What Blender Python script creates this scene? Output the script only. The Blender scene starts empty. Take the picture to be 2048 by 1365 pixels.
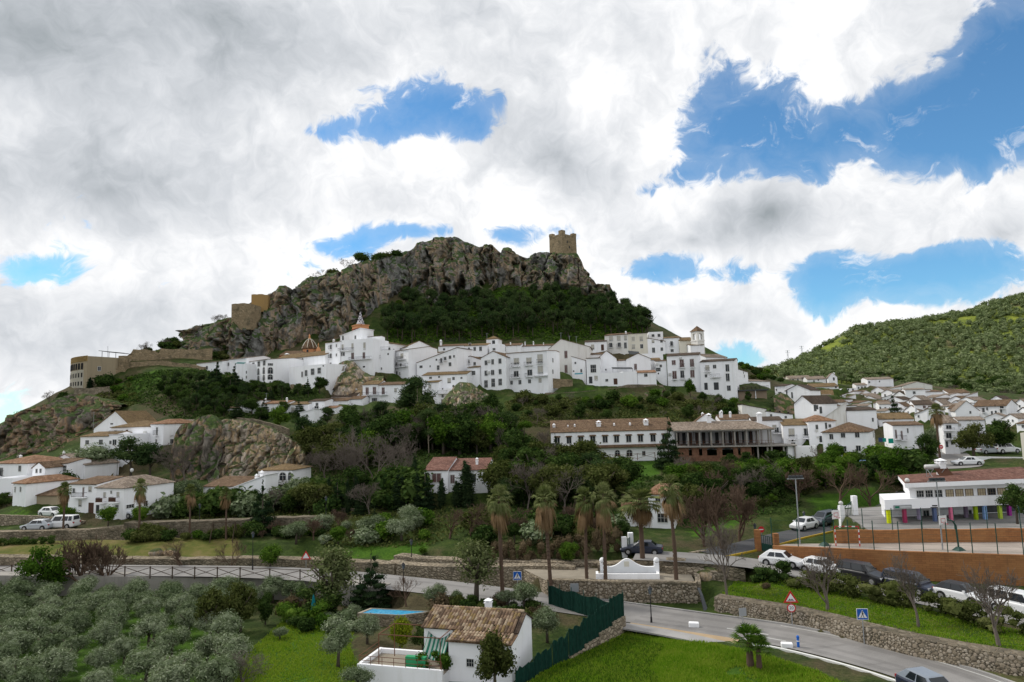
import bpy, bmesh, math, random
import numpy as np
from mathutils import Vector, Matrix
R = math.radians
scene = bpy.context.scene
COL = scene.collection

# ---------------------------------------------------------------- camera
F = 1365.0; TH = R(6.0); RO = R(1.6)          # focal length in photo pixels, pitch, roll
cam_d = bpy.data.cameras.new('camera'); cam = bpy.data.objects.new('camera', cam_d); COL.objects.link(cam)
cam_d.sensor_fit = 'HORIZONTAL'; cam_d.sensor_width = 36.0; cam_d.lens = 36.0*F/2048; cam_d.clip_start = 0.5; cam_d.clip_end = 20000
_f = Vector((0, math.cos(TH), math.sin(TH))); _u0 = Vector((0, -math.sin(TH), math.cos(TH))); _r0 = Vector((1, 0, 0))
_r = _r0*math.cos(RO) - _u0*math.sin(RO); _u = _r0*math.sin(RO) + _u0*math.cos(RO)
cam.matrix_world = Matrix(((_r.x, _u.x, -_f.x, 0), (_r.y, _u.y, -_f.y, 0), (_r.z, _u.z, -_f.z, 0), (0, 0, 0, 1)))
scene.camera = cam

def ray(px, py):
    d = _f + _r*((px-1024)/F) + _u*((682.5-py)/F)
    return d
def at(px, py, Y):
    d = ray(px, py); return d*(Y/d.y)
def pz(px, py, z):
    d = ray(px, py); return d*(z/d.z)

# ---------------------------------------------------------------- world
SUN_EL, SUN_AZ = R(46), R(-62)                  # azimuth from the view direction, to the left
world = bpy.data.worlds.new('World'); scene.world = world; world.use_nodes = True
class NT:
    """tiny node helper"""
    def __init__(s, tree): s.t = tree; s.n = tree.nodes; s.l = tree.links
    def new(s, typ, **kw):
        n = s.n.new(typ)
        for k, v in kw.items(): setattr(n, k, v)
        return n
    def put(s, sock, v):
        if isinstance(v, bpy.types.NodeSocket): s.l.new(v, sock)
        elif v is not None:
            if isinstance(v, (tuple, list)) and len(v) == 3 and sock.type == 'RGBA': v = (*v, 1)
            sock.default_value = v
    def m(s, op, a, b=None, c=None, clamp=False):
        n = s.new('ShaderNodeMath', operation=op, use_clamp=clamp)
        s.put(n.inputs[0], a); s.put(n.inputs[1], b); s.put(n.inputs[2], c); return n.outputs[0]
    def v(s, op, a, b=None):
        n = s.new('ShaderNodeVectorMath', operation=op); s.put(n.inputs[0], a); s.put(n.inputs[1], b)
        return n.outputs['Value'] if op in ('DOT_PRODUCT', 'LENGTH', 'DISTANCE') else n.outputs[0]
    def noise(s, vec, scale, detail=4, rough=.55, dist=0.0, color=False):
        n = s.new('ShaderNodeTexNoise'); s.put(n.inputs['Vector'], vec)
        n.inputs['Scale'].default_value = scale; n.inputs['Detail'].default_value = detail
        n.inputs['Roughness'].default_value = rough; n.inputs['Distortion'].default_value = dist
        return n.outputs['Color' if color else 'Fac']
    def ramp(s, f, stops):
        n = s.new('ShaderNodeValToRGB'); s.put(n.inputs[0], f); cr = n.color_ramp
        while len(cr.elements) < len(stops): cr.elements.new(.5)
        for e, (p, c) in zip(cr.elements, stops):
            e.position = p; e.color = (*c, 1) if len(c) == 3 else c
        return n.outputs[0]
    def mix(s, f, a, b, blend='MIX'):
        n = s.new('ShaderNodeMix', data_type='RGBA', blend_type=blend)
        s.put(n.inputs[0], f); s.put(n.inputs[6], a); s.put(n.inputs[7], b); return n.outputs[2]
    def rng(s, x, a, b, lo=0.0, hi=1.0, smooth=True):
        n = s.new('ShaderNodeMapRange', interpolation_type='SMOOTHSTEP' if smooth else 'LINEAR')
        s.put(n.inputs[0], x); s.put(n.inputs[1], a); s.put(n.inputs[2], b); s.put(n.inputs[3], lo); s.put(n.inputs[4], hi)
        return n.outputs[0]

def build_world():
    t = world.node_tree; t.nodes.clear(); N = NT(t)
    out = N.new('ShaderNodeOutputWorld'); bg = N.new('ShaderNodeBackground'); bg.inputs[1].default_value = 0.092
    t.links.new(bg.outputs[0], out.inputs[0])
    sky = N.new('ShaderNodeTexSky', sky_type='NISHITA'); sky.sun_disc = False
    sky.sun_elevation = SUN_EL; sky.sun_rotation = SUN_AZ; sky.altitude = 500; sky.air_density = 1.0; sky.dust_density = 0.3; sky.ozone_density = 3.0
    d = N.v('NORMALIZE', N.new('ShaderNodeTexCoord').outputs['Generated'])
    def blob(lst):
        tot = None
        for px, py, sx, sy, amp in lst:
            c = ray(px, py).normalized(); k = (F/sx/1.9, F/max(sx, sy)/1.9, F/sy/1.9)
            q = N.new('ShaderNodeVectorMath', operation='MULTIPLY_ADD'); N.put(q.inputs[0], d); q.inputs[1].default_value = k; q.inputs[2].default_value = (-c.x*k[0], -c.y*k[1], -c.z*k[2])
            g = N.new('ShaderNodeTexGradient', gradient_type='QUADRATIC_SPHERE'); N.l.new(q.outputs[0], g.inputs[0])
            tot = N.m('MULTIPLY_ADD', g.outputs['Fac'], amp*1.25, 0.0 if tot is None else tot)
        return tot
    # where the cloud deck is open (negative) and where it is heaped up (positive)
    cover = blob([(1500, 235, 150, 105, -.95), (1680, 265, 180, 70, -.85), (1880, 265, 190, 90, -.95), (1990, 130, 130, 130, -.9), (1440, 150, 60, 60, -.35), (2150, 250, 150, 200, -.7),
        (1360, 350, 90, 32, -.7), (1290, 385, 45, 22, -.5),
        (800, 255, 130, 50, -.9), (900, 210, 100, 55, -.9), (960, 265, 55, 60, -.7), (640, 265, 95, 32, -.75), (350, 222, 70, 16, -.5), (490, 215, 30, 30, -.5), (1600, 150, 60, 40, -.3), (1000, 190, 40, 40, -.4),
        (85, 545, 90, 36, -.95), (650, 495, 45, 20, -.6), (710, 490, 55, 28, -.85), (830, 462, 100, 24, -.85), (1010, 470, 80, 30, -.85),
        (1650, 545, 100, 70, -.85), (1800, 535, 140, 45, -.85), (1950, 545, 90, 42, -.7), (1640, 595, 55, 40, -.6), (1490, 545, 45, 25, -.6), (1300, 540, 65, 32, -.85), (1480, 722, 80, 40, -.95), (20, 830, 60, 50, -.5), (1850, 600, 100, 30, -.5), (1300, 500, 30, 20, -.2),
        (300, 130, 600, 260, .55), (520, 330, 330, 110, .35), (1130, 300, 190, 170, .5), (1560, 420, 260, 60, .75), (1900, 425, 240, 55, .75), (1620, 80, 260, 90, .7), (1850, 120, 90, 45, .45), (1430, 610, 170, 55, .55), (1760, 622, 70, 36, .35), (860, 360, 150, 70, .5), (820, 290, 40, 36, .45), (200, 640, 300, 80, .3)])
    dark = blob([(0, 60, 420, 230, .52), (420, 40, 700, 120, .30), (1125, 330, 95, 100, .50), (1540, 425, 85, 65, .60), (1385, 480, 100, 30, .42), (230, 385, 260, 60, .28), (2010, 465, 70, 36, .35), (1420, 640, 70, 36, .25), (790, 410, 130, 45, .22), (60, 700, 200, 80, .30), (330, 620, 300, 70, .22), (1180, 20, 200, 60, .2)])
    warp = N.v('MULTIPLY', N.v('SUBTRACT', N.noise(d, 8.0, 3, .6, color=True), (.5, .5, .5)), (.16, .16, .16))
    dw = N.v('ADD', d, warp)
    n1 = N.noise(dw, 7.5, 9, .60); n2 = N.noise(d, 3.2, 3, .5); n3 = N.noise(dw, 34.0, 5, .65)
    c = N.m('ADD', N.m('MULTIPLY_ADD', N.m('SUBTRACT', n1, .5), 3.3, N.m('MULTIPLY', N.m('SUBTRACT', n2, .5), .5)), N.m('ADD', cover, .34))
    c = N.m('MULTIPLY_ADD', N.m('SUBTRACT', n3, .5), .75, c)
    alpha = N.rng(c, -.16, .20)
    # thick cloud is grey, thin edges are sunlit white
    thick = N.m('ADD', N.rng(c, .55, 2.0, 0, .22), N.m('ADD', dark, N.m('MULTIPLY', N.m('SUBTRACT', N.noise(dw, 7.0, 7, .62), .45), 1.5)))
    shade = N.m('SUBTRACT', 1.0, thick, clamp=True)
    col = N.ramp(shade, [(0, (3.2, 3.55, 3.8)), (.35, (5.0, 5.3, 5.65)), (.58, (6.4, 6.65, 7.0)), (.8, (8.0, 8.15, 8.4)), (1, (9.9, 9.9, 9.95))])
    skyc = N.mix(1.0, sky.outputs[0], (0.78, 1.22, 1.36), 'MULTIPLY')
    # thin veil around the clouds
    veil = N.rng(c, -.9, .1, 0, .16)
    skyc = N.mix(veil, skyc, (8.5, 8.7, 9.0))
    wisp = N.m('MULTIPLY', N.rng(N.noise(N.v('MULTIPLY', dw, (1, 1, 1.8)), 16.0, 6, .68), .56, .74, 0, .75), N.rng(c, -1.6, -.3))
    skyc = N.mix(wisp, skyc, (9.3, 9.4, 9.6))
    N.put(bg.inputs[0], N.mix(alpha, skyc, col))
    world.cycles.sampling_method = 'MANUAL'; world.cycles.sample_map_resolution = 512
build_world()

sun_d = bpy.data.lights.new('sun', 'SUN'); sun = bpy.data.objects.new('sun', sun_d); COL.objects.link(sun)
sun_d.energy = 2.0; sun_d.angle = R(10); sun_d.color = (1.0, .95, .86)
_sd = Vector((math.sin(SUN_AZ)*math.cos(SUN_EL), math.cos(SUN_AZ)*math.cos(SUN_EL), math.sin(SUN_EL)))
sun.rotation_euler = _sd.to_track_quat('Z', 'Y').to_euler()
vs = scene.view_settings; vs.view_transform = 'Standard'; vs.look = 'None'; vs.exposure = 0.24; vs.gamma = 1.0; vs.use_curve_mapping = False
scene.cycles.max_bounces = 5; scene.cycles.diffuse_bounces = 2; scene.cycles.glossy_bounces = 2; scene.cycles.transmission_bounces = 3; scene.cycles.transparent_max_bounces = 4
scene.cycles.use_adaptive_sampling = True; scene.cycles.caustics_reflective = False; scene.cycles.caustics_refractive = False
# ---------------------------------------------------------------- helpers
rng = random.Random(7); nrg = np.random.default_rng(11)
Z = {'L1': (0, 680, 4.876), 'L2': (0, 860, 4.876), 'M3': (380, 800, 4.876), 'M4': (760, 800, 4.876), 'M5': (1080, 800, 4.876), 'M6': (1380, 800, 6.4), 'R7': (1640, 880, 5.0196),
     'R8': (1400, 960, 4.876), 'T4': (380, 640, 6.0235), 'T5': (640, 640, 5.689), 'T6': (920, 640, 5.689), 'T7': (1180, 640, 5.689), 'T8': (1460, 700, 3.483), 'K2': (380, 440, 3.9), 'K3': (840, 440, 3.9),
     'B1': (0, 1040, 4.2), 'B2': (400, 1040, 4.2), 'B3': (700, 1040, 4.2), 'B4': (1060, 1040, 4.2), 'B5': (1568, 1040, 4.2), 'B6': (940, 920, 4.267), 'B7': (440, 940, 4.267), 'B8': (1360, 1160, 5.12),
     'V1': (1480, 730, 7.062), 'V2': (1758, 730, 7.062), 'P': (0, 0, 1.0)}     # measuring frames on the photograph
def zp(z, x, y):
    a = Z[z]; return a[0]+x/a[2], a[1]+y/a[2]

def tag(o, label=None, cat=None, group=None, kind=None):
    if label: o['label'] = label
    if cat: o['category'] = cat
    if group: o['group'] = group
    if kind: o['kind'] = kind
    return o
def link(name, me, mat=None, parent=None, loc=None, rz=None):
    o = bpy.data.objects.new(name, me); COL.objects.link(o)
    if mat is not None and me is not None and not me.materials: me.materials.append(mat)
    if parent is not None: o.parent = parent
    if loc is not None: o.location = loc
    if rz is not None: o.rotation_euler = (0, 0, rz)
    return o
def empty(name, loc, rz=0.0, scale=None):
    o = bpy.data.objects.new(name, None); COL.objects.link(o); o.location = loc; o.rotation_euler = (0, 0, rz); o.empty_display_size = .2
    if scale is not None: o.scale = scale
    return o
def smooth(me, on=True):
    me.polygons.foreach_set('use_smooth', np.full(len(me.polygons), on)); return me
class MB:
    """collects vertices and faces, then builds one mesh"""
    def __init__(s): s.v = []; s.f = []; s.mi = []; s.cur = 0
    def add(s, vs, fs):
        b = len(s.v); s.v.extend([tuple(p) for p in vs]); s.f.extend([tuple(b+i for i in f) for f in fs]); s.mi.extend([s.cur]*len(fs))
    def box(s, x0, x1, y0, y1, z0, z1):
        s.add([(x0, y0, z0), (x1, y0, z0), (x1, y1, z0), (x0, y1, z0), (x0, y0, z1), (x1, y0, z1), (x1, y1, z1), (x0, y1, z1)],
              [(3, 2, 1, 0), (4, 5, 6, 7), (0, 1, 5, 4), (1, 2, 6, 5), (2, 3, 7, 6), (3, 0, 4, 7)])
    def prism(s, poly, z0, z1):
        n = len(poly); s.add([(x, y, z0) for x, y in poly]+[(x, y, z1) for x, y in poly],
              [tuple(range(n-1, -1, -1)), tuple(range(n, 2*n))]+[(i, (i+1) % n, n+(i+1) % n, n+i) for i in range(n)])
    def bar(s, a, b, w, h=None):
        a, b = Vector(a), Vector(b); h = h or w; d = (b-a).normalized()
        up = Vector((0, 0, 1)) if abs(d.z) < .95 else Vector((1, 0, 0)); r = d.cross(up).normalized()*w/2; u = r.cross(d).normalized()*h/2
        s.add([a-r-u, a+r-u, a+r+u, a-r+u, b-r-u, b+r-u, b+r+u, b-r+u], [(0, 1, 2, 3), (7, 6, 5, 4), (4, 5, 1, 0), (5, 6, 2, 1), (6, 7, 3, 2), (7, 4, 0, 3)])
    def tube(s, pts, rs, n=6, cap=True):
        pts = [Vector(p) for p in pts]; b = len(s.v); k = len(pts)
        for i, p in enumerate(pts):
            d = (pts[min(i+1, k-1)]-pts[max(i-1, 0)]).normalized(); up = Vector((0, 0, 1)) if abs(d.z) < .9 else Vector((1, 0, 0))
            x = d.cross(up).normalized(); y = d.cross(x)
            r = rs[i] if isinstance(rs, (list, tuple)) else rs
            for j in range(n):
                a = 2*math.pi*j/n; s.v.append(tuple(p+x*(r*math.cos(a))+y*(r*math.sin(a))))
        for i in range(k-1):
            for j in range(n):
                s.f.append((b+i*n+j, b+i*n+(j+1) % n, b+(i+1)*n+(j+1) % n, b+(i+1)*n+j)); s.mi.append(s.cur)
        if cap: s.f.append(tuple(b+j for j in range(n-1, -1, -1))); s.f.append(tuple(b+(k-1)*n+j for j in range(n))); s.mi += [s.cur, s.cur]
    def lathe(s, prof, n=12, c=(0, 0)):
        b = len(s.v); k = len(prof)
        for r, z in prof:
            for j in range(n):
                a = 2*math.pi*j/n; s.v.append((c[0]+r*math.cos(a), c[1]+r*math.sin(a), z))
        for i in range(k-1):
            for j in range(n): s.f.append((b+i*n+j, b+i*n+(j+1) % n, b+(i+1)*n+(j+1) % n, b+(i+1)*n+j)); s.mi.append(s.cur)
        s.f.append(tuple(b+j for j in range(n-1, -1, -1))); s.f.append(tuple(b+(k-1)*n+j for j in range(n))); s.mi += [s.cur, s.cur]
    def mesh(s, name='m'):
        me = bpy.data.meshes.new(name); me.from_pydata(s.v, [], s.f)
        if any(s.mi): me.polygons.foreach_set('material_index', s.mi)
        me.update(); return me
    def build(s, name, mat, parent=None, loc=None, rz=None, sm=False):
        me = s.mesh(name)
        for m in (mat if isinstance(mat, (list, tuple)) else [mat]): me.materials.append(m)
        if sm: smooth(me)
        return link(name, me, None, parent, loc, rz)
def np_mesh(name, v, f, mat=None, sm=False):
    """mesh from numpy arrays, faces all of one size"""
    me = bpy.data.meshes.new(name); v = np.asarray(v, np.float32); f = np.asarray(f, np.int32); k = f.shape[1]
    me.vertices.add(len(v)); me.vertices.foreach_set('co', v.ravel()); me.loops.add(f.size); me.loops.foreach_set('vertex_index', f.ravel())
    me.polygons.add(len(f)); me.polygons.foreach_set('loop_start', np.arange(0, f.size, k, dtype=np.int32)); me.polygons.foreach_set('loop_total', np.full(len(f), k, np.int32))
    me.update(calc_edges=True); me.validate()
    if mat: me.materials.append(mat)
    if sm: smooth(me)
    return me
def grid_faces(nx, ny):
    i = np.arange(nx-1)[:, None]*ny+np.arange(ny-1)[None, :]
    return np.stack([i, i+ny, i+ny+1, i+1], -1).reshape(-1, 4)

# vectorised gradient noise
_perm = nrg.permutation(512)
def pnoise(p):
    p = np.asarray(p, float); i = np.floor(p).astype(int); f = p-i; u = f*f*f*(f*(f*6-15)+10); tot = 0
    for dx in (0, 1):
        for dy in (0, 1):
            for dz in (0, 1):
                h = _perm[(_perm[(_perm[(i[..., 0]+dx) & 511]+i[..., 1]+dy) & 511]+i[..., 2]+dz) & 511]
                gx = ((h*7) % 17)/8.0-1; gy = ((h*13) % 19)/9.0-1; gz = ((h*29) % 23)/11.0-1
                w = (u[..., 0] if dx else 1-u[..., 0])*(u[..., 1] if dy else 1-u[..., 1])*(u[..., 2] if dz else 1-u[..., 2])
                tot = tot+w*(gx*(f[..., 0]-dx)+gy*(f[..., 1]-dy)+gz*(f[..., 2]-dz))
    return tot
def fbm(p, oct=4, gain=.5, ridged=False):
    p = np.asarray(p, float); a = 1.0; t = 0
    for o in range(oct):
        n = pnoise(p*(2.03**o)+o*17.3)
        t = t+a*((1-2*np.abs(n))-.5 if ridged else n); a *= gain
    return t

# ---------------------------------------------------------------- materials
MATS = {}
def mat(name, fn):
    if name in MATS: return MATS[name]
    m = bpy.data.materials.new(name); m.use_nodes = True; t = m.node_tree; t.nodes.clear(); N = NT(t)
    out = N.new('ShaderNodeOutputMaterial'); N.out = out
    fn(N); MATS[name] = m; return m
def surf(N, color, rough=.8, spec=.3, metal=0.0, bump=None, bstr=.4, bdist=.05, alpha=None, trans=0.0):
    b = N.new('ShaderNodeBsdfPrincipled'); N.put(b.inputs['Base Color'], color); N.put(b.inputs['Roughness'], rough); N.put(b.inputs['Metallic'], metal)
    b.inputs['Specular IOR Level'].default_value = spec
    if trans: b.inputs['Transmission Weight'].default_value = trans
    if bump is not None:
        bn = N.new('ShaderNodeBump'); bn.inputs['Strength'].default_value = bstr; bn.inputs['Distance'].default_value = bdist; N.put(bn.inputs['Height'], bump); N.l.new(bn.outputs[0], b.inputs['Normal'])
    N.l.new(b.outputs[0], N.out.inputs[0]); return b
def wpos(N): return N.new('ShaderNodeNewGeometry').outputs['Position']
def opos(N): return N.new('ShaderNodeTexCoord').outputs['Object']
def orand(N): return N.new('ShaderNodeObjectInfo').outputs['Random']
def plain(name, col, rough=.6, spec=.3, metal=0.0, var=.12):
    def fn(N):
        n = N.noise(opos(N), 3.0, 4); c = N.mix(N.m('MULTIPLY', n, var*2), col, tuple(x*.55 for x in col)); surf(N, c, rough, spec, metal)
    return mat(name, fn)
def plaster(name, col, dirt=(.42, .38, .31), amt=.5):
    def fn(N):
        p = wpos(N); st = N.v('MULTIPLY', p, (1.0, 1.0, .12))
        a = N.noise(st, 1.1, 6, .6); b = N.noise(p, .35, 4); g = N.noise(p, 6.0, 5, .6)
        f = N.m('MULTIPLY', N.rng(a, .48, .78), amt); f = N.m('MULTIPLY_ADD', N.rng(g, .55, .85), amt*.35, f)
        c = N.mix(f, col, dirt); c = N.mix(N.rng(b, .35, .7, 0, .35), c, tuple(x*.93 for x in col))
        c = N.mix(N.m('MULTIPLY', orand(N), .0), c, c)
        surf(N, c, .9, .15, bump=g, bstr=.25, bdist=.03)
    return mat(name, fn)
WHITE = plaster('white_limewash', (.92, .925, .945), (.6, .585, .55), .35); CREAM = plaster('cream_render', (.72, .68, .58), amt=.4); WHITE2 = plaster('aged_limewash', (.78, .765, .73), amt=.65)
TAN = plaster('tan_render', (.34, .28, .19), (.2, .17, .12)); OCHRE = plaster('ochre_render', (.42, .29, .12), (.25, .18, .1)); SALMON = plaster('orange_render', (.62, .30, .15), (.35, .15, .08)); GREYR = plaster('grey_concrete', (.33, .31, .28), (.16, .15, .13), .8)
def rooftile(name, a, b, c, lich=.35, pitch=.24):
    """curved clay tiles too far off to tell apart: ribs run down the slope (object x is along the eaves)"""
    def fn(N):
        o = opos(N); w = wpos(N); sep = N.new('ShaderNodeSeparateXYZ'); N.put(sep.inputs[0], o)
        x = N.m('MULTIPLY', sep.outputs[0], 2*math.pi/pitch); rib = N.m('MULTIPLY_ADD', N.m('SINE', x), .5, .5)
        cell = N.new('ShaderNodeTexVoronoi'); N.put(cell.inputs['Vector'], N.v('MULTIPLY', o, (1/pitch, 1/.34, 1/.34))); cell.inputs['Scale'].default_value = 1.0
        rnd = N.new('ShaderNodeSeparateColor'); N.put(rnd.inputs[0], cell.outputs['Color'])
        base = N.ramp(rnd.outputs[0], [(0, a), (.5, b), (1, c)])
        big = N.noise(w, .45, 5, .6); base = N.mix(N.rng(big, .42, .68, 0, .7), base, tuple(v*.5 for v in b))
        li = N.noise(w, 1.6, 6, .65); base = N.mix(N.rng(li, .5, .72, 0, lich), base, (.36, .27, .09))
        mo = N.noise(w, 2.6, 5, .75); base = N.mix(N.rng(mo, .5, .68, 0, .75), base, tuple(min(1, v*1.7) for v in c)); base = N.mix(N.rng(mo, .34, .47, .8, 0), base, tuple(v*.45 for v in a))
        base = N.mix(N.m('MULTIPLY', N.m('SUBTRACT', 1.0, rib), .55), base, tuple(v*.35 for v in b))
        base = N.mix(1.0, base, (.66, .66, .68), 'MULTIPLY'); surf(N, base, .9, .15, bump=N.m('ADD', rib, N.m('MULTIPLY', rnd.outputs[1], .3)), bstr=.8, bdist=.06)
    return mat(name, fn)
ROOF = [rooftile('brown_roof_tiles', (.17, .105, .062), (.25, .155, .09), (.33, .225, .14)), rooftile('ochre_roof_tiles', (.25, .17, .08), (.30, .20, .095), (.36, .25, .13), .6),
        rooftile('orange_roof_tiles', (.34, .17, .09), (.42, .23, .125), (.5, .32, .2), .15), rooftile('dark_roof_tiles', (.085, .062, .045), (.125, .088, .062), (.18, .125, .085), .2),
        rooftile('red_roof_tiles', (.25, .115, .08), (.31, .155, .115), (.37, .20, .15), .05), rooftile('pale_roof_tiles', (.33, .255, .19), (.42, .33, .25), (.52, .43, .34), .15)]
GLASS = mat('window_glass', lambda N: surf(N, (.018, .022, .028), .25, .35)); GLASSB = mat('blue_grey_glass', lambda N: surf(N, (.07, .09, .11), .1, .6))
FRAME = plain('white_frame', (.62, .62, .6)); BROWNF = plain('brown_wood', (.085, .04, .026), .6); REDSH = plain('maroon_shutter', (.095, .03, .026), .6); SHUT = plain('beige_roller_shutter', (.5, .47, .4)); DKGREY = plain('dark_grey_paint', (.05, .055, .06))
IRON = plain('black_iron', (.018, .018, .02), .5); METAL = plain('galvanised_metal', (.38, .40, .42), .45, .5, .6); GREENP = plain('dark_green_paint', (.012, .06, .045), .5); RUST = plain('rust_metal', (.16, .07, .04), .8)
def rockmat(name, cols, green=.5, sc=1.0, streak=.6, gthr=.45):
    def fn(N):
        p = wpos(N); pv = N.v('MULTIPLY', p, (1, 1, .3)); g = N.new('ShaderNodeNewGeometry')
        warp = N.v('ADD', pv, N.v('MULTIPLY', N.noise(p, .16*sc, 4, .6, color=True), (5/sc, 5/sc, 2/sc)))
        a = N.noise(warp, .13*sc, 7, .62); b = N.noise(N.v('MULTIPLY', p, (1, 1, .5)), .6*sc, 8, .68); c = N.noise(N.v('MULTIPLY', p, (1, 1, .11)), .55*sc, 5, .6)
        col = N.ramp(a, [(.30, cols[0]), (.43, cols[1]), (.52, cols[2]), (.60, cols[3]), (.72, cols[0])])
        col = N.mix(N.rng(b, .33, .58, 0, 1), tuple(v*.38 for v in cols[1]), col)
        col = N.mix(N.rng(c, .5, .66, 0, streak), col, (.055, .052, .048))
        col = N.mix(N.rng(N.noise(p, 2.3*sc, 5, .7), .55, .75, 0, .55), col, tuple(min(1, v*1.5) for v in cols[1]))
        sep = N.new('ShaderNodeSeparateXYZ'); N.put(sep.inputs[0], g.outputs['Normal'])
        gn = N.m('ADD', sep.outputs[2], N.m('MULTIPLY', N.m('SUBTRACT', N.noise(p, .35*sc, 6, .7), .5), 1.5))
        gc = N.ramp(N.noise(p, 1.1*sc, 5, .65), [(.3, (.016, .032, .009)), (.5, (.035, .068, .014)), (.68, (.075, .12, .026))])
        col = N.mix(N.rng(gn, gthr, gthr+.22, 0, green), col, gc)
        surf(N, col, .95, .1, bump=N.m('ADD', b, N.m('MULTIPLY', N.noise(p, 3.0*sc, 6, .7), .5)), bstr=1.0, bdist=.5/sc)
    return mat(name, fn)
ROCK = rockmat('limestone_cliff', [(.18, .18, .172), (.25, .242, .225), (.38, .27, .17), (.28, .262, .235)], .9, 1.0, .55, .38)
ROCKP = rockmat('pale_boulder_limestone', [(.42, .365, .30), (.52, .44, .36), (.47, .33, .18), (.30, .27, .23)], .85, 2.2, .35, .52)
ROCKD = rockmat('mossy_rock', [(.20, .185, .16), (.28, .23, .18), (.33, .21, .12), (.17, .15, .125)], .9, 1.5, .4, .52)
ROCKG = rockmat('dark_grey_rock', [(.17, .155, .135), (.24, .21, .175), (.34, .23, .13), (.13, .12, .105)], .9, 1.4, .7, .42)
def ground():
    def fn(N):
        p = wpos(N); a = N.noise(p, .05, 6, .6); b = N.noise(p, .5, 6, .65); c = N.noise(p, 4.0, 6, .7)
        gr = N.ramp(N.m('ADD', N.m('MULTIPLY', b, .6), N.m('MULTIPLY', c, .4)), [(.3, (.016, .026, .008)), (.48, (.034, .056, .012)), (.62, (.06, .092, .018)), (.8, (.10, .125, .03))])
        ea = N.ramp(c, [(.3, (.05, .038, .024)), (.7, (.12, .09, .055))])
        col = N.mix(N.rng(N.m('ADD', N.m('MULTIPLY', a, .7), N.m('MULTIPLY', b, .3)), .47, .6, 0, .8), gr, ea)
        def att(n): q = N.new('ShaderNodeAttribute', attribute_name=n); return q.outputs['Fac']
        lu = N.ramp(N.m('ADD', N.m('MULTIPLY', b, .5), N.m('MULTIPLY', c, .5)), [(.3, (.02, .05, .006)), (.48, (.042, .098, .009)), (.6, (.066, .132, .013)), (.78, (.13, .16, .035))])
        dr = N.ramp(N.noise(p, .4, 6, .65), [(.3, (.05, .08, .012)), (.5, (.12, .12, .03)), (.7, (.2, .15, .07))])
        col = N.mix(N.rng(N.m('ADD', att('lush'), N.m('MULTIPLY', N.m('SUBTRACT', b, .5), 1.2)), .3, .7), col, lu); col = N.mix(N.rng(N.m('ADD', att('dry'), N.m('MULTIPLY', N.m('SUBTRACT', b, .5), 1.0)), .35, .65), col, dr)
        surf(N, col, .95, .1, bump=N.m('ADD', b, c), bstr=.8, bdist=.15)
    return mat('grassy_earth', fn)
GROUND = ground()
def lawnm():
    def fn(N):
        p = wpos(N); a = N.noise(p, .22, 5, .6); b = N.noise(p, 1.3, 6, .7); c = N.noise(p, 14.0, 4, .7)
        gr = N.ramp(N.m('ADD', N.m('MULTIPLY', b, .55), N.m('MULTIPLY', c, .45)), [(.3, (.03, .075, .006)), (.48, (.06, .15, .008)), (.62, (.10, .205, .012)), (.8, (.16, .23, .03))])
        surf(N, gr, .95, .1, bump=N.m('ADD', b, c), bstr=1.0, bdist=.12)
    return mat('bright_spring_grass', fn)
LAWN = lawnm()
def asphalt(name, col, sc=1.0):
    def fn(N):
        p = wpos(N); a = N.noise(p, .25, 5, .6); b = N.noise(p, 30.0, 3, .7); s = N.noise(N.v('MULTIPLY', p, (.15, .6, 1)), 1.5, 5, .6)
        c = N.mix(N.rng(a, .35, .65), col, tuple(v*.72 for v in col)); c = N.mix(N.rng(b, .4, .7, 0, .3), c, tuple(min(1, v*1.6) for v in col)); c = N.mix(N.rng(s, .56, .7, 0, .3), c, tuple(v*.45 for v in col))
        surf(N, c, .85, .25, bump=b, bstr=.2, bdist=.02)
    return mat(name, fn)
ASPH = asphalt('worn_asphalt', (.25, .24, .23)); ASPHD = asphalt('dark_asphalt', (.075, .076, .08)); CONC = asphalt('pale_concrete', (.33, .32, .31)); SAND = asphalt('sandy_paving', (.42, .31, .19)); COURT = asphalt('court_concrete', (.36, .31, .27)); PAVE = asphalt('plaza_paving', (.31, .27, .21))
def stonemat(name, a, b, c, sc=2.2, mortar=(.2, .165, .12)):
    """rubble masonry too small to pick apart"""
    def fn(N):
        p = wpos(N); pw = N.v('ADD', N.v('MULTIPLY', p, (1, 1, 1.5)), N.v('MULTIPLY', N.noise(p, 2.0, 3, color=True), (.35, .35, .35)))
        v = N.new('ShaderNodeTexVoronoi'); N.put(v.inputs['Vector'], pw); v.inputs['Scale'].default_value = sc
        e = N.new('ShaderNodeTexVoronoi', feature='DISTANCE_TO_EDGE'); N.put(e.inputs['Vector'], pw); e.inputs['Scale'].default_value = sc
        s = N.new('ShaderNodeSeparateColor'); N.put(s.inputs[0], v.outputs['Color'])
        col = N.ramp(s.outputs[0], [(0, a), (.5, b), (1, c)]); col = N.mix(N.rng(e.outputs['Distance'], .03, .12), tuple(mortar), col)
        col = N.mix(N.rng(N.noise(p, .5, 6, .65), .48, .68, 0, .65), col, (.07, .066, .045))
        surf(N, col, .95, .1, bump=N.m('ADD', N.rng(e.outputs['Distance'], 0, .2), N.noise(p, 8.0, 4, .6)), bstr=.9, bdist=.1)
    return mat(name, fn)
STONE = stonemat('rubble_stone', (.20, .17, .12), (.29, .24, .17), (.37, .31, .23)); STONEL = stonemat('pale_rubble_stone', (.27, .23, .17), (.36, .30, .22), (.46, .39, .30)); STONED = stonemat('dark_rubble_stone', (.12, .105, .08), (.17, .145, .105), (.26, .225, .17))
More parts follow.
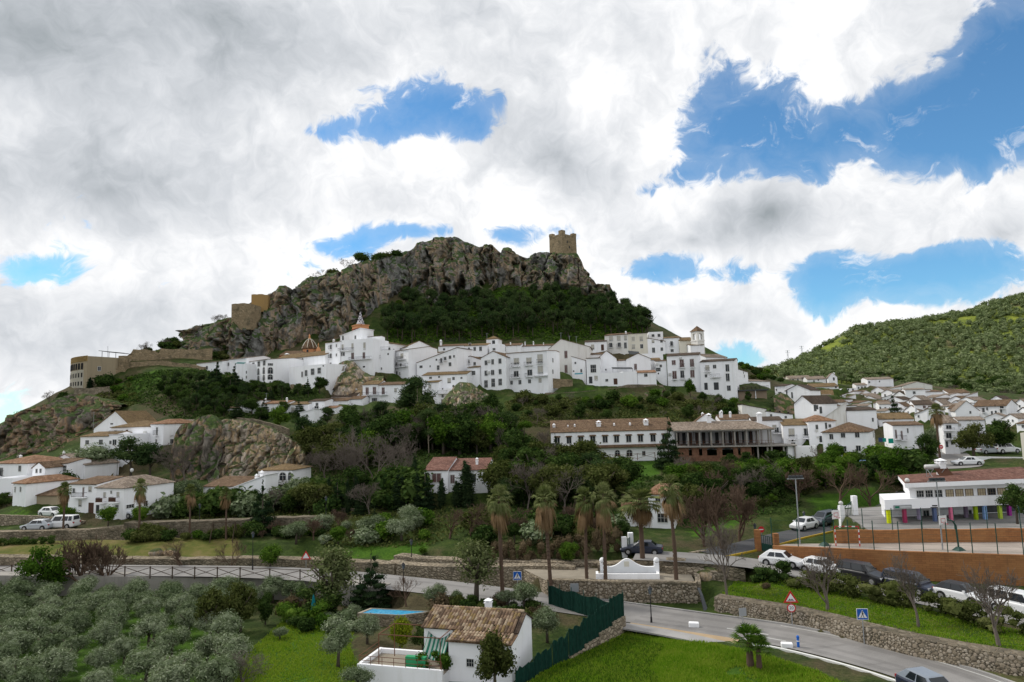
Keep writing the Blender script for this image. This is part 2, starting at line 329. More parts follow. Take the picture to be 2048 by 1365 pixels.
CASTLE = stonemat('castle_masonry', (.26, .20, .125), (.31, .24, .15), (.36, .28, .18), 1.1, (.25, .195, .125))
def blockmat():
    """orange concrete-block walls: the blocks are far smaller than a few pixels"""
    def fn(N):
        p = wpos(N); s = N.new('ShaderNodeSeparateXYZ'); N.put(s.inputs[0], p); xy = N.m('ADD', s.outputs[0], N.m('MULTIPLY', s.outputs[1], .6))
        cb = N.new('ShaderNodeCombineXYZ'); N.put(cb.inputs[0], xy); N.put(cb.inputs[1], s.outputs[2])
        br = N.new('ShaderNodeTexBrick'); N.put(br.inputs['Vector'], cb.outputs[0]); br.inputs['Scale'].default_value = 1.0; br.inputs['Brick Width'].default_value = .5; br.inputs['Row Height'].default_value = .2; br.inputs['Mortar Size'].default_value = .012
        br.inputs['Color1'].default_value = (.36, .165, .065, 1); br.inputs['Color2'].default_value = (.27, .12, .05, 1); br.inputs['Mortar'].default_value = (.19, .085, .04, 1)
        st = N.noise(N.v('MULTIPLY', p, (1, 1, .15)), 1.2, 5, .6); c = N.mix(N.rng(st, .5, .72, 0, .5), br.outputs[0], (.12, .062, .035))
        c = N.mix(N.rng(N.noise(p, .3, 5), .4, .65, 0, .4), c, (.37, .19, .08))
        surf(N, c, .9, .15, bump=br.outputs['Fac'], bstr=-.5, bdist=.03)
    return mat('orange_block_wall', fn)
BLOCK = blockmat()
def leafmat(name, cols, trans=.25, nw=.35):
    def fn(N):
        g = N.new('ShaderNodeNewGeometry'); r = N.m('ADD', N.m('MULTIPLY', g.outputs['Random Per Island'], .55), N.m('MULTIPLY', orand(N), .28))
        r = N.m('ADD', r, N.m('MULTIPLY', N.noise(wpos(N), .35, 5, .65), nw))
        k = len(cols); c = N.ramp(r, [(.15+.8*i/(k-1), q) for i, q in enumerate(cols)])
        a = N.new('ShaderNodeBsdfDiffuse'); N.put(a.inputs[0], c); b = N.new('ShaderNodeBsdfTranslucent'); N.put(b.inputs[0], N.mix(1.0, c, (1.0, 1.15, .6), 'MULTIPLY'))
        m = N.new('ShaderNodeMixShader'); m.inputs[0].default_value = trans; N.l.new(a.outputs[0], m.inputs[1]); N.l.new(b.outputs[0], m.inputs[2]); N.l.new(m.outputs[0], N.out.inputs[0])
    return mat(name, fn)
LEAF = dict(olive=leafmat('olive_leaves', [(.04, .062, .026), (.10, .135, .066), (.19, .23, .135), (.34, .375, .26)], .14), dark=leafmat('dark_evergreen_leaves', [(.009, .02, .007), (.023, .045, .012), (.05, .084, .022), (.095, .14, .038)]),
    pine=leafmat('pine_needles', [(.013, .028, .012), (.03, .055, .021), (.055, .088, .032), (.095, .13, .046)]), green=leafmat('fresh_green_leaves', [(.016, .04, .006), (.042, .092, .012), (.08, .148, .02), (.145, .22, .036)]),
    yellow=leafmat('yellow_green_leaves', [(.07, .10, .008), (.14, .18, .012), (.22, .25, .02), (.32, .30, .03)]), cyp=leafmat('cypress_sprays', [(.008, .018, .009), (.016, .032, .015), (.030, .05, .022), (.05, .075, .03)]),
    scrub=leafmat('hillside_leaves', [(.06, .085, .035), (.105, .14, .06), (.16, .20, .09), (.25, .29, .15)], .15), brown=leafmat('dry_brown_leaves', [(.06, .045, .025), (.10, .075, .045), (.15, .115, .07)], .1), mixed=leafmat('dull_olive_green_leaves', [(.018, .026, .008), (.045, .058, .016), (.085, .10, .03), (.14, .15, .055)]),  # hillside leaves are lightened so their colour carries the sunlight on the hill
    palm=leafmat('palm_fronds', [(.045, .06, .015), (.09, .11, .035), (.14, .165, .065), (.19, .2, .09)], .15), dead=leafmat('dead_palm_fronds', [(.12, .075, .035), (.2, .13, .07), (.29, .2, .12)], .1), grass=leafmat('grass_blades', [(.05, .12, .007), (.09, .20, .010), (.14, .265, .015), (.24, .31, .04)], .35, 1.0), light=leafmat('pale_feathery_leaves', [(.05, .065, .025), (.09, .11, .045), (.14, .16, .07), (.2, .22, .11)], .25))
BARK = plain('grey_brown_bark', (.10, .082, .065), .9, .1); BARKP = plain('pale_plane_bark', (.30, .25, .19), .9, .1); TWIG = plain('brown_twigs', (.125, .085, .06), .9, .1); TWIGG = plain('grey_twigs', (.155, .13, .11), .9, .1); HOLE = plain('dark_opening', (.02, .02, .022), .9, .05); PTRUNK = plain('palm_trunk_bark', (.11, .075, .055), .95, .1)

# ---------------------------------------------------------------- terrain
PTS = []
def cp(*a):
    for t in a: PTS.append(tuple(at(*t)))
cp((-300, 1365, 52), (100, 1365, 52), (500, 1365, 51), (850, 1365, 50), (1045, 1365, 48.5), (1300, 1365, 47), (1650, 1365, 46), (1870, 1380, 44), (2300, 1380, 44),
   (-200, 1250, 68), (100, 1250, 68), (350, 1250, 67), (600, 1250, 65), (800, 1250, 63), (950, 1225, 65), (1083, 1320, 53.5), (1240, 1254, 63),
   (-100, 1182, 80), (100, 1182, 80.5), (300, 1180, 81), (500, 1185, 79), (640, 1190, 76.5), (800, 1195, 73), (950, 1200, 70),
   (100, 1122, 84), (300, 1122, 84.5), (500, 1120, 85), (700, 1125, 84), (0, 1100, 90), (200, 1100, 91), (400, 1100, 91), (560, 1095, 90),
   (0, 1075, 98), (150, 1075, 98), (300, 1072, 97), (450, 1070, 96), (60, 1050, 101), (240, 1050, 105), (400, 1045, 102), (200, 1030, 110), (60, 1000, 120), (-150, 1010, 120),
   (330, 1020, 112), (430, 1010, 115), (520, 1010, 116), (60, 960, 132), (150, 935, 138), (260, 915, 141), (330, 912, 143), (200, 880, 152), (420, 960, 130), (520, 965, 128), (600, 960, 127),
   (640, 1060, 96), (750, 1050, 97), (800, 1090, 88), (900, 1085, 87), (700, 1010, 110), (800, 1000, 110), (600, 1000, 115), (700, 960, 125), (860, 985, 106), (930, 985, 106), (1000, 980, 108), (830, 920, 125), (900, 915, 128), (1000, 905, 130),
   (1000, 1120, 76), (1100, 1110, 76.5), (1200, 1105, 78), (1285, 1108, 79), (1100, 1060, 88), (1250, 1062, 90), (1330, 1062, 91), (1400, 1060, 90), (1150, 1000, 105), (1300, 990, 108), (1400, 990, 105), (1130, 945, 128), (1250, 947, 130), (1380, 945, 128), (1450, 960, 118), (1550, 950, 115),
   (1100, 920, 143), (1220, 918, 144), (1350, 915, 144), (1480, 915, 140), (1560, 912, 135), (1500, 1045, 90), (1560, 1000, 100), (1620, 1040, 92), (1700, 1000, 100), (1780, 960, 108), (1850, 945, 112), (1650, 955, 112), (1720, 930, 120), (1930, 932, 116), (2048, 930, 112), (2300, 930, 110), (1880, 915, 124), (2000, 910, 125), (2200, 900, 130),
   (1100, 870, 156), (1220, 866, 157), (1330, 866, 157), (1450, 870, 152), (1560, 868, 152), (1650, 870, 150), (1750, 870, 150), (1900, 875, 150), (2048, 870, 150), (2300, 865, 150),
   (1050, 820, 165), (1150, 815, 168), (1250, 805, 170), (1330, 800, 172), (1430, 820, 168), (1500, 820, 172), (1600, 830, 172), (1750, 830, 180), (1900, 830, 180), (2048, 830, 180), (2300, 825, 180),
   (1040, 795, 176), (1150, 780, 178.5), (1230, 776, 180), (1300, 776, 181), (1350, 785, 181), (1480, 790, 185), (1560, 790, 205), (1700, 795, 215), (1850, 795, 215), (2048, 800, 215), (2300, 800, 215), (1560, 772, 240), (1650, 765, 255), (1800, 765, 265), (1950, 785, 255), (2100, 795, 250), (1700, 775, 330), (2000, 800, 330),
   (650, 790, 172), (700, 795, 173), (760, 800, 174), (850, 810, 174), (920, 815, 174), (980, 800, 176), (640, 850, 155), (760, 850, 155), (860, 860, 150), (950, 860, 150), (1020, 870, 150),
   (480, 830, 160), (560, 840, 158), (620, 845, 157), (400, 850, 155), (300, 840, 162), (380, 790, 172), (300, 780, 178), (200, 830, 165), (450, 790, 175), (540, 790, 176), (600, 785, 178),
   (400, 755, 188), (480, 755, 190), (560, 765, 190), (640, 765, 190), (720, 745, 193), (800, 745, 195), (900, 740, 197), (1000, 735, 200), (1100, 735, 200), (1200, 730, 202), (1300, 725, 205), (1400, 720, 205), (1470, 745, 198),
   (700, 700, 210), (800, 700, 214), (900, 692, 220), (1000, 688, 224), (1100, 690, 224), (1200, 690, 224), (1300, 690, 222), (1400, 690, 220), (1440, 715, 215), (420, 725, 205), (520, 722, 208), (600, 712, 210), (650, 702, 212),
   (760, 650, 234), (850, 640, 240), (950, 635, 245), (1050, 630, 248), (1150, 630, 250), (1230, 640, 248), (1285, 660, 242), (840, 608, 258), (912, 608, 259), (978, 580, 266), (1035, 565, 270), (1065, 580, 268), (1130, 572, 274), (1171, 590, 274), (1230, 604, 272), (1262, 628, 262),
   (680, 668, 232), (640, 676, 230), (575, 694, 226), (520, 715, 222), (460, 718, 216), (400, 708, 214), (340, 700, 210), (270, 715, 204),
   # tops behind the cliff rims
   (1230, 610, 284), (1190, 590, 286), (1150, 535, 290), (1100, 530, 290), (1045, 535, 288), (1000, 525, 286), (912, 500, 284), (840, 510, 278), (760, 535, 272), (711, 555, 262), (665, 580, 254), (621, 590, 250), (583, 612, 244), (534, 624, 240), (480, 650, 234), (430, 668, 229), (380, 680, 224), (340, 695, 217),
   (240, 715, 200), (190, 772, 189), (140, 782, 186), (240, 765, 190), (300, 735, 196), (110, 800, 182), (76, 816, 180), (31, 832, 176), (5, 850, 172), (260, 800, 176), (150, 840, 170), (230, 820, 170), (-40, 900, 170), (60, 905, 150), (130, 900, 152), (0, 930, 146), (-120, 940, 150), (-200, 980, 140))
for t in [(-60, 0, -19), (0, 0, -19), (60, 0, -19), (-150, 20, -19), (150, 20, -19), (-150, 60, -19), (110, 60, -17), (170, 100, -12), (170, 160, -7), (-230, 100, -20), (-260, 200, -25), (-200, 300, -15), (-120, 330, 10), (0, 340, 40), (60, 330, 35), (120, 300, 0), (-190, 180, -18), (-160, 230, -5), (200, 330, 5), (300, 250, 0), (0, 420, 10), (-100, 420, -10), (120, 420, -5), (300, 420, 5), (-300, 420, -30), (300, 60, -10)]: PTS.append(t)
PTS = np.array(PTS)
def rbf_fit(P):
    n = len(P); d = np.hypot(P[:, None, 0]-P[None, :, 0], P[:, None, 1]-P[None, :, 1]); A = np.zeros((n+3, n+3)); A[:n, :n] = d-np.eye(n)*.6
    A[:n, n] = 1; A[:n, n+1:] = P[:, :2]; A[n, :n] = 1; A[n+1:, :n] = P[:, :2].T; b = np.zeros(n+3); b[:n] = P[:, 2]
    return np.linalg.solve(A, b)
def rbf_eval(P, w, x, y):
    sh = x.shape; x = x.ravel(); y = y.ravel(); out = np.empty(len(x)); n = len(P)
    for s in range(0, len(x), 20000):
        d = np.hypot(x[s:s+20000, None]-P[None, :, 0], y[s:s+20000, None]-P[None, :, 1]); out[s:s+20000] = d@w[:n]+w[n]+w[n+1]*x[s:s+20000]+w[n+2]*y[s:s+20000]
    return out.reshape(sh)
GX = np.concatenate([np.arange(-330, -140, 8.0), np.arange(-140, 120, 1.0), np.arange(120, 200, 2.5), np.arange(200, 340, 10.0)])
GY = np.concatenate([np.arange(-40, 34, 6.0), np.arange(34, 134, .8), np.arange(134, 294, 1.5), np.arange(294, 430, 8.0)])
gx, gy = np.meshgrid(GX, GY, indexing='ij'); TW = rbf_fit(PTS); gz = rbf_eval(PTS, TW, gx, gy)
nz = np.stack([gx*.12, gy*.12, np.zeros_like(gx)], -1); gz += fbm(nz, 4)*.45*np.clip((gy-45)/60, .25, 1.6)

def seg_stamp(poly, hw, blend=1.5, dz=-.06, side=None):
    """level the ground along a road: poly is a list of (x,y,z)"""
    global gz
    best = np.full(gx.shape, 1e9); bz = np.zeros_like(gx)
    for a, b in zip(poly[:-1], poly[1:]):
        ab = (b[0]-a[0], b[1]-a[1]); L2 = ab[0]**2+ab[1]**2; t = np.clip(((gx-a[0])*ab[0]+(gy-a[1])*ab[1])/L2, 0, 1)
        d = np.hypot(gx-a[0]-t*ab[0], gy-a[1]-t*ab[1]); m = d < best; best[m] = d[m]; bz[m] = (a[2]+t*(b[2]-a[2]))[m]
    k = np.clip((hw+blend-best)/blend, 0, 1); k = k*k*(3-2*k); gz = gz*(1-k)+(bz+dz)*k
def poly_stamp(poly, z, blend=1.0, dz=-.06):
    """level the ground inside a convex plan polygon (counter-clockwise); z is a number or a plane (z0,gx,gy)"""
    global gz
    d = np.full(gx.shape, -1e9); n = len(poly)
    for i in range(n):
        a, b = poly[i], poly[(i+1) % n]; ex, ey = b[0]-a[0], b[1]-a[1]; L = math.hypot(ex, ey); d = np.maximum(d, ((gx-a[0])*ey-(gy-a[1])*ex)/L)
    k = np.clip((blend-d)/blend, 0, 1); k = k*k*(3-2*k); gz = gz*(1-k)+(z+dz)*k
def th(x, y):
    i = min(max(np.searchsorted(GX, x)-1, 0), len(GX)-2); j = min(max(np.searchsorted(GY, y)-1, 0), len(GY)-2)
    u = (x-GX[i])/(GX[i+1]-GX[i]); v = (y-GY[j])/(GY[j+1]-GY[j])
    return float(gz[i, j]*(1-u)*(1-v)+gz[i+1, j]*u*(1-v)+gz[i, j+1]*(1-u)*v+gz[i+1, j+1]*u*v)
def hit(px, py, y0=36, y1=300):
    """where the sight line through a photo pixel meets the ground"""
    d = ray(px, py); Y = y0; prev = None
    while Y < y1:
        p = d*(Y/d.y); g = p.z-th(p.x, Y)
        if g < 0:
            if prev is None: return Vector((p.x, Y, th(p.x, Y)))
            a, b = prev, Y
            for _ in range(12):
                m = (a+b)/2; q = d*(m/d.y)
                if q.z < th(q.x, m): b = m
                else: a = m
            q = d*(b/d.y); return Vector((q.x, b, th(q.x, b)))
        prev = Y; Y += .5
    p = d*(y1/d.y); return Vector((p.x, y1, th(p.x, y1)))
# levels cut into the slope
ZR = -18.4
ROAD_LOW = [Vector(pz(*q)) for q in [(1240, 1223, ZR), (1330, 1236, ZR), (1420, 1249, ZR), (1583, 1272, ZR+.05), (1727, 1306, ZR+.15), (1860, 1343, ZR+.3), (1980, 1385, ZR+.4), (2100, 1440, ZR+.5)]]
ROAD_LEFT = [Vector(pz(*q)) for q in [(-300, 1134, -16.7), (0, 1138.5, -16.9), (300, 1141.5, -17.1), (450, 1142.5, -17.15), (560, 1146, -17.25), (660, 1152, -17.4), (780, 1164, -17.6), (900, 1177, -17.9), (1050, 1197, -18.2)]]
ROAD_MAIN = ROAD_LEFT+ROAD_LOW
ROAD_PARK = [Vector(at(*q)) for q in [(1270, 1110, 75.8), (1340, 1113, 74.8), (1420, 1118, 73.8), (1490, 1124, 73.2), (1560, 1135, 72.3), (1640, 1151, 70), (1715, 1167, 67.3), (1810, 1187, 64.3), (1915, 1208, 61), (2040, 1234, 57.5), (2200, 1275, 53)]]
ROAD_UP = [Vector(at(*q)) for q in [(1420, 1108, 77.5), (1500, 1092, 81), (1560, 1075, 85), (1640, 1058, 90), (1720, 1040, 95), (1790, 1012, 101), (1830, 985, 107)]]
ROAD_TOP = [Vector(at(*q)) for q in [(1750, 938, 115), (1850, 936, 115), (1925, 932, 115.5), (1905, 918, 124), (1890, 905, 135)]]
ZC, ZS, ZP = -14.8, -13.7, -16.85
CT = [pz(1545, 1094, ZC), pz(1650, 1098, ZC), pz(1800, 1105, ZC), pz(2048, 1113, ZC), pz(2250, 1120, ZC)]   # front edge of the court
CB = [pz(2300, 1082, ZC), pz(2048, 1085, ZC), pz(1850, 1086, ZC), pz(1672, 1088, ZC)]                          # back edge, foot of the upper wall
court_poly = [(p.x, p.y) for p in CT]+[(p.x, p.y) for p in CB]+[(CB[3].x-5, CB[3].y+.5)]
PLZ = [pz(1095, 1163, ZP), pz(1240, 1168, ZP), pz(1392, 1170, ZP)]
plaza_poly = [(p.x, p.y) for p in PLZ]+[(PLZ[2].x+1.2, PLZ[2].y+8.5), (PLZ[1].x, PLZ[1].y+8), (PLZ[0].x-3, PLZ[0].y+7)]
def flat(poly, z, blend=.9): poly_stamp(poly, z, blend)
seg_stamp([(p.x, p.y, p.z) for p in ROAD_MAIN], 3.4, 1.2)
seg_stamp([(p.x, p.y, p.z) for p in ROAD_PARK], 2.9, 1.0)
seg_stamp([(p.x, p.y, p.z) for p in ROAD_UP], 2.6, 1.2)
seg_stamp([(p.x, p.y, p.z) for p in ROAD_TOP], 4, 1.5)
flat(plaza_poly, ZP, .5); flat(court_poly, ZC-.1, .35)
school_poly = [(CB[3].x+4, CB[3].y+.5), (CB[2].x, CB[2].y+.45), (CB[1].x, CB[1].y+.45), (CB[0].x+20, CB[0].y), (CB[0].x+20, CB[0].y+30), (CB[3].x+8, CB[3].y+16)]
flat([(x, y+1.6) for x, y in school_poly], ZS, .4)

def strip(P, off, z, hw, blend=.5):
    """level a strip beside a line: off metres towards the camera (negative: behind)"""
    Q = []
    for i, p in enumerate(P):
        d = P[min(i+1, len(P)-1)]-P[max(i-1, 0)]; d = Vector((d.x, d.y, 0)).normalized(); n = Vector((d.y, -d.x, 0)); q = p+n*off
        Q.append((q.x, q.y, z[i] if isinstance(z, (list, tuple)) else z))
    seg_stamp(Q, hw, blend)
def road_z(P, p): return min(P, key=lambda q: (q.x-p.x)**2+(q.y-p.y)**2).z
_zc = [road_z(ROAD_PARK, p) for p in CT]; strip(CT, .6, _zc, 2.2, .4)
strip(PLZ, .4, ZR-.05, 1.7, .4)
_lw = [Vector(at(*q)) for q in [(-200, 1147, 79.5), (0, 1150.5, 79.2), (300, 1153.5, 79), (480, 1156, 78.6), (600, 1160, 76.9), (700, 1169, 74), (760, 1176, 72.5)]]
strip(_lw, 2.2, [p.z-2.1 for p in _lw], 3.2, .6)
_rw = [pz(1432, 1223, ZR), pz(1583, 1249, ZR), pz(1727, 1286, ZR+.1), pz(1930, 1333, ZR+.3), pz(2180, 1380, ZR+.4)]
strip(_rw, -1.9, [p.z+1.2 for p in _rw], .9, .5)
for _w, _d in (([(250, 1046, 99), (400, 1042, 98), (640, 1034, 98)], 3.4), ([(-100, 1066, 97), (80, 1062, 97.5), (255, 1052, 98.8)], 2.6), ([(-200, 1113, 86), (200, 1116, 86), (480, 1117, 86.5), (620, 1119, 84.5), (790, 1128, 81)], 1.5), ([(770, 1124, 82), (960, 1133, 77.3), (1150, 1134, 75)], 2.4), ([(1195, 1130, 74.2), (1350, 1121, 73), (1490, 1138, 71)], 1.2)):
    _p = [Vector(at(*q)) for q in _w]; strip(_p, -2.4, [p.z-.15 for p in _p], 1.0, .6); strip(_p, .7, [p.z-_d for p in _p], 1.3, .6)
# ---------------------------------------------------------------- the houses of the town
# H(frame, x left, x right, y eave, y foot, Y left, Y right, depth, roof type, rise, roof material, label, openings, wall material)
# openings "kind x,y,w,h": w window, W wide window, r roller shutter, m maroon shutter, d brown door, k dark door, b balcony, B balcony with shutter, a arch, v small hole, c air conditioner, C chimney; prefix R or L for the side walls
HS = []
def H(z, xl, xr, ye, yb, YL, YR, D, roof, rh, rm, label, wins='', wm=None, **kw):
    rh *= (.92 if YL > 168 and not kw.get('crowd') else .64) if roof in 'gsh' else 1.0
    a = at(*zp(z, xl, ye), YL); b = at(*zp(z, xr, ye), YR); f = at(*zp(z, (xl+xr)/2, yb), (YL+YR)/2)
    rz = math.atan2(b.y-a.y, b.x-a.x); W = math.hypot(b.x-a.x, b.y-a.y)
    HS.append(dict(z=z, o=Vector((a.x, a.y, f.z)), rz=rz, W=W, D=D, h=max(a.z-f.z, .6), roof=roof, rh=rh, rm=rm, label=label, wins=wins, wm=wm or WHITE, kw=kw, dist=a.y))
# upper row left of the church
H('T4', 80, 390, 530, 705, 200, 194, 7, 's', .8, 5, 'long low white house half hidden behind the dark firs at left', 'w125,610,36,40 w205,578,34,40 w320,590,24,34')
H('T4', 390, 680, 492, 715, 197, 191, 8, 's', 1.0, 5, 'white house right of the tall fir with pale stepped roofline', 'w420,540,18,32 w465,536,24,36 w425,620,22,30 k685,640,18,44')
H('T4', 560, 690, 552, 760, 189, 187, 5, 'f', .3, 0, 'plain white annex with a teal awning on its roof terrace', 'k680,632,16,34 w685,690,18,30')
H('T4', 672, 930, 517, 770, 193.5, 185, 11, 's', .7, 5, 'white three storey building with two rows of arched windows', 'w700,551,16,42 W765,545,56,56 W830,532,56,56 W895,520,56,56 a760,638,48,76 a825,626,48,78 a890,612,50,80 a760,716,48,60 a825,706,48,60 a890,696,50,64 RW968,538,60,26 Ra968,612,36,74 Ra966,690,36,60')
H('T4', 1005, 1628, 487, 700, 200, 188, 9, 'g', 1.9, 1, 'long white building below the orange church with small square windows', 'w1045,535,16,30 w1098,526,18,36 w1203,511,20,36 v1248,490,10,16 w1310,491,18,36 w1358,481,17,36 k1068,618,16,56 C1080,440,44,60')
H('T4', 1195, 1640, 612, 800, 186, 177, 8, 'f', .9, 0, 'white building with a railed roof terrace and four large dark windows', 'w1352,658,26,60 W1400,642,44,66 W1478,626,60,70 W1558,612,56,64 d1608,738,28,84 v1605,555,18,18')
# tall houses above the rock
H('T5', 60, 226, 268, 745, 190, 186.5, 9, 's', .9, 1, 'tall narrow white house with flower balconies left of the bare rock', 'b125,312,26,50 w188,295,16,30 b125,412,24,52 r120,625,30,40 b122,522,24,60 w188,400,18,28 C95,245,24,36')
H('T5', 226, 605, 247, 600, 187, 184, 9, 'f', .3, 0, 'tall white house on the rock below the striped spire with long iron balconies', 'r258,312,20,56 r370,302,22,60 r507,300,24,74 m372,412,32,70 m500,408,28,70 v500,535,28,18 b235,392,26,40 b270,390,26,40', rail=[(215, 385, 318, 354), (340, 585, 415, 456)])
H('T5', 230, 460, 186, 250, 192, 189, 6, 'l', 1.6, -1, 'small white penthouse with sloping parapet below the orange belfry', 'w262,214,22,58 w403,200,20,36')
H('T5', 480, 608, 205, 250, 193, 191, 5, 's', .5, 0, 'little white roof room with brown tiles right of the belfry', '')
H('T5', 590, 835, 356, 610, 188, 188, 8, 'f', .3, 0, 'white house with a pinkish roof terrace right of the rock', 'r640,392,40,50 w642,478,24,30 v775,390,16,22 w700,556,12,24 w790,330,20,26', rail=[(590, 800, 296, 350), (606, 692, 405, 440)])
H('T5', 612, 1010, 248, 345, 199, 214, 8, 's', 1.3, 1, 'long white house with ochre tiled roof behind the tower house', 'w640,262,14,20 k838,360,16,60')
H('T5', 842, 1006, 362, 660, 192, 187, 10, 's', 1.2, 1, 'white corner house with two open balconies over a pillared porch', 'B932,410,44,50 b920,520,30,40 w873,500,20,28 w910,612,16,30 k876,620,24,70', rail=[(890, 975, 412, 456), (845, 1000, 500, 545)])
H('T5', 1000, 1262, 300, 420, 203, 206, 9, 'x', 1.6, 1, 'white gabled house with ochre roof behind the corner house', '')
H('T5', 1100, 1345, 392, 490, 199, 197, 6, 's', .7, 1, 'low white house with two small windows left of the big slanted roof', 'w1125,425,20,24 w1187,418,24,40')
H('T5', 1102, 1560, 492, 650, 188, 183, 9, 'l', 3.4, 5, 'white house under one long slanted pale tile roof', 'w1150,535,36,26 w1325,455,18,20 b1380,466,22,54 w1480,426,28,34 w1525,416,20,24 w1480,506,30,40 v1253,530,14,22 W1345,545,30,48 b1425,445,26,36')
H('T5', 1165, 1672, 636, 830, 180, 178, 7, 's', 1.1, 1, 'long white house with ochre eaves in the middle of the town', 'w1258,660,28,22 r1470,692,36,50 w1520,668,26,30 w1610,662,20,20 w1355,650,20,18')
H('T5', 1205, 1350, 716, 850, 178, 177, 5, 's', .9, 1, 'small white house with ochre roof right of the big pine', 'r1250,757,30,40')
H('T5', 1335, 1560, 800, 985, 176.5, 175.5, 6, 'f', .3, 0, 'low white house with an iron terrace rail beside the rock pillar', 'w1395,868,22,30 m1400,936,38,58 v1395,786,15,15 w1518,756,20,24', rail=[(1345, 1455, 805, 840)])
H('T5', 1680, 1812, 548, 690, 184, 182.5, 5, 's', .6, 1, 'small square white house with one barred window left of the gabled block', 'W1748,605,40,44')
H('T5', 1590, 1830, 470, 560, 190, 188, 6, 'x', 1.2, 0, 'white house with brown gable roof behind the barred window house', 'b1690,480,24,30 w1760,500,26,34 k1640,540,30,40')
H('T6', 236, 520, 440, 790, 183, 180.5, 10, 'x', 1.7, 0, 'white gabled house with nine barred windows and two air conditioners', 'w297,490,32,50 w372,478,28,54 w455,470,32,54 w297,608,34,54 w372,600,36,54 w457,590,32,54 W297,730,40,78 W378,716,42,88 W458,708,40,70 c328,470,34,30 c325,600,34,30')
H('T6', 522, 990, 386, 862, 183.5, 178.5, 9, 's', .5, 2, 'large white four storey house with rows of iron balconies', 'B643,470,58,60 B785,465,58,62 r912,445,58,92 b640,615,54,60 b795,600,54,60 r915,572,58,80 w588,715,28,40 w682,710,32,46 w792,700,32,40 r912,690,32,44 Rw1055,460,14,44 Rw1055,590,14,44', rail=[(592, 682, 490, 535), (738, 830, 478, 520), (592, 684, 620, 662), (750, 828, 605, 650), (880, 945, 450, 495), (850, 1005, 632, 642)])
H('T6', 1012, 1480, 330, 690, 196, 194, 12, 'x', 2.6, 1, 'tall plain cream gabled hall with two maroon windows one above the other', 'm1205,396,32,80 m1207,560,30,86', WHITE2, apex=.30)
H('T6', 1270, 1425, 420, 660, 188, 187, 7, 'r', 1.3, 0, 'white house with slanted roof edge and tiny windows beside the cream hall', 'w1313,492,18,22 w1380,580,18,34 v1293,585,15,15')
H('T6', 1435, 1592, 442, 735, 180.5, 180, 8, 's', .5, 0, 'white house with one large barred window over a blue grey door', 'W1517,556,60,84 k1487,686,38,78 r1548,665,34,48')
H('T6', 1592, 1852, 620, 745, 180, 179.5, 6, 'f', .3, 0, 'low white house with brown door and round vent above the green terrace', 'v1660,568,15,20 w1670,688,28,26 d1770,702,42,68')
H('T6', 1850, 2015, 600, 750, 179.5, 180, 5, 'f', .2, 0, 'plain blank white wall house beside the brown door house', '')
H('T6', 1560, 1780, 450, 640, 188, 187, 8, 'x', 2.2, 1, 'white gable with two roof valleys behind the round vent house', '')
H('T6', 1765, 1990, 470, 600, 189, 188, 6, 's', .6, 0, 'white house with a maroon terrace door beside dark awning', 'm1995,535,26,60 w1935,515,20,26')
H('T6', 1480, 1650, 398, 450, 195, 194.5, 5, 's', .7, 0, 'short white house with brown roof edge right of the cream hall', '')
H('T6', 440, 690, 302, 400, 210, 209, 7, 's', 1.2, 0, 'white house with brown roof terrace room behind the nine window gable', 'W495,335,50,46 C575,268,14,30')
H('T6', 690, 1060, 306, 400, 212, 211, 7, 's', 1.0, 0, 'long white house with dark chimney pots below the pine wood', 'C740,262,14,30 C835,258,16,30 C950,268,12,20')
H('T5', 1345, 1645, 306, 350, 210, 209, 7, 's', 1.1, 0, 'white house with white chimney and terrace rail below the pines', 'w1412,336,22,22 C1370,250,28,50', rail=[(1405, 1670, 222, 250)])
H('T5', 1640, 1905, 300, 400, 206, 205, 7, 's', 1.1, 1, 'white house with three windows in a row under ochre roof', 'w1695,330,20,26 w1760,332,26,40 w1827,330,28,46 m1705,282,26,30')
H('T5', 1892, 2026, 222, 330, 212, 211, 4.2, 'h', 1.1, 1, 'small white lookout room with pyramid ochre roof above the roofs', 'k1975,258,34,46')
H('T5', 1925, 2050, 285, 400, 204, 203, 5, 'f', .2, 0, 'white block with one small window under the lookout room', 'w1980,335,30,24')
# row under the pine wood, right
H('T7', -60, 190, 257, 360, 210, 209, 7, 's', 1.0, 3, 'white house with dark roof and two brown shuttered doors below the wood', 'r30,310,32,50 d142,316,32,70')
H('T7', 165, 430, 183, 380, 212, 209.5, 8, 's', 1.1, 0, 'off white two storey house with six windows and a chimney at its corner', 'r240,215,40,50 r327,211,38,50 r403,206,28,50 b237,290,32,50 b333,286,32,50 w403,292,28,64 C408,148,20,40', WHITE2)
H('T7', 430, 652, 162, 380, 209.5, 208.5, 8, 's', .5, 3, 'cream two storey house with four beige shutters', 'r492,217,32,45 r583,215,32,45 r495,305,30,45 w588,302,30,45', CREAM)
H('T7', 652, 850, 212, 385, 208.5, 208, 8, 'r', 1.1, 0, 'white house with sloping roof edge between cream house and balcony house', 'r717,248,26,28 w813,243,25,30 w723,346,30,54 w817,334,25,36')
H('T7', 665, 830, 148, 230, 214, 213.5, 6, 'f', .2, 0, 'pale grey flat roofed block with two dark windows on the skyline', 'w717,180,28,28 w785,178,28,32')
H('T7', 838, 1018, 213, 380, 209, 208, 7, 's', .9, 1, 'white house with single iron balcony left of the chapel', 'b928,272,26,54 w935,350,30,30')
H('T7', 1018, 1180, 240, 380, 207, 207, 9, 'g', 1.5, 1, 'yellowish chapel nave with ochre roof beside the bell tower', '', CREAM)
H('T7', 1142, 1295, 292, 390, 203, 203, 4, 's', .5, 1, 'low white sacristy with ochre lean to roof under the bell tower', '')
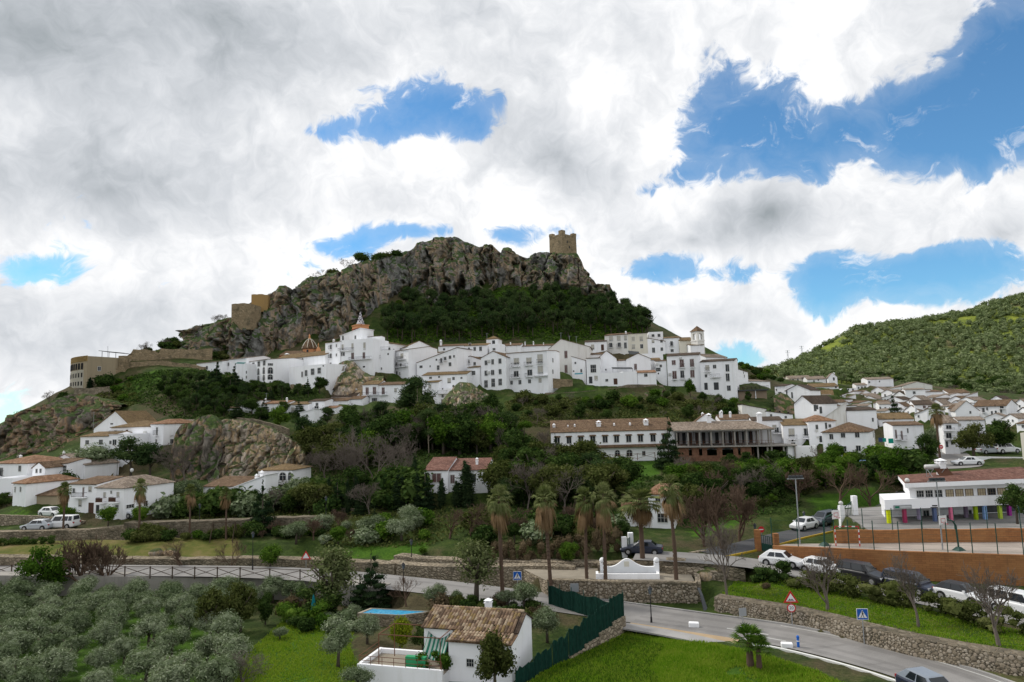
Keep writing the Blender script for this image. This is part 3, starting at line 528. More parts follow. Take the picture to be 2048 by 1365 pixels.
H('T7', 872, 1246, 417, 752, 187, 184.5, 9, 's', 1.2, 3, 'large white house with maroon shutters and a dark tiled roof', 'm953,487,38,50 m1045,498,42,84 m1160,492,40,84 m962,628,42,84 b1050,620,38,78 m1165,615,42,80 c910,618,32,28 c1030,437,30,24', rail=[(1018, 1078, 500, 545), (1140, 1188, 495, 540), (940, 988, 640, 680), (1030, 1078, 635, 675)])
H('T7', 1250, 1645, 484, 940, 183.5, 180, 9, 's', 1.0, 3, 'tall white house with orange balcony rails at the right end of the row', 'r1335,550,38,60 w1417,533,32,38 b1563,548,36,76 w1320,638,24,32 b1567,655,36,80 w1580,778,36,54 k1320,757,36,80 k1437,755,52,84', rail=[(1305, 1365, 545, 595), (1370, 1480, 615, 655)])
H('T7', 1645, 1792, 552, 740, 190, 197, 8, 'r', .9, 0, 'white house with a tall chimney at the right edge of the old town', 'w1673,596,18,38 w1755,640,18,30 w1745,600,14,26 C1705,525,24,60')
H('T7', 1790, 2048, 700, 790, 197, 205, 7, 's', .8, 5, 'plain white houses end wall stepping down beside the restaurant terrace', '')
H('T7', 742, 868, 474, 760, 188, 187.5, 7, 's', .6, 0, 'narrow white house with a terrace window left of the maroon shutters', 'W775,566,48,38 v778,612,14,18 w805,525,24,28 c760,508,30,26')
H('T7', 540, 752, 606, 740, 180, 179.5, 5, 's', .8, 2, 'little white house with orange roof edge above the stone wall', 'w635,630,34,34')
H('T7', 412, 690, 452, 620, 187.5, 187, 7, 'x', 1.5, 1, 'white gabled house with one maroon door in the middle of the right row', 'm518,536,28,64')
H('T7', 285, 415, 470, 560, 189.5, 189, 6, 's', .6, 3, 'small white house with thin dark roof edge below the cream house', '')
H('T7', 660, 800, 462, 560, 193, 192.5, 6, 's', .9, 1, 'white house with ochre roof behind the terrace window house', '')
H('T7', 560, 830, 395, 470, 201, 200.5, 3, 'f', .2, 0, 'white street wall with dark pergola below the cream house', '')
H('T7', 1315, 1560, 425, 500, 199, 203, 7, 'g', 1.3, 5, 'white house with brick chimney right of the bell tower', 'C1405,415,36,50')
# lower rows on the left
H('T4', 1555, 2010, 858, 955, 181, 178, 5, 'f', .2, 0, 'long white wall house with small maroon windows under the bare rock', 'w1875,850,24,26 m1955,850,18,28 m2005,862,18,40')
H('T4', 1700, 2000, 932, 990, 176, 175, 5, 's', 1.5, 3, 'white shed with a wide dark tile roof below the bare rock', '')
H('T5', 485, 664, 742, 985, 175.5, 175, 7, 's', 1.3, 1, 'white house with two maroon balcony doors over a glazed door', 'm538,812,32,78 m620,806,35,78 W535,920,56,76 W620,925,56,66', rail=[(485, 660, 822, 858), (485, 570, 930, 970)])
H('T5', 666, 965, 747, 985, 174.5, 174, 7, 's', 1.0, 0, 'white house with one maroon balcony door left of the big pine', 'm720,810,30,74 r860,800,26,40', rail=[(666, 770, 822, 855)])
H('T5', 322, 482, 908, 1010, 171, 170.5, 5, 's', .9, 0, 'white cottage with brown roof above the dark garden trees', '')
H('T5', 52, 322, 930, 1010, 170, 169.5, 5, 's', .9, 0, 'low white cottage with long brown roof at the end of the lower row', '')
H('T4', 1428, 1622, 988, 1140, 165, 164.5, 6, 's', 1.0, 3, 'white house with dark roof and a little railed balcony in the lower row', 'w1530,1020,30,34 b1525,1060,46,36 k1525,1130,36,24', rail=[(1490, 1565, 1060, 1088)])
H('T4', 1625, 1760, 1068, 1140, 163.5, 163, 4, 's', .8, 2, 'tiny white house with orange lean to roof in the lower row', 'w1705,1105,26,28')
H('T4', 1172, 1426, 1028, 1140, 163.5, 163, 6, 's', 1.1, 1, 'white house with ochre roof and two beige shutters in the lower row', 'r1240,1082,36,44 r1350,1080,36,44')
H('T4', 852, 1166, 1018, 1150, 163, 162.5, 6, 's', 1.1, 2, 'white house with orange roof between two chimneys in the lower row', 'W915,1072,40,48 C912,965,22,40 C1168,955,22,44')
H('T4', 586, 852, 1042, 1130, 163.5, 162.5, 6, 'l', 1.2, 1, 'white house with slanting ochre roof at the left of the lower row', 'w612,1080,18,26')
H('T4', 402, 590, 1070, 1115, 163.5, 163, 4, 's', .5, 0, 'low white outhouse at the left end of the lower row', '')
H('T4', 1325, 1502, 1122, 1240, 158, 157.5, 5, 'l', .7, -1, 'small white house with one window beside the dark garden awning', 'w1410,1155,20,26')
# upper left houses
H('L1', 785, 1060, 947, 1140, 138.5, 136.5, 6, 's', 1.2, 1, 'white house with ochre roof and two wide windows below the left cliff', 'W852,1000,42,38 W985,997,44,42')
H('L1', 1060, 1300, 938, 1165, 136.5, 136, 6, 'f', .3, 0, 'white house with terrace and street door right of the two window house', 'w1078,1000,20,30 w1118,1000,36,50 w1190,1000,28,42 w1075,1104,18,26 k1105,1122,26,74', rail=[(1060, 1200, 905, 935)])
H('L1', 1086, 1465, 857, 960, 143, 141, 8, 'h', 1.8, 1, 'white upper storey with ochre hipped roof behind the terrace', 'w1127,910,26,48 d1238,905,26,52 c1420,905,28,28')
H('L1', 915, 1290, 868, 960, 149, 147, 9, 'x', 3.6, 1, 'big white gable behind the hipped roof on the left', 'v1090,820,30,12', apex=.55)
H('L1', 1466, 1596, 824, 1020, 141, 138.5, 7.5, 'h', 1.3, 2, 'square white tower house with orange pyramid roof at left', 'b1532,893,26,72 w1525,990,24,36 Rw1675,990,16,40')
H('L1', 1680, 1790, 818, 900, 152, 151, 6, 'x', .7, 5, 'small white house peeping out right of the square tower house', 'W1740,890,34,24')
H('L1', -60, 268, 1208, 1420, 126, 123, 9, 'h', 1.8, 2, 'large white house with orange hipped roof at the left picture edge', 'w195,1255,34,50 b15,1290,40,76 C75,1180,34,40 C182,1140,22,40')
H('L2', 480, 668, 332, 500, 126, 125, 5, 's', 1.0, 0, 'white house with one barred window and brown roof on the left', 'W632,378,40,54')
H('L2', 430, 830, 345, 520, 132, 128, 7, 'x', 2.0, 5, 'tall white gable house with a chimney behind the barred window house', 'W745,475,34,24 C502,225,20,44')
H('L2', 318, 440, 372, 510, 122, 121.5, 8, 'x', .9, 0, 'white house with two small square windows side by side at left', 'w358,402,20,36 w397,400,20,36')
H('L2', 130, 256, 520, 740, 113, 111, 8, 'h', 1.3, 2, 'small white house with orange pyramid roof by the lane', 'w150,582,18,46 w202,580,22,44')
H('L2', -60, 122, 490, 630, 117, 116, 7, 'f', .3, 0, 'plain white house cut by the left picture edge', '')
H('L2', 280, 560, 640, 720, 113, 111, 7, 's', 2.2, 0, 'low house almost hidden by its red brown roof behind garden shrubs', '', TAN)
H('L2', 672, 942, 532, 800, 108.5, 106.5, 7, 's', 1.1, 0, 'white house with brown garage door and tiled balcony by the lane', 'w722,592,28,38 m815,608,20,84 r880,578,36,46 r783,716,36,58 d888,766,66,104', rail=[(735, 850, 610, 652)])
H('L2', 942, 1210, 565, 862, 104.5, 102.5, 9, 'h', 2.0, 5, 'white house with two brown wooden balconies and pale tile roof by the lane', 'r1022,635,26,44 r1152,630,30,40 w1087,608,18,26 W1143,756,40,40 k950,775,40,80 RW1268,745,40,30 Rw1420,720,20,50', wood=[(976, 1040, 660, 705), (1102, 1170, 655, 700)])
H('M3', 130, 640, 850, 930, 115, 113, 8, 's', 1.7, 0, 'long white house with brown roof below the pale rock outcrop', 'C755,715,34,60 C650,745,28,50')
H('M3', 415, 735, 862, 930, 111.5, 110.5, 4, 'l', 1.9, -1, 'white sloping garden wall house in front of the long brown roof', '')
H('M3', 665, 1000, 692, 820, 119, 118, 7, 'h', 1.2, 1, 'white pavilion with arched porch and ochre roof below the rock', 'a905,748,64,74 a975,745,36,74 r695,745,40,40')
H('M4', 432, 660, 692, 905, 103, 102.5, 8, 's', 2.3, 4, 'white villa wing with red roof and one large shuttered window', 'm552,762,84,82')
H('M4', 660, 1045, 692, 905, 103.5, 103, 8, 's', 2.0, 4, 'white villa with red roof half hidden by garden trees', 'm708,774,38,74 k910,760,50,70 C945,575,28,30')
H('M5', 1052, 1300, 918, 1250, 92, 91, 8, 'h', 1.6, 2, 'white two storey house with orange roof behind the palms', 'w1150,970,44,60 r1165,1025,60,30 W1195,1152,90,80')
H('M5', 800, 1052, 1085, 1230, 92.5, 92, 5, 's', .8, 2, 'low white annex of the house behind the palms', '')
H('M5', 105, 1310, 322, 600, 143.5, 142, 9, 's', 3.6, 0, 'long white two storey hotel with ten hooded upper windows', 'q170,398,42,60 q283,396,42,60 q400,394,44,62 q515,388,44,62 q635,386,44,60 q747,384,44,60 q865,381,44,60 q980,378,44,60 q1102,374,44,64 q1215,372,44,60 w530,530,25,36 w625,530,28,36 a755,522,46,60 a872,520,52,62 w1012,522,28,40 C135,262,30,66 C570,240,50,80 C1030,222,50,80 C272,252,16,20 C337,245,18,24 C722,236,18,26 C876,232,20,28', ledge=(100, 1230, 470, 446))
# around the unfinished building
H('M6', 385, 795, 262, 330, 151, 150, 7, 's', 1.6, 0, 'white house with brown roof and five chimneys behind the unfinished building', 'C400,160,34,60 C512,160,30,30 C350,180,26,46 C298,170,28,46')
H('M6', 60, 352, 290, 330, 153, 152, 6, 'x', 1.8, 0, 'white gable with a slender chimney behind the unfinished building', 'C158,190,34,66')
H('M6', 792, 1182, 272, 580, 143, 141.5, 8, 's', 1.0, 3, 'white house with dark roof right of the unfinished building', 'b1110,385,44,56 r1080,350,40,50', rail=[(1060, 1200, 400, 430)])
H('M6', 1186, 1612, 332, 600, 138.5, 137, 8, 's', 1.7, 1, 'white house with ochre roof and two round iron balconies', 'B1300,420,62,90 b1492,412,58,84 w1322,572,42,44 v1310,520,20,24 v1496,516,20,24', rail=[(1255, 1362, 450, 500), (1445, 1553, 440, 492)])
H('M6', 1250, 1622, 604, 770, 134, 133.5, 1.2, 'f', .1, 0, 'white garden wall in front of the round balcony house', '')
H('M6', 662, 972, 62, 235, 160, 159, 7, 'r', 1.2, 3, 'pale grey blank house with a slanting dark roof edge', '', WHITE2)
H('M6', 972, 1312, 150, 240, 159, 158, 7, 'r', .9, 3, 'white house with four tiny square windows under a slanting roof', 'v1025,136,20,20 v1147,150,20,18 v1258,166,20,18 w1038,198,22,26 w1225,222,24,28')
# right hillside village
H('V1', 490, 642, 308, 490, 188, 186, 7, 's', .6, 3, 'white house with a white railed balcony beside the restaurant terrace', 'b565,410,40,50 w515,355,14,30', rail=[(500, 635, 395, 455)])
H('V1', 642, 985, 372, 540, 182, 178, 9, 'x', 1.5, 3, 'white gabled house with two tall dark doors above the rock', 'k662,416,18,100 k735,430,20,84 Rw950,470,20,30')
H('V1', 762, 1010, 556, 760, 160, 157, 14, 'x', 1.8, 3, 'white gabled house with tall dark windows along its right side', 'Rk1060,610,40,90 Rk1092,600,30,60 Rk1140,640,40,95')
H('V1', 1190, 1500, 745, 880, 151, 149, 9, 'l', 3.0, -1, 'big blank white wall rising to the right', '', WHITE2)
H('V1', 1500, 1925, 652, 880, 149.5, 148, 9, 's', 1.0, 3, 'big white house with blank walls and one window behind the apartment block', 'w1875,776,20,48')
H('V1', 960, 1345, 800, 1060, 136.5, 135.5, 8, 'h', 1.6, 2, 'white house with orange roof and drainpipe left of the apartment block', 'w1085,880,30,60 w1215,862,24,80 w1268,862,30,40 k1140,1050,34,86 c1080,930,34,30 c1100,1020,32,30')
H('V1', 1160, 1812, 955, 1305, 125, 121, 11, 'h', 2.3, 0, 'white apartment block with red brown hipped roof and six windows', 'w1290,1015,44,68 w1455,996,50,60 w1655,990,50,66 w1305,1200,50,74 w1470,1186,54,66 w1673,1180,54,70 Rw1880,980,40,80 Rw1955,985,30,80 Rw2018,985,30,80')
H('V1', 690, 1005, 200, 260, 263, 262, 7, 'g', 1.3, 5, 'pale stone farmhouse on the hillside above the village', 'w750,216,18,30 w818,212,18,44 w878,192,18,26', CREAM)
H('V1', 950, 1212, 210, 280, 256, 255, 7, 'g', 1.3, 5, 'white farmhouse with pale roof on the hillside right of the stone one', 'w1045,238,16,40 w1105,212,16,24')
H('V1', 1245, 1372, 180, 270, 250, 249, 12, 'x', 1.6, 5, 'white gabled farmhouse with red chimney on the hillside', 'w1325,200,20,40 C1365,120,24,26')
H('V1', 1000, 1392, 320, 430, 240, 238, 8, 's', 1.5, 1, 'long white hillside house with seven small windows', 'w1120,342,20,30 v1170,346,12,20 w1245,352,30,36 w1353,312,22,34 w1075,410,24,24 w1125,402,20,24')
H('V1', 1640, 1797, 292, 350, 246, 245, 7, 's', .9, 5, 'small white hillside house with three windows left of the white box house', 'w1675,326,18,26 w1722,326,22,36 w1765,320,22,30')
H('V1', 1800, 2165, 212, 310, 251, 249, 9, 's', 1.0, 5, 'white box shaped house on the hillside above the village', 'w1825,246,20,26 v1970,236,14,20')
H('V1', 390, 642, 202, 260, 257, 256, 6, 's', .6, 5, 'low white house at the top left of the hillside', 'w500,215,16,24 k560,215,40,34')
H('V1', 1060, 1330, 462, 500, 228, 226, 9, 'g', 2.6, 1, 'house with a broad ochre roof in the middle of the hillside', '')
H('V1', 1440, 1640, 345, 390, 243, 242, 4, 'f', .2, 0, 'white garden wall house with two dark openings on the hillside', 'k1530,352,20,24 k1595,350,20,24')
H('V2', 1330, 1795, 592, 740, 166, 161, 10, 'g', 2.2, 0, 'white house with brown roof and balconies at the right of the village', 'b1475,640,24,56 w1528,622,18,36 v1638,578,14,22 b1735,600,40,36 k1595,678,20,46 k1650,672,20,46 w1725,655,20,46')
H('V2', 1080, 1412, 650, 740, 160, 158, 9, 'x', 2.2, 5, 'white gable with one window in front of the brown roof house', 'w1290,672,20,34')
H('V2', 975, 1180, 625, 700, 168, 166, 8, 's', 1.4, 0, 'white house with steep brown roof left of the white gable', '')
H('V2', 902, 1112, 818, 1260, 132, 131, 12, 'h', 1.9, 5, 'white house with pink balcony under a pale orange roof right of the palm', 'b985,880,60,50 b985,1000,60,70 k960,1122,26,80 w1035,1102,30,48', rail=[(890, 1060, 890, 925), (900, 1065, 1000, 1045)])
H('V2', 1112, 1492, 790, 1200, 133.5, 131.5, 10, 's', .8, 5, 'white wing under pale orange roof behind the grey tree', 'r1120,850,30,34')
H('V2', 1940, 2130, 835, 920, 141, 139, 8, 's', 1.0, 0, 'white house with brown roof at the right picture edge', 'W2035,870,30,36')
H('V2', 1996, 2130, 990, 1330, 112.5, 111.5, 6, 'f', .3, 0, 'cream house wall at the right picture edge below the trees', '', CREAM)
H('V2', 500, 765, 572, 660, 171, 169.5, 7, 's', 1.2, 3, 'white house with dark roof and two maroon openings left of the tall palm', 'm640,596,30,34 m708,608,24,56')
H('V2', 0, 492, 775, 850, 151, 149, 8, 's', 1.9, 1, 'white house with broad lichen yellow roof behind the tall palm', 'k212,765,14,24')
H('V2', 190, 625, 862, 1180, 128, 126.5, 8, 's', .8, 0, 'white terraced house with two maroon balcony doors right of the apartment block', 'm240,985,20,118 m322,1000,20,118 w405,930,16,60', rail=[(225, 298, 990, 1045), (310, 380, 1000, 1060)])
H('V2', 340, 752, 300, 380, 236, 234, 9, 'x', 1.3, 5, 'old cream gable with stained wall at the top of the village', '', WHITE2)
H('V2', 370, 652, 358, 500, 207, 205, 8, 's', .5, 5, 'white house with one dark window below the old cream gable', 'w497,394,30,36 w487,470,16,36')
H('V2', 652, 905, 388, 490, 210, 209, 8, 's', .7, 0, 'white house with low walls right of the dark window house', '')
H('V2', 992, 1282, 404, 500, 206, 205, 8, 'g', 1.2, 0, 'white house with plants along its roof terrace below the olive hill', '')
H('V2', 0, 172, 562, 670, 176, 175, 7, 's', .7, 5, 'white house with two windows left of the single conifer', 'w15,620,20,50 w90,622,20,44')
# crowded white cubes of the hillside: nothing sets these apart
_cr = random.Random(5)
for (z, x0, x1, y0, Y) in [('V1', 1235, 1420, 500, 222), ('V1', 1380, 1600, 478, 226), ('V1', 1500, 1700, 545, 205), ('V1', 1690, 1880, 420, 229), ('V1', 1850, 2040, 372, 232), ('V1', 1720, 1930, 492, 215), ('V1', 1560, 1800, 590, 190), ('V1', 1880, 2060, 545, 196), ('V1', 1200, 1420, 590, 186), ('V1', 1640, 1800, 455, 224), ('V2', 30, 210, 400, 222), ('V2', 200, 380, 440, 208), ('V2', 310, 520, 555, 184), ('V2', 360, 560, 645, 172), ('V2', 120, 330, 500, 196), ('V2', 750, 980, 505, 192), ('V2', 980, 1190, 500, 196), ('V2', 1120, 1340, 510, 184), ('V2', 1780, 2000, 560, 178), ('V2', 1900, 2100, 560, 172), ('V2', 860, 1100, 590, 178), ('V2', 1960, 2120, 660, 160), ('V2', 640, 860, 640, 166), ('V1', 1850, 2050, 660, 168), ('V2', 150, 400, 340, 238), ('V1', 2000, 2140, 470, 214), ('V1', 1010, 1180, 470, 218), ('V1', 1180, 1330, 540, 200), ('V1', 1330, 1480, 545, 206), ('V1', 1440, 1600, 425, 232), ('V1', 1560, 1720, 390, 236), ('V1', 1300, 1450, 635, 176), ('V1', 1180, 1300, 640, 172), ('V1', 1480, 1640, 480, 214), ('V1', 1940, 2080, 600, 182), ('V2', 620, 800, 470, 200), ('V2', 800, 960, 440, 205), ('V2', 420, 600, 500, 194), ('V2', 560, 760, 560, 182), ('V2', 720, 900, 560, 184), ('V2', 200, 360, 590, 178), ('V2', 1200, 1400, 450, 200), ('V2', 1560, 1760, 500, 182), ('V2', 1000, 1180, 560, 186), ('V2', 500, 680, 700, 160), ('V2', 1500, 1800, 745, 150), ('V2', 1750, 1960, 760, 148), ('V2', 340, 520, 420, 212)]:
    t = _cr.choice('xxxsl'); H(z, x0, x1, y0, y0+75, Y+_cr.uniform(0, 3), Y-_cr.uniform(0, 3), _cr.uniform(5, 7), t, _cr.uniform(.8, 1.3), _cr.choice([0, 5, 5, 5, 3, 5]), 'small white house with tiled roof crowded among others on the right hillside',
        'w%d,%d,20,30' % (x0+(x1-x0)*_cr.uniform(.25, .45), y0+_cr.uniform(24, 34)) + (' w%d,%d,20,30' % (x0+(x1-x0)*_cr.uniform(.6, .8), y0+30) if _cr.random() < .6 else ''), crowd=True)

for h in sorted(HS, key=lambda q: -q['dist']):
    c, s = math.cos(h['rz']), math.sin(h['rz']); W, D, o = h['W'], h['D'], h['o']
    poly = [(o.x+c*x-s*y, o.y+s*x+c*y) for x, y in ((-.3, 0), (W+.3, 0), (W+.3, D), (-.3, D))]
    poly_stamp(poly, o.z, 1.6, -.05)

UNIT = {}
def unit(kind):
    """unit meshes: x,z from -.5 to .5, y towards the street is negative"""
    if kind in UNIT: return UNIT[kind]
    b = MB()
    if kind == 'frame':
        t = .09
        for q in ((-.5-t, -.5, -.5-t, .5+t), (.5, .5+t, -.5-t, .5+t), (-.5, .5, .5, .5+t), (-.5, .5, -.5-t*1.3, -.5)): b.box(q[0], q[1], -.07, .02, q[2], q[3])
        b.box(-.03, .03, -.04, -.012, -.5, .5)
    elif kind == 'wide':
        t = .06
        for q in ((-.5-t, -.5, -.5-t, .5+t), (.5, .5+t, -.5-t, .5+t), (-.5, .5, .5, .5+t), (-.5, .5, -.5-t*1.3, -.5)): b.box(q[0], q[1], -.07, .02, q[2], q[3])
        for x in (-.18, .18): b.box(x-.015, x+.015, -.04, -.012, -.5, .5)
        b.box(-.5, .5, -.038, -.014, -.015, .015)
    elif kind == 'pane': b.box(-.5, .5, -.01, .03, -.5, .5)
    elif kind == 'slat':
        for i in range(8): z = -.5+i/8; b.box(-.5, .5, -.03, .02, z+.01, z+.118)
    elif kind == 'door':
        b.box(-.5, .5, -.03, .03, -.5, .5); b.box(-.36, -.05, -.05, -.028, .02, .4); b.box(.05, .36, -.05, -.028, .02, .4); b.box(-.36, -.05, -.05, -.028, -.42, -.06); b.box(.05, .36, -.05, -.028, -.42, -.06)
    elif kind == 'archf':
        n = 8; pts = [(-.5, -.5)]+[(-.5*math.cos(math.pi*i/n), .12+.38*math.sin(math.pi*i/n)) for i in range(n+1)]+[(.5, -.5)]
        out = [(-.6, -.5)]+[(-.6*math.cos(math.pi*i/n), .12+.46*math.sin(math.pi*i/n)) for i in range(n+1)]+[(.6, -.5)]
        for i in range(len(pts)-1):
            p, q, r, s = pts[i], pts[i+1], out[i+1], out[i]; b.add([(p[0], -.06, p[1]), (q[0], -.06, q[1]), (r[0], -.06, r[1]), (s[0], -.06, s[1]), (p[0], .02, p[1]), (q[0], .02, q[1]), (r[0], .02, r[1]), (s[0], .02, s[1])], [(0, 1, 2, 3), (1, 0, 4, 5), (3, 2, 6, 7)])
        b.box(-.02, .02, -.035, -.012, -.5, .48); b.box(-.5, .5, -.036, -.014, .1, .14)
    elif kind == 'archp':
        n = 8; pts = [(-.5, -.5)]+[(-.5*math.cos(math.pi*i/n), .12+.38*math.sin(math.pi*i/n)) for i in range(n+1)]+[(.5, -.5)]
        k = len(pts); b.add([(x, -.01, z) for x, z in pts]+[(x, .03, z) for x, z in pts], [tuple(range(k-1, -1, -1)), tuple(range(k, 2*k))]+[(i, (i+1) % k, k+(i+1) % k, k+i) for i in range(k)])
    elif kind == 'chim':
        b.box(-.5, .5, -.5, .5, 0, .72); b.box(-.62, .62, -.62, .62, .72, .78)
        for x in (-.45, .25):
            for y in (-.45, .25): b.box(x, x+.2, y, y+.2, .78, .9)
        b.add([(-.65, -.65, .9), (.65, -.65, .9), (.65, .65, .9), (-.65, .65, .9), (0, 0, 1.05)], [(3, 2, 1, 0), (0, 1, 4), (1, 2, 4), (2, 3, 4), (3, 0, 4)])
    elif kind == 'hood': b.add([(-.68, 0, 0), (.68, 0, 0), (.74, -.45, -.06), (-.74, -.45, -.06), (-.68, 0, .16), (.68, 0, .16), (.74, -.45, .0), (-.74, -.45, .0)], [(0, 1, 2, 3), (7, 6, 5, 4), (3, 2, 6, 7), (1, 0, 4, 5), (0, 3, 7, 4), (2, 1, 5, 6)])
    elif kind == 'ac':
        b.box(-.5, .5, -.35, 0, -.5, .5); b.lathe([(.0, 0), (.34, 0), (.34, .02)], 10)
        for i in range(len(b.v)-30, len(b.v)): x, y, z = b.v[i]; b.v[i] = (x-.1, -.36-z, y)
    UNIT[kind] = b.mesh(kind); return UNIT[kind]
UM = {}
def umesh(kind, m):
    k = (kind, m.name)
    if k not in UM: me = unit(kind).copy(); me.materials.clear(); me.materials.append(m); UM[k] = me
    return UM[k]
def put_unit(name, kind, m, parent, loc, sc, rz=0.0):
    o = bpy.data.objects.new(name, umesh(kind, m)); COL.objects.link(o); o.parent = parent; o.location = loc; o.scale = sc; o.rotation_euler = (0, 0, rz); return o
def opening(root, kind, x, y, z, w, h, rz):
    """one window, door, balcony door... on a wall of a house; (x,y,z) in the house frame"""
    L = (x, y, z); S = (w, 1, h)
    if kind in 'wWb':
        f = put_unit('window', 'wide' if kind == 'W' else 'frame', FRAME, root, L, S, rz); put_unit('pane', 'pane', GLASS, f, (0, 0, 0), (1, 1, 1))
    elif kind in 'rB':
        f = put_unit('window', 'frame', FRAME, root, L, S, rz); put_unit('roller_shutter', 'slat', SHUT, f, (0, .005, .1), (1, 1, .8)); put_unit('pane', 'pane', GLASS, f, (0, .01, -.4), (1, 1, .2))
    elif kind == 'm':
        f = put_unit('window', 'frame', FRAME, root, L, S, rz); put_unit('shutter', 'slat', REDSH, f, (0, 0, 0), (1, 1, 1))
    elif kind == 'a':
        f = put_unit('window', 'archf', FRAME, root, L, S, rz); put_unit('pane', 'archp', GLASS, f, (0, 0, 0), (1, 1, 1))
    elif kind == 'd': put_unit('door', 'door', BROWNF, root, L, S, rz)
    elif kind == 'k': put_unit('door', 'door', DKGREY, root, L, S, rz)
    elif kind == 'v': put_unit('window', 'pane', HOLE, root, L, S, rz)
    elif kind == 'q':
        f = put_unit('window', 'frame', FRAME, root, L, S, rz); put_unit('pane', 'pane', GLASS, f, (0, 0, 0), (1, 1, 1)); put_unit('tile_hood', 'hood', ROOF[0], f, (0, 0, .58), (1, 1, 1))
    elif kind == 'c': put_unit('air_conditioner', 'ac', FRAME, root, L, S, rz)
def railing(x0, x1, z0, z1, dep, m=None, slab=True):
    b = MB(); n = max(3, int((x1-x0)/.14)); 
    for z in (z0+.08, z1): b.box(x0, x1, -dep-.02, -dep+.02, z-.02, z+.02); b.box(x0, x0+.03, -dep, 0, z-.02, z+.02); b.box(x1-.03, x1, -dep, 0, z-.02, z+.02)
    for i in range(n+1): x = x0+(x1-x0)*i/n; b.box(x-.011, x+.011, -dep-.01, -dep+.01, z0+.06, z1)
    return b
def roof_and_body(h):
    W, D, z, rh, t = h['W'], h['D'], h['h'], h['rh'], h['roof']; a = h['kw'].get('apex', .5); sk = -2.5
    B = MB(); Rf = MB(); o = .22; th_ = .12; rot = False
    def ext_x(poly, x0, x1, M):       # (y,z) profile drawn along x
        n = len(poly); M.add([(x0, y, q) for y, q in poly]+[(x1, y, q) for y, q in poly], [tuple(range(n)), tuple(range(2*n-1, n-1, -1))]+[(i+n, (i+1) % n+n, (i+1) % n, i) for i in range(n)])
    def ext_y(poly, y0, y1, M):
        n = len(poly); M.add([(x, y0, q) for x, q in poly]+[(x, y1, q) for x, q in poly], [tuple(range(n-1, -1, -1)), tuple(range(n, 2*n))]+[(i, (i+1) % n, (i+1) % n+n, i+n) for i in range(n)])
    if t == 'g':
        ext_x([(0, sk), (D, sk), (D, z), (D/2, z+rh), (0, z)], 0, W, B); s = rh/(D/2)
        ext_x([(-o, z-o*s+.03), (D/2, z+rh+.03), (D+o, z-o*s+.03), (D+o, z-o*s+.03+th_), (D/2, z+rh+.03+th_), (-o, z-o*s+.03+th_)], -.12, W+.12, Rf)
    elif t == 's':
        ext_x([(0, sk), (D, sk), (D, z+rh*.6), (D*.72, z+rh), (0, z)], 0, W, B); s = rh/(D*.72)
        ext_x([(-o, z-o*s+.03), (D*.72, z+rh+.03), (D+o*.5, z+rh*.5), (D+o*.5, z+rh*.5+th_), (D*.72, z+rh+.03+th_), (-o, z-o*s+.03+th_)], -.1, W+.1, Rf)
    elif t == 'x':
        ext_y([(0, sk), (W, sk), (W, z), (W*a, z+rh), (0, z)], 0, D, B); rot = True; sl, sr = rh/(W*a), rh/(W*(1-a))
        ext_y([(-o, z-o*sl+.03), (W*a, z+rh+.03), (W+o, z-o*sr+.03), (W+o, z-o*sr+.03+th_), (W*a, z+rh+.03+th_), (-o, z-o*sl+.03+th_)], -.14, D+.1, Rf)
    elif t in 'lr':
        zl, zr = (z, z+rh) if t == 'l' else (z+rh, z)
        if t == 'r': zl, zr = z, z-rh
        ext_y([(0, sk), (W, sk), (W, zr), (0, zl)], 0, D, B); rot = True; s = (zr-zl)/W
        ext_y([(-o, zl-o*s+.03), (W+o, zr+o*s+.03), (W+o, zr+o*s+.03+th_), (-o, zl-o*s+.03+th_)], -.16, D+.1, Rf)
    elif t == 'h':
        B.box(0, W, 0, D, sk, z); i = min(W, D)/2; s = rh/i; e = z-o*s+.03
        P = [(-o, -o, e), (W+o, -o, e), (W+o, D+o, e), (-o, D+o, e)]
        r0, r1 = ((i, D/2, z+rh+.03), (W-i, D/2, z+rh+.03)) if W >= D else ((W/2, i, z+rh+.03), (W/2, D-i, z+rh+.03))
        if W >= D: fs = [(0, 1, 5, 4), (1, 2, 5), (2, 3, 4, 5), (3, 0, 4)]
        else: fs = [(0, 1, 4), (1, 2, 5, 4), (2, 3, 5), (3, 0, 4, 5)]
        up = [(x, y, q+th_) for x, y, q in P+[r0, r1]]; Rf.add(up, fs); Rf.add(P+[(x, y, q+th_) for x, y, q in P], [(3, 2, 1, 0)]+[(k, (k+1) % 4, (k+1) % 4+4, k+4) for k in range(4)])
    else:
        B.box(0, W, 0, D, sk, z); p = .18; q = rh
        for c in ((0, W, 0, p), (0, W, D-p, D), (0, p, p, D-p), (W-p, W, p, D-p)): B.box(*c, z, z+q)
        return B, None, False
    return B, Rf, rot
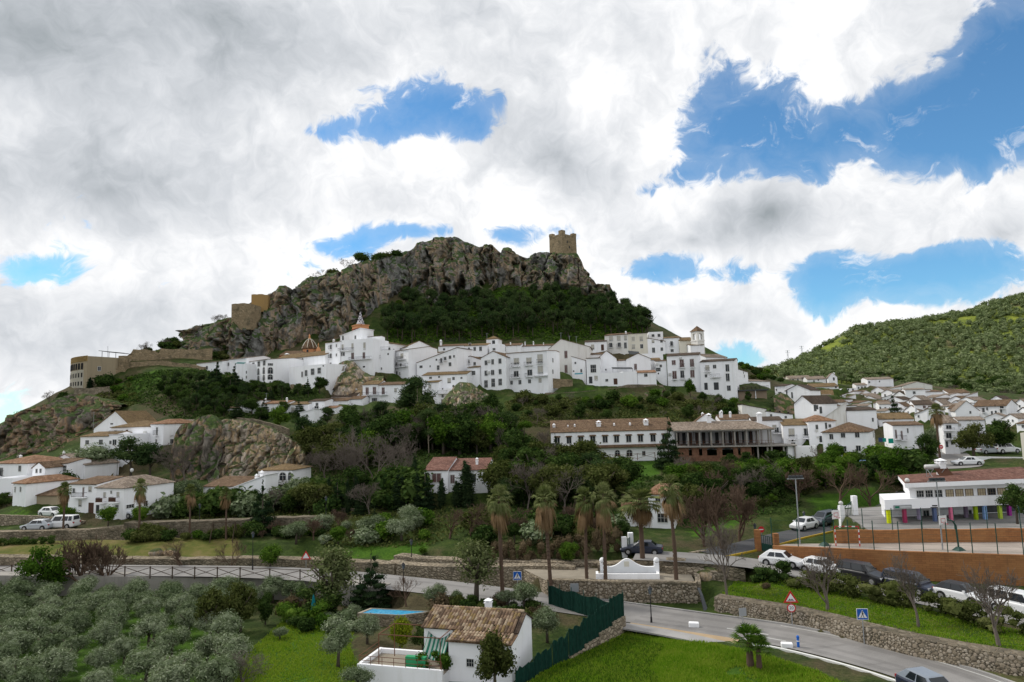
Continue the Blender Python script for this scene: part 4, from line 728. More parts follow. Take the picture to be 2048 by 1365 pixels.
def make_house(h):
    root = empty('house', h['o'], h['rz']); W, D = h['W'], h['D']; B, Rf, rot = roof_and_body(h)
    tag(root, h['label'], 'house', 'white houses crowded on the right hillside' if h['kw'].get('crowd') else 'houses of the hill town')
    B.build('wall', h['wm'], root)
    if Rf is not None:
        m = ROOF[h['rm']] if h['rm'] >= 0 else h['wm']
        if rot:
            Rf.v = [(y, -x, q) for x, y, q in Rf.v]; Rf.build('roof', m, root, rz=math.pi/2)
        else: Rf.build('roof', m, root)
    c, s = math.cos(h['rz']), math.sin(h['rz']); sc = Z[h['z']][2]
    def loc(px, py, face):
        d = ray(px, py); o = h['o']; n = Vector((-s, c, 0)); q = o.copy()
        if face == 'R': n = Vector((c, s, 0)); q = o+n*W
        elif face == 'L': n = Vector((c, s, 0))
        p = d*(q.dot(n)/d.dot(n)); r = p-o; return Vector((c*r.x+s*r.y, -s*r.x+c*r.y, r.z))
    for tok in h['wins'].split():
        face = 'F'
        if tok[0] in 'RL': face, tok = tok[0], tok[1:]
        k = tok[0]; x, y, w, hh = [float(v) for v in tok[1:].split(',')]; px, py = zp(h['z'], x, y)
        if k == 'C':
            yc = D*(.3 if h['roof'] == 's' else .5); d = ray(px, py-hh/sc/2); n = Vector((-s, c, 0)); q = h['o']+n*yc; t = d*(q.dot(n)/d.dot(n))-h['o']; ww = w/sc*h['dist']/F; zt = t.z; zb = min(zt-hh/sc*h['dist']/F, h['h']+.3)-.5
            put_unit('chimney', 'chim', WHITE, root, (min(max(c*t.x+s*t.y, .4), W-.4), yc, zb), (ww*.82, ww*.82, (zt-zb)/1.05)); continue
        p = loc(px, py, face); mpp = h['dist']/F/sc; wm, hm = w*mpp, hh*mpp
        if face == 'F': x_ = min(max(p.x, wm*.6), W-wm*.6); opening(root, k, x_, 0, p.z, wm, hm, 0)
        elif face == 'R': y_ = min(max(p.y, wm*.6), D-wm*.6); opening(root, k, W, y_, p.z, min(wm*2.0, 1.4), hm, math.pi/2)
        if k in 'bB' and face == 'F' and not h['kw'].get('rail'):
            z0, z1 = p.z-hm/2, p.z-hm/2+.95; rl = railing(x_-wm*.85, x_+wm*.85, z0, z1, .6).build('balcony', IRON, root)
            sl = MB(); sl.box(x_-wm*.9, x_+wm*.9, -.66, 0, z0-.12, z0); sl.build('balcony_slab', WHITE, rl)
    if 'ledge' in h['kw']:
        x0, x1, y0, y1 = h['kw']['ledge']; a = loc(*zp(h['z'], x0, y0), 'F'); b = loc(*zp(h['z'], x1, y1), 'F'); l = MB()
        zz = a.z; l.add([(a.x, -.9, zz-.25), (b.x, -.9, zz-.25), (b.x, 0, zz+.15), (a.x, 0, zz+.15), (a.x, -.9, zz-.1), (b.x, -.9, zz-.1), (b.x, 0, zz+.34), (a.x, 0, zz+.34)], [(3, 2, 1, 0), (4, 5, 6, 7), (0, 1, 5, 4), (1, 2, 6, 5), (3, 0, 4, 7)]); l.build('ledge_roof', ROOF[0], root)
    for key, m in (('rail', IRON), ('wood', BROWNF)):
        for (x0, x1, y0, y1) in h['kw'].get(key, []):
            a = loc(*zp(h['z'], x0, y1), 'F'); b = loc(*zp(h['z'], x1, y0), 'F'); top = a.z < h['h']-.2
            xa, xb = max(a.x, -.2), min(b.x, W+.2); z1 = b.z+.0; z0 = a.z
            if top:
                rl = railing(xa, xb, z0, z1, .75)
                if key == 'wood': rl.box(xa, xb, -.74, -.7, z0+.1, z1-.05)
                rl = rl.build('balcony', m, root); sl = MB(); sl.box(xa-.05, xb+.05, -.8, 0, z0-.14, z0); sl.build('balcony_slab', WHITE, rl)
            else: railing(xa, xb, max(z0, h['h']), max(z0, h['h'])+.95, .02).build('terrace_railing', m, root)
    return root
def finish_terrain():
    v = np.stack([gx, gy, gz], -1).reshape(-1, 3); me = np_mesh('terrain', v, grid_faces(len(GX), len(GY)), GROUND, True)
    tag(link('terrain', me), kind='structure'); global TERR; TERR = me
    n = 25; a = np.linspace(-6000, 6000, n); X, Y = np.meshgrid(a, a, indexing='ij'); r = np.hypot(X, Y-200)
    Zz = -34-np.clip(r-300, 0, 4000)*.01+0*X; me = np_mesh('ground', np.stack([X, Y, Zz], -1).reshape(-1, 3), grid_faces(n, n), GROUND, True)
    tag(link('ground', me), kind='structure')
finish_terrain()

def loft_cliff(name, top, bot, nx, ny, amp, mat_, lean=.0, seed=0, sc=1.0, vs=.22, capdepth=10.0, ridge=.6, cells=0, tall=1.8, skew=.3, cw=.35, coff=.5, tilt=.35):
    """rock face between a rim line and a foot line of (px,py,Y), broken up by ridged noise"""
    def res(line, n):
        P = [Vector(at(*q)) for q in line]; xs = [q[0] for q in line]; t = np.linspace(max(top[0][0], bot[0][0]), min(top[-1][0], bot[-1][0]), n)
        arr = np.array([list(p) for p in P]); return np.stack([np.interp(t, xs, arr[:, k]) for k in range(3)], -1)
    T = res(top, nx); B = res(bot, nx); B[:, 2] -= 2.5
    u = np.linspace(0, 1, ny)[None, :, None]; G = B[:, None]*(1-u)+T[:, None]*u
    bow = np.sin(np.pi*u[..., 0])*lean; G[..., 1] -= bow
    k = max(4, ny//5); w = np.linspace(0, 1, k+1)[1:][None, :, None]; back = np.concatenate([np.zeros((nx, k, 1)), np.ones((nx, k, 1))*capdepth*w, -w*w*capdepth*.25+np.zeros((nx, k, 1))], -1)+T[:, None]
    G = np.concatenate([G, back], 1); h = G.shape[1]
    q = G*np.array([1, 1, vs])/sc+seed*31.7
    d = fbm(q*.055, 3, .55, True)*1.1+fbm(q*np.array([1.3, 1.3, .6])*.16+7, 4, .55, True)*.6+fbm(q*np.array([1, 1, 1.2])*.5, 5, .65)*.3
    led = fbm(np.stack([G[..., 0]*.05, G[..., 1]*.05, G[..., 2]*.16/sc+seed], -1), 3, .6, True)*.28
    fade = np.concatenate([np.clip(np.linspace(0, 1, ny)*6, .25, 1)*np.clip((1-np.linspace(0, 1, ny))*5+.35, 0, 1), np.linspace(.35, .2, k)])[None, :]
    disp = (d*ridge+led)*amp*fade
    if cells:      # slabs and cracks
        g = np.random.default_rng(seed); xs, zs = G[..., 0], G[..., 2]; X0, X1, Z0, Z1 = xs.min(), xs.max(), zs.min(), zs.max(); cx, cz = g.uniform(X0, X1, cells), g.uniform(Z0, Z1, cells); off = g.normal(size=cells)*coff
        wx = xs+fbm(G*.25+3, 3)*1.2*cw*3; wz = zs+fbm(G*.25+60, 3)*1.2*cw*3; D_ = np.hypot((wx[..., None]-cx)-skew*(wz[..., None]-cz), (wz[..., None]-cz)/tall); o2 = np.argpartition(D_, 1, axis=-1)[..., :2]; d2 = np.take_along_axis(D_, o2, -1); a_ = d2.min(-1); b_ = d2.max(-1); near = np.take_along_axis(o2, d2.argmin(-1)[..., None], -1)[..., 0]
        tx, tz = g.normal(size=cells)*tilt, g.normal(size=cells)*tilt*.7; disp = disp+fade*(off[near]*amp*.5+np.clip(tx[near]*(wx-cx[near])+tz[near]*(wz-cz[near]), -amp, amp)-amp*.75*np.exp(-(b_-a_)/cw))
    G[..., 1] -= disp; G[..., 0] += fbm(q*.2+90, 3)*amp*.5*fade; G[..., 2] += fbm(q*.25+50, 4, .6)*amp*.4*np.clip(fade*1.2, .3, 1)
    return tag(link(name, np_mesh(name, G.reshape(-1, 3), grid_faces(nx, h)[:, ::-1], mat_, False)), kind='structure')
TOPL = [(380, 664, 221), (429, 645, 223), (462, 634, 224), (480, 622, 225), (503, 604, 228), (534, 591, 231), (552, 584, 233), (559, 573, 234), (570, 571, 234), (583, 579, 235), (621, 554, 240), (640, 552, 241), (665, 548, 240), (682, 542, 239), (700, 530, 241), (711, 527, 245), (752, 518, 255), (790, 510, 260), (821, 501, 264), (836, 487, 266), (852, 486, 267), (868, 479, 268), (891, 477, 269), (912, 474, 270), (925, 480, 270), (945, 489, 271), (958, 496, 271), (973, 490, 272), (985, 492, 272), (994, 498, 272), (1003, 506, 272), (1007, 497, 273), (1017, 496, 273), (1028, 503, 274), (1035, 510, 275), (1045, 512, 276), (1058, 515, 277), (1071, 506, 278), (1085, 505, 278), (1099, 506, 278), (1153, 509, 279), (1160, 523, 280), (1168, 544, 280), (1189, 559, 280), (1194, 568, 280), (1219, 569, 280), (1230, 587, 279), (1236, 600, 277), (1250, 620, 272)]
BOTL = [(380, 700, 214), (400, 706, 213.5), (460, 718, 215), (520, 714, 220), (575, 694, 224), (640, 676, 227), (690, 668, 229), (730, 655, 234), (765, 608, 250), (826, 608, 256), (912, 608, 258), (945, 592, 262), (978, 577, 265), (1035, 562, 269), (1065, 578, 266), (1130, 571, 273), (1171, 587, 273), (1191, 597, 272), (1250, 626, 268)]
loft_cliff('cliff', TOPL, BOTL, 640, 110, 4.6, ROCK, 1.5, 1, cells=70, tall=5.0, skew=.12, cw=.8, coff=.6)
loft_cliff('cliff', [(-60, 900, 150), (-8, 885, 153), (2, 860, 155), (8, 838, 156), (14, 829, 157), (31, 828, 158), (49, 819, 159), (76, 814, 160), (98, 803, 162), (115, 797, 164), (139, 788, 167), (165, 788, 168), (200, 796, 167), (240, 808, 166)],
    [(-60, 960, 144), (0, 930, 147), (14, 925, 148), (49, 925, 148), (98, 925, 148), (139, 915, 150), (200, 885, 156), (240, 865, 160)], 220, 80, 2.6, ROCKD, 1.2, 5, .8, cells=40, tall=2, cw=.7)
loft_cliff('rock_outcrop', [(432, 862, 138), (440, 846, 139), (450, 838, 139), (476, 840, 139), (510, 846, 139), (540, 856, 138.5), (562, 868, 138), (585, 880, 137), (612, 904, 135)],
    [(432, 970, 130), (460, 968, 130), (520, 966, 130), (570, 960, 130), (612, 955, 131)], 190, 100, 1.9, ROCKP, .2, 9, .42, .4, 5, .28, cells=60, tall=2.2, skew=.4, cw=.12, coff=.55, tilt=.6)
loft_cliff('rock_outcrop', [(343, 900, 134), (350, 868, 135), (362, 852, 136), (384, 845, 136.5), (395, 834, 137), (418, 830, 137), (434, 838, 136.5), (446, 858, 136)], [(343, 962, 128), (390, 972, 127.5), (446, 970, 128)], 80, 90, 1.7, ROCKG, .2, 31, .5, .22, 5, .35, cells=14, tall=5, skew=.12, cw=.3, coff=.7, tilt=.35)
loft_cliff('rock_outcrop', [(656, 752, 182), (672, 731, 183.5), (690, 722, 184), (706, 722, 184), (722, 740, 183), (742, 751, 182), (768, 754, 181)],
    [(656, 792, 177), (680, 797, 176), (720, 797, 176), (745, 792, 176.5), (768, 790, 177)], 80, 44, 1.2, ROCKP, 1.0, 12, .5, .5, 4, cells=18, cw=.3)
loft_cliff('rock_outcrop', [(885, 800, 170), (905, 776, 173), (920, 764, 174), (940, 766, 174), (960, 780, 173), (985, 795, 174)],
    [(885, 910, 146), (920, 905, 148), (945, 890, 150), (985, 880, 154)], 80, 70, 1.6, ROCKP, .8, 14, .5, .5, 5, cells=22, tall=2.5, cw=.35)
loft_cliff('rock_outcrop', [(1020, 800, 174), (1060, 796, 175), (1100, 792, 177), (1140, 795, 177), (1190, 790, 178), (1250, 780, 179), (1285, 774, 180), (1325, 772, 181), (1345, 790, 179), (1400, 805, 176), (1480, 815, 176)],
    [(1020, 872, 158), (1100, 872, 157), (1200, 868, 158), (1300, 862, 158), (1400, 862, 157), (1480, 850, 160)], 240, 60, 2.0, ROCKD, .6, 17, .6, .6, 4, cells=60, cw=.5)
loft_cliff('rock_outcrop', [(160, 905, 138), (172, 900, 140), (200, 898, 141), (222, 903, 140), (238, 915, 138)], [(158, 950, 133), (190, 958, 131), (238, 955, 132)], 60, 40, 1.1, ROCKD, 1.2, 21, .4, .6, 3)
loft_cliff('rock_outcrop', [(1545, 793, 176), (1562, 786, 178), (1575, 790, 178), (1590, 806, 176)], [(1545, 822, 172), (1570, 822, 171), (1590, 820, 172)], 30, 24, .6, ROCKD, .5, 23, .4, .6, 2)

# far hill on the right
HP = [tuple(at(*q)) for q in [(1440, 770, 420), (1515, 752, 430), (1560, 741, 440), (1600, 723, 450), (1650, 692, 465), (1716, 658, 480), (1760, 654, 490), (1800, 652, 490), (1850, 642, 500), (1900, 632, 510), (1945, 630, 515), (1965, 614, 520), (2048, 592, 530), (2200, 555, 540), (2400, 520, 550),
    (1480, 782, 320), (1560, 772, 318), (1640, 762, 320), (1750, 765, 325), (1850, 780, 320), (1950, 795, 305), (2048, 805, 290), (2200, 810, 280), (2400, 815, 270), (1700, 720, 390), (1850, 715, 400), (1980, 710, 400), (1800, 690, 430), (1950, 670, 450), (2100, 650, 450), (1620, 745, 370), (2060, 760, 350)]]
HP += [(p[0]*1.25, p[1]+160, p[2]-50) for p in HP[:15]]+[(90, 300, -10), (110, 380, -15), (120, 500, -25), (160, 640, -40), (420, 250, -5), (600, 300, 0)]
HP = np.array(HP); HW = rbf_fit(HP)
def hillz(x, y): return rbf_eval(HP, HW, np.atleast_1d(np.asarray(x, float)), np.atleast_1d(np.asarray(y, float)))
def hillm():
    def fn(N):
        p = wpos(N); a = N.noise(p, .018, 6, .6); b = N.noise(p, .09, 6, .65); c = N.noise(p, .8, 6, .7)
        gr = N.ramp(N.m('ADD', N.m('MULTIPLY', b, .6), N.m('MULTIPLY', c, .4)), [(.3, (.075, .10, .025)), (.5, (.16, .20, .035)), (.62, (.27, .30, .045)), (.8, (.38, .37, .08))])  # raised grass ramp puts the sunlight on the hill into its colour
        col = N.mix(N.rng(a, .52, .64, 0, .8), gr, N.ramp(c, [(.3, (.10, .085, .05)), (.7, (.21, .17, .11))]))
        surf(N, col, .95, .1, bump=c, bstr=.8, bdist=.6)
    return mat('painted_sunlight_hill_grass', fn)
hx, hy = np.meshgrid(np.linspace(80, 620, 150), np.linspace(255, 760, 150), indexing='ij'); hz = rbf_eval(HP, HW, hx, hy)+fbm(np.stack([hx*.03, hy*.03, hx*0], -1), 4)*3
tag(link('hill', np_mesh('hill', np.stack([hx, hy, hz], -1).reshape(-1, 3), grid_faces(150, 150), hillm(), True)), kind='structure')
for h in HS: make_house(h)
# ---------------------------------------------------------------- roads, kerbs, walls
def dirs2(P):
    out = []
    for i in range(len(P)):
        d = P[min(i+1, len(P)-1)]-P[max(i-1, 0)]; d = Vector((d.x, d.y, 0)).normalized(); out.append(Vector((-d.y, d.x, 0)))
    return out
def densify(P, step=1.5):
    out = [P[0]]
    for a, b in zip(P[:-1], P[1:]):
        n = max(1, int((b-a).length/step)); out += [a.lerp(b, (k+1)/n) for k in range(n)]
    return out
def soften(P, k=3):
    P = densify(P, 1.5)
    for _ in range(k): P = [P[0]]+[(P[i-1]+P[i]*2+P[i+1])*.25 for i in range(1, len(P)-1)]+[P[-1]]
    return P
def ribbon(name, P, l, r, mat_, lift=.02, kind='structure', label=None, cat=None, thick=0.0, parent=None):
    N_ = dirs2(P); b = MB(); n = len(P); cols = [l, (2*l+r)/3, (l+2*r)/3, r] if thick == 0 else [l, r]
    v = [P[i]+N_[i]*c+Vector((0, 0, lift)) for i in range(n) for c in cols]; k = len(cols)
    f = [(i*k+j, i*k+j+1, (i+1)*k+j+1, (i+1)*k+j) for i in range(n-1) for j in range(k-1)]
    b.add(v, [q[::-1] for q in f] if l > r else f)
    if thick:
        lo = [P[i]+N_[i]*c+Vector((0, 0, lift-thick)) for i in range(n) for c in (l, r)]
        b.add(v+lo, [(i*2, (i+1)*2, (i+1)*2+2*n, i*2+2*n) for i in range(n-1)]+[(i*2+1, (i+1)*2+1, (i+1)*2+1+2*n, i*2+1+2*n) for i in range(n-1)]+[(0, 1, 1+2*n, 2*n), (2*n-2, 2*n-1, 4*n-1, 4*n-2)])
    o = b.build(name, mat_, parent); return tag(o, label, cat, kind=kind if parent is None else None)
RM = soften(ROAD_MAIN, 4); RP = soften(ROAD_PARK, 3); RU = soften(ROAD_UP, 3); RT = soften(ROAD_TOP, 3)
ribbon('road', RM, 2.7, -2.7, ASPH, .01); ribbon('road', RP, 2.5, -2.5, ASPH, .014); ribbon('road', RU, 2.1, -2.1, ASPHD, .018); ribbon('road', RT, 3.4, -3.4, ASPH, .012)
low = [p for p in RM if p.x > 5]
PAINT = plain('worn_road_paint', (.5, .5, .48), .7)
def sub(P, x0, x1): return [p for p in P if x0 < p.x < x1]
TRK = asphalt('tyre_worn_asphalt', (.215, .206, .198))
for u, v in ((1.75, 1.05), (-.4, -.9), (-1.6, -2.2)): ribbon('tyre_track', sub(low, 9.5, 60), u, v, TRK, .012)
for u, v in ((1.4, 1.0), (-.9, -1.3)): ribbon('tyre_track', sub(RM, -70, 5), u, v, TRK, .012)
tag(ribbon('road_marking', sub(low, 20, 40), 2.45, 2.32, PAINT, .014), kind='structure'); tag(ribbon('road_marking', sub(low, 17.5, 21), -.4, -.55, PAINT, .014), kind='structure'); tag(ribbon('road_marking', sub(low, 18.5, 22.5), -1.2, -1.35, PAINT, .014), kind='structure')
ribbon('speed_bump', sub(low, 14.0, 15.9), 2.6, -2.6, CONC, .06, thick=.1)
ribbon('kerb', sub(low, 17.2, 60), 2.95, 2.72, CONC, .12, thick=.25)
ribbon('verge', sub(low, 17.2, 60), 3.8, 2.97, mat('dirt_verge', lambda N: surf(N, N.ramp(N.noise(wpos(N), 1.5, 6, .7), [(.35, (.10, .078, .05)), (.5, (.075, .085, .03)), (.7, (.16, .12, .08))]), .95, .1)), .05)
ribbon('kerb', sub(low, -20, 17.6), 2.95, 2.72, CONC, .1, thick=.2)
ribbon('sand_shoulder', sub(low, 9.5, 19.5), -2.72, -4.5, SAND, .02)
ribbon('ditch', sub(low, 20.5, 60), -2.72, -3.5, mat('dirt_verge', None), -.05); ribbon('white_kerb', sub(low, 20.2, 60), -3.55, -3.75, mat('white_kerb_paint', lambda N: surf(N, (.7, .7, .68), .8, .2)), .22, thick=.35)
# path beside the lawn
PATH = soften([pz(1245, 1252, ZR+.05), pz(1330, 1265, ZR+.05), pz(1430, 1285, ZR+.05), pz(1500, 1303, ZR+.05), pz(1570, 1325, ZR+.05), pz(1650, 1358, ZR+.05), pz(1740, 1400, ZR+.05)], 3)
ribbon('path', PATH, .75, -.75, CONC, .06, thick=.12); ribbon('path_kerb', [p for p in PATH if p.x > 16.5], -.77, -1.0, STONEL, .12, thick=.6)
ribbon('kerb', RU, -2.12, -2.3, plain('yellow_kerb_paint', (.45, .30, .02)), .12, thick=.2)
def wall_strip(P, top, bot, th0, back=0.0):
    """wall along P (Vectors); top and bot are z lists"""
    N_ = dirs2(P); b = MB(); n = len(P); v = []
    for i in range(n):
        v += [(P[i].x-N_[i].x*th0/2, P[i].y-N_[i].y*th0/2, bot[i]), (P[i].x+N_[i].x*(th0/2+back), P[i].y+N_[i].y*(th0/2+back), bot[i]), (P[i].x+N_[i].x*(th0/2+back), P[i].y+N_[i].y*(th0/2+back), top[i]), (P[i].x-N_[i].x*th0/2, P[i].y-N_[i].y*th0/2, top[i])]
    f = [(0, 1, 2, 3), (4*n-1, 4*n-2, 4*n-3, 4*n-4)]
    for i in range(n-1):
        a, c = 4*i, 4*i+4; f += [(a+3, c+3, c, a), (a+2, c+2, c+3, a+3), (a+1, c+1, c+2, a+2), (a, c, c+1, a+1)]
    b.add(v, f); return b
def rwall(label, pts, hgt, mat_, th0=.5, name='retaining_wall', cap=None, rough=.06, cat='wall', step=1.2, back=0.0):
    """stone wall through photo points of its top edge (px,py,Y)"""
    P = densify([Vector(at(*q)) for q in pts], step); r = random.Random(len(label))
    top = [p.z+r.uniform(-rough, rough) for p in P]; hl = hgt if isinstance(hgt, (int, float)) else None
    bot = [p.z-hl for p in P] if hl else [min(th(p.x, p.y), th(p.x, p.y-1))-.5 for p in P]
    o = wall_strip(P, top, bot, th0, back).build(name, mat_); tag(o, label, cat)
    if cap:
        wall_strip(P, [t+.12 for t in top], [t+.003 for t in top], th0+.14).build('coping', cap, o)
    return o, P, top, bot

# --- big rubble wall under the fountain terrace, stone by stone
def rubble_wall(label, P, top, bot, th0, size, seed, limit, cols, name='retaining_wall', inset=.0):
    o = wall_strip(P, top, bot, th0, inset).build(name, STONED if inset else STONE); tag(o, label, 'wall')
    N_ = dirs2(P); s = [0.0]
    for a, b in zip(P[:-1], P[1:]): s.append(s[-1]+math.hypot(b.x-a.x, b.y-a.y))
    L = s[-1]; r = random.Random(seed); shapes = []
    for k in range(10):
        n = r.randint(6, 8); ang = sorted((i+r.uniform(-.3, .3))/n*2*math.pi for i in range(n)); ring = [(math.cos(a)*r.uniform(.82, 1.08), math.sin(a)*r.uniform(.82, 1.08)) for a in ang]
        b = MB(); b.add([(x, .08, z) for x, z in ring]+[(x*.93, -.3, z*.93) for x, z in ring]+[(x*.55, -.55-r.uniform(0, .2), z*.55) for x, z in ring]+[(0, -.68, 0)],
            [(i, (i+1) % n, n+(i+1) % n, n+i) for i in range(n)]+[(n+i, n+(i+1) % n, 2*n+(i+1) % n, 2*n+i) for i in range(n)]+[(2*n+i, 2*n+(i+1) % n, 3*n) for i in range(n)]); shapes.append(b)
    mats = [plain('wall_stone_%d' % i, c, .95, .1, var=.45) for i, c in enumerate(cols)]; meshes = [[smooth(b.mesh('stone')).materials.append(None) or None for b in shapes] for _ in mats]
    lib = []
    for m in mats:
        for b in shapes: me = b.mesh('stone'); me.materials.append(m); lib.append(me)
    stones = []; u = size*.3
    # dart throwing with radius so neighbours touch
    pl = []; cell = {}
    tries = int(L*(max(t-b for t, b in zip(top, bot)))/(size*size)*60)
    for _ in range(tries):
        x = r.uniform(.05, L-.05); i = max(j for j in range(len(s)) if s[j] <= x); i = min(i, len(P)-2); f = (x-s[i])/(s[i+1]-s[i]); zt = top[i]*(1-f)+top[i+1]*f; zb = bot[i]*(1-f)+bot[i+1]*f
        z = r.uniform(zb+.1, zt-.08); rad = size*.5*r.choice([.45, .6, .75, .9, 1.0, 1.25]); ok = True
        if zt-z < rad*.55: continue
        key = (int(x/size), int(z/size))
        for a in range(-2, 3):
            for c in range(-2, 3):
                for (xx, zz, rr) in cell.get((key[0]+a, key[1]+c), ()):
                    if math.hypot((xx-x), (zz-z)*1.12) < (rr+rad)*.93: ok = False; break
                if not ok: break
            if not ok: break
        if ok: cell.setdefault(key, []).append((x, z, rad)); pl.append((rad, x, z, i, f))
    pl.sort(reverse=True); rest = MB()
    for q, (rad, x, z, i, f) in enumerate(pl):
        p = P[i].lerp(P[i+1], f); n = N_[i].lerp(N_[i+1], f); n.normalize(); d = Vector((n.y, -n.x, 0)); base = Vector((p.x, p.y, z))-n*(th0/2); rz = math.atan2(d.y, d.x); roll = r.uniform(0, 6.28); sx, sz = rad*1.06, rad*.95; dep = (.16 if limit and size > .35 else .03)+rad*.1
        if q < limit:
            ob = bpy.data.objects.new('stone', lib[r.randrange(len(lib))]); COL.objects.link(ob); ob.parent = o
            ob.matrix_local = Matrix.Translation(base) @ Matrix.Rotation(rz, 4, 'Z') @ Matrix.Diagonal((sx, dep, sz, 1)) @ Matrix.Rotation(roll, 4, 'Y')
        else:
            M4 = Matrix.Translation(base) @ Matrix.Rotation(rz, 4, 'Z') @ Matrix.Diagonal((sx, dep, sz, 1)) @ Matrix.Rotation(roll, 4, 'Y'); sh = r.choice(shapes); rest.cur = r.randrange(len(mats)); rest.add([M4 @ Vector(v) for v in sh.v], sh.f)
    if rest.v: tag(rest.build('small_stones', mats, o), kind='stuff')
    return o
SC = [(.40, .345, .27), (.33, .275, .205), (.46, .40, .32), (.27, .225, .165), (.37, .31, .24)]
PW = densify([PLZ[0]+Vector((0, 0, 0)), PLZ[1], PLZ[2]], 1.0)
rubble_wall('big rubble stone wall below the white fountain', PW, [ZP+.1]*len(PW), [ZR-.4]*len(PW), .5, .42, 3, 300, SC)
wall_strip(PW, [ZP+.26]*len(PW), [ZP+.103]*len(PW), .7).build('coping', STONE, bpy.data.objects['retaining_wall'])
e0 = PLZ[2]; PE = [e0+Vector((.28, .2, 0)), e0+Vector((.9, 3.0, 0)), e0+Vector((1.3, 6.5, 0))]
tag(wall_strip(PE, [ZP+.25]*3, [ZR-.4]*3, .5).build('retaining_wall', STONEL), 'stone side wall returning beside the little waterfall', 'wall')
# wall along the lower road on the right
q = [pz(1432, 1223, ZR), pz(1500, 1234, ZR), pz(1583, 1249, ZR), pz(1660, 1267, ZR), pz(1727, 1286, ZR+.1), pz(1820, 1310, ZR+.2), pz(1930, 1333, ZR+.3), pz(2060, 1356, ZR+.4), pz(2180, 1380, ZR+.4)]
PR = densify([Vector(p) for p in q], 1.0)
rubble_wall('long dark rubble wall between the lower road and the grass slope', PR, [p.z+1.3 for p in PR], [p.z-.4 for p in PR], .5, .30, 8, 300, [(.12, .10, .072), (.09, .078, .06), (.24, .205, .155), (.14, .118, .088), (.07, .063, .052)], inset=.9)
rwall('low pale stone sill beside the waterfall recess', [(1392, 1216, 69.5), (1432, 1219, 69)], .6, STONEL, .5)
# fountain terrace paving and walls behind
b = MB(); b.prism([(p[0], p[1]) for p in plaza_poly], ZP-2.2, ZP+.02); tag(b.build('plaza_base', STONEL), kind='structure'); b = MB(); b.prism([(p[0], p[1]) for p in plaza_poly], ZP+.021, ZP+.04); tag(b.build('plaza', PAVE), kind='structure')
rwall('stone wall behind the fountain carrying the parking road', [(1195, 1130, 74.2), (1280, 1121, 73.6), (1350, 1121, 73), (1420, 1126, 72), (1490, 1138, 71)], 2.2, STONE, .5, back=1.0)
rwall('low broken stone wall right of the fountain', [(1330, 1133, 72.2), (1400, 1136, 71.4), (1450, 1150, 70.6)], 1.6, STONEL, .4)
rwall('upper tier of the long stone wall behind the tall palms', [(790, 1110, 84), (850, 1118, 82), (980, 1121, 79), (1100, 1124, 77), (1200, 1126, 75.6)], 1.5, STONEL, .5, back=1.2)
rwall('lower tier of the long stone wall behind the tall palms', [(770, 1124, 82), (840, 1132, 80), (960, 1133, 77.3), (1080, 1131, 75.8), (1150, 1134, 75)], 3.0, STONEL, .5, back=1.2)
rwall('concrete retaining wall under the left road', [(-200, 1147, 79.5), (0, 1150.5, 79.2), (300, 1153.5, 79), (480, 1156, 78.6), (600, 1160, 76.9), (700, 1169, 74), (760, 1176, 72.5)], 2.8, GREYR, .35, rough=.01, back=1.8)
rwall('stone bank wall along the far side of the left road', [(-200, 1113, 86), (0, 1114, 86), (200, 1116, 86), (350, 1119, 86), (480, 1117, 86.5), (620, 1119, 84.5), (720, 1124, 82.5), (790, 1128, 81)], 2.2, STONE, .5, back=1.2)
rwall('tall mossy stone wall below the left promenade', [(250, 1046, 99), (300, 1045, 98.5), (400, 1042, 98), (480, 1040, 98), (560, 1036, 98.5), (640, 1034, 98)], 4.2, STONED, .5, back=1.4)
rwall('stone parapet wall of the left car park', [(-100, 1066, 97), (0, 1064, 97), (80, 1062, 97.5), (180, 1059, 98), (255, 1052, 98.8)], 3.6, STONE, .5, back=1.2)
rwall('rubble bank wall below the green strip at left', [(-60, 1032, 104), (20, 1030, 104), (110, 1034, 104), (170, 1043, 104)], 2.2, STONEL, .5)
rwall('stone garden wall above the promenade', [(620, 1010, 108), (700, 1018, 104), (780, 1015, 104)], 3.5, STONE, .5)
rwall('long stone terrace wall below the right row of white houses', [(1090, 786, 177), (1128, 786, 177), (1180, 782, 178), (1230, 776, 178.6), (1255, 770, 179), (1290, 769.5, 179.5), (1326, 770, 180)], 3.4, STONE, .6)
rwall('lower stone terrace wall above the hotel', [(1180, 800, 176), (1215, 798, 176.3), (1250, 802, 176)], 2.6, STONE, .6)
rwall('tan stone parapet beside the crooked tree', [(1104, 757, 182), (1145, 760, 182)], 2.6, CASTLE, .6)
rwall('old stone wall below the big white balcony house', [(1050, 797, 176), (1075, 792, 177), (1095, 789, 178)], 2.0, STONED, .5)
rwall('dry stone wall on top of the pale rock outcrop', [(475, 836, 146), (505, 838, 145.5), (540, 846, 145), (578, 858, 144)], 2.2, STONE, .5)
rwall('low stone wall left of the parador slope', [(150, 776, 184), (180, 777, 183), (218, 773, 183), (222, 778, 182)], 2.8, STONEL, .6)
rwall('old town wall with patched masonry on the left ridge', [(252, 716, 199), (262, 705, 200), (268, 700, 200), (300, 701, 201), (318, 706, 202), (321, 699, 202), (345, 698, 204), (390, 699, 207), (425, 696, 209)], 5.0, CASTLE, 1.0, rough=.3)
rwall('sloping lower town wall on the left ridge', [(225, 740, 193), (260, 725, 196), (320, 722, 198), (380, 728, 198), (410, 735, 197)], 3.0, CASTLE, .8, rough=.15)
rwall('stone wall along the lane above the hotel lawn', [(1440, 1062, 92), (1520, 1052, 93), (1560, 1046, 95)], 1.6, STONE, .4)
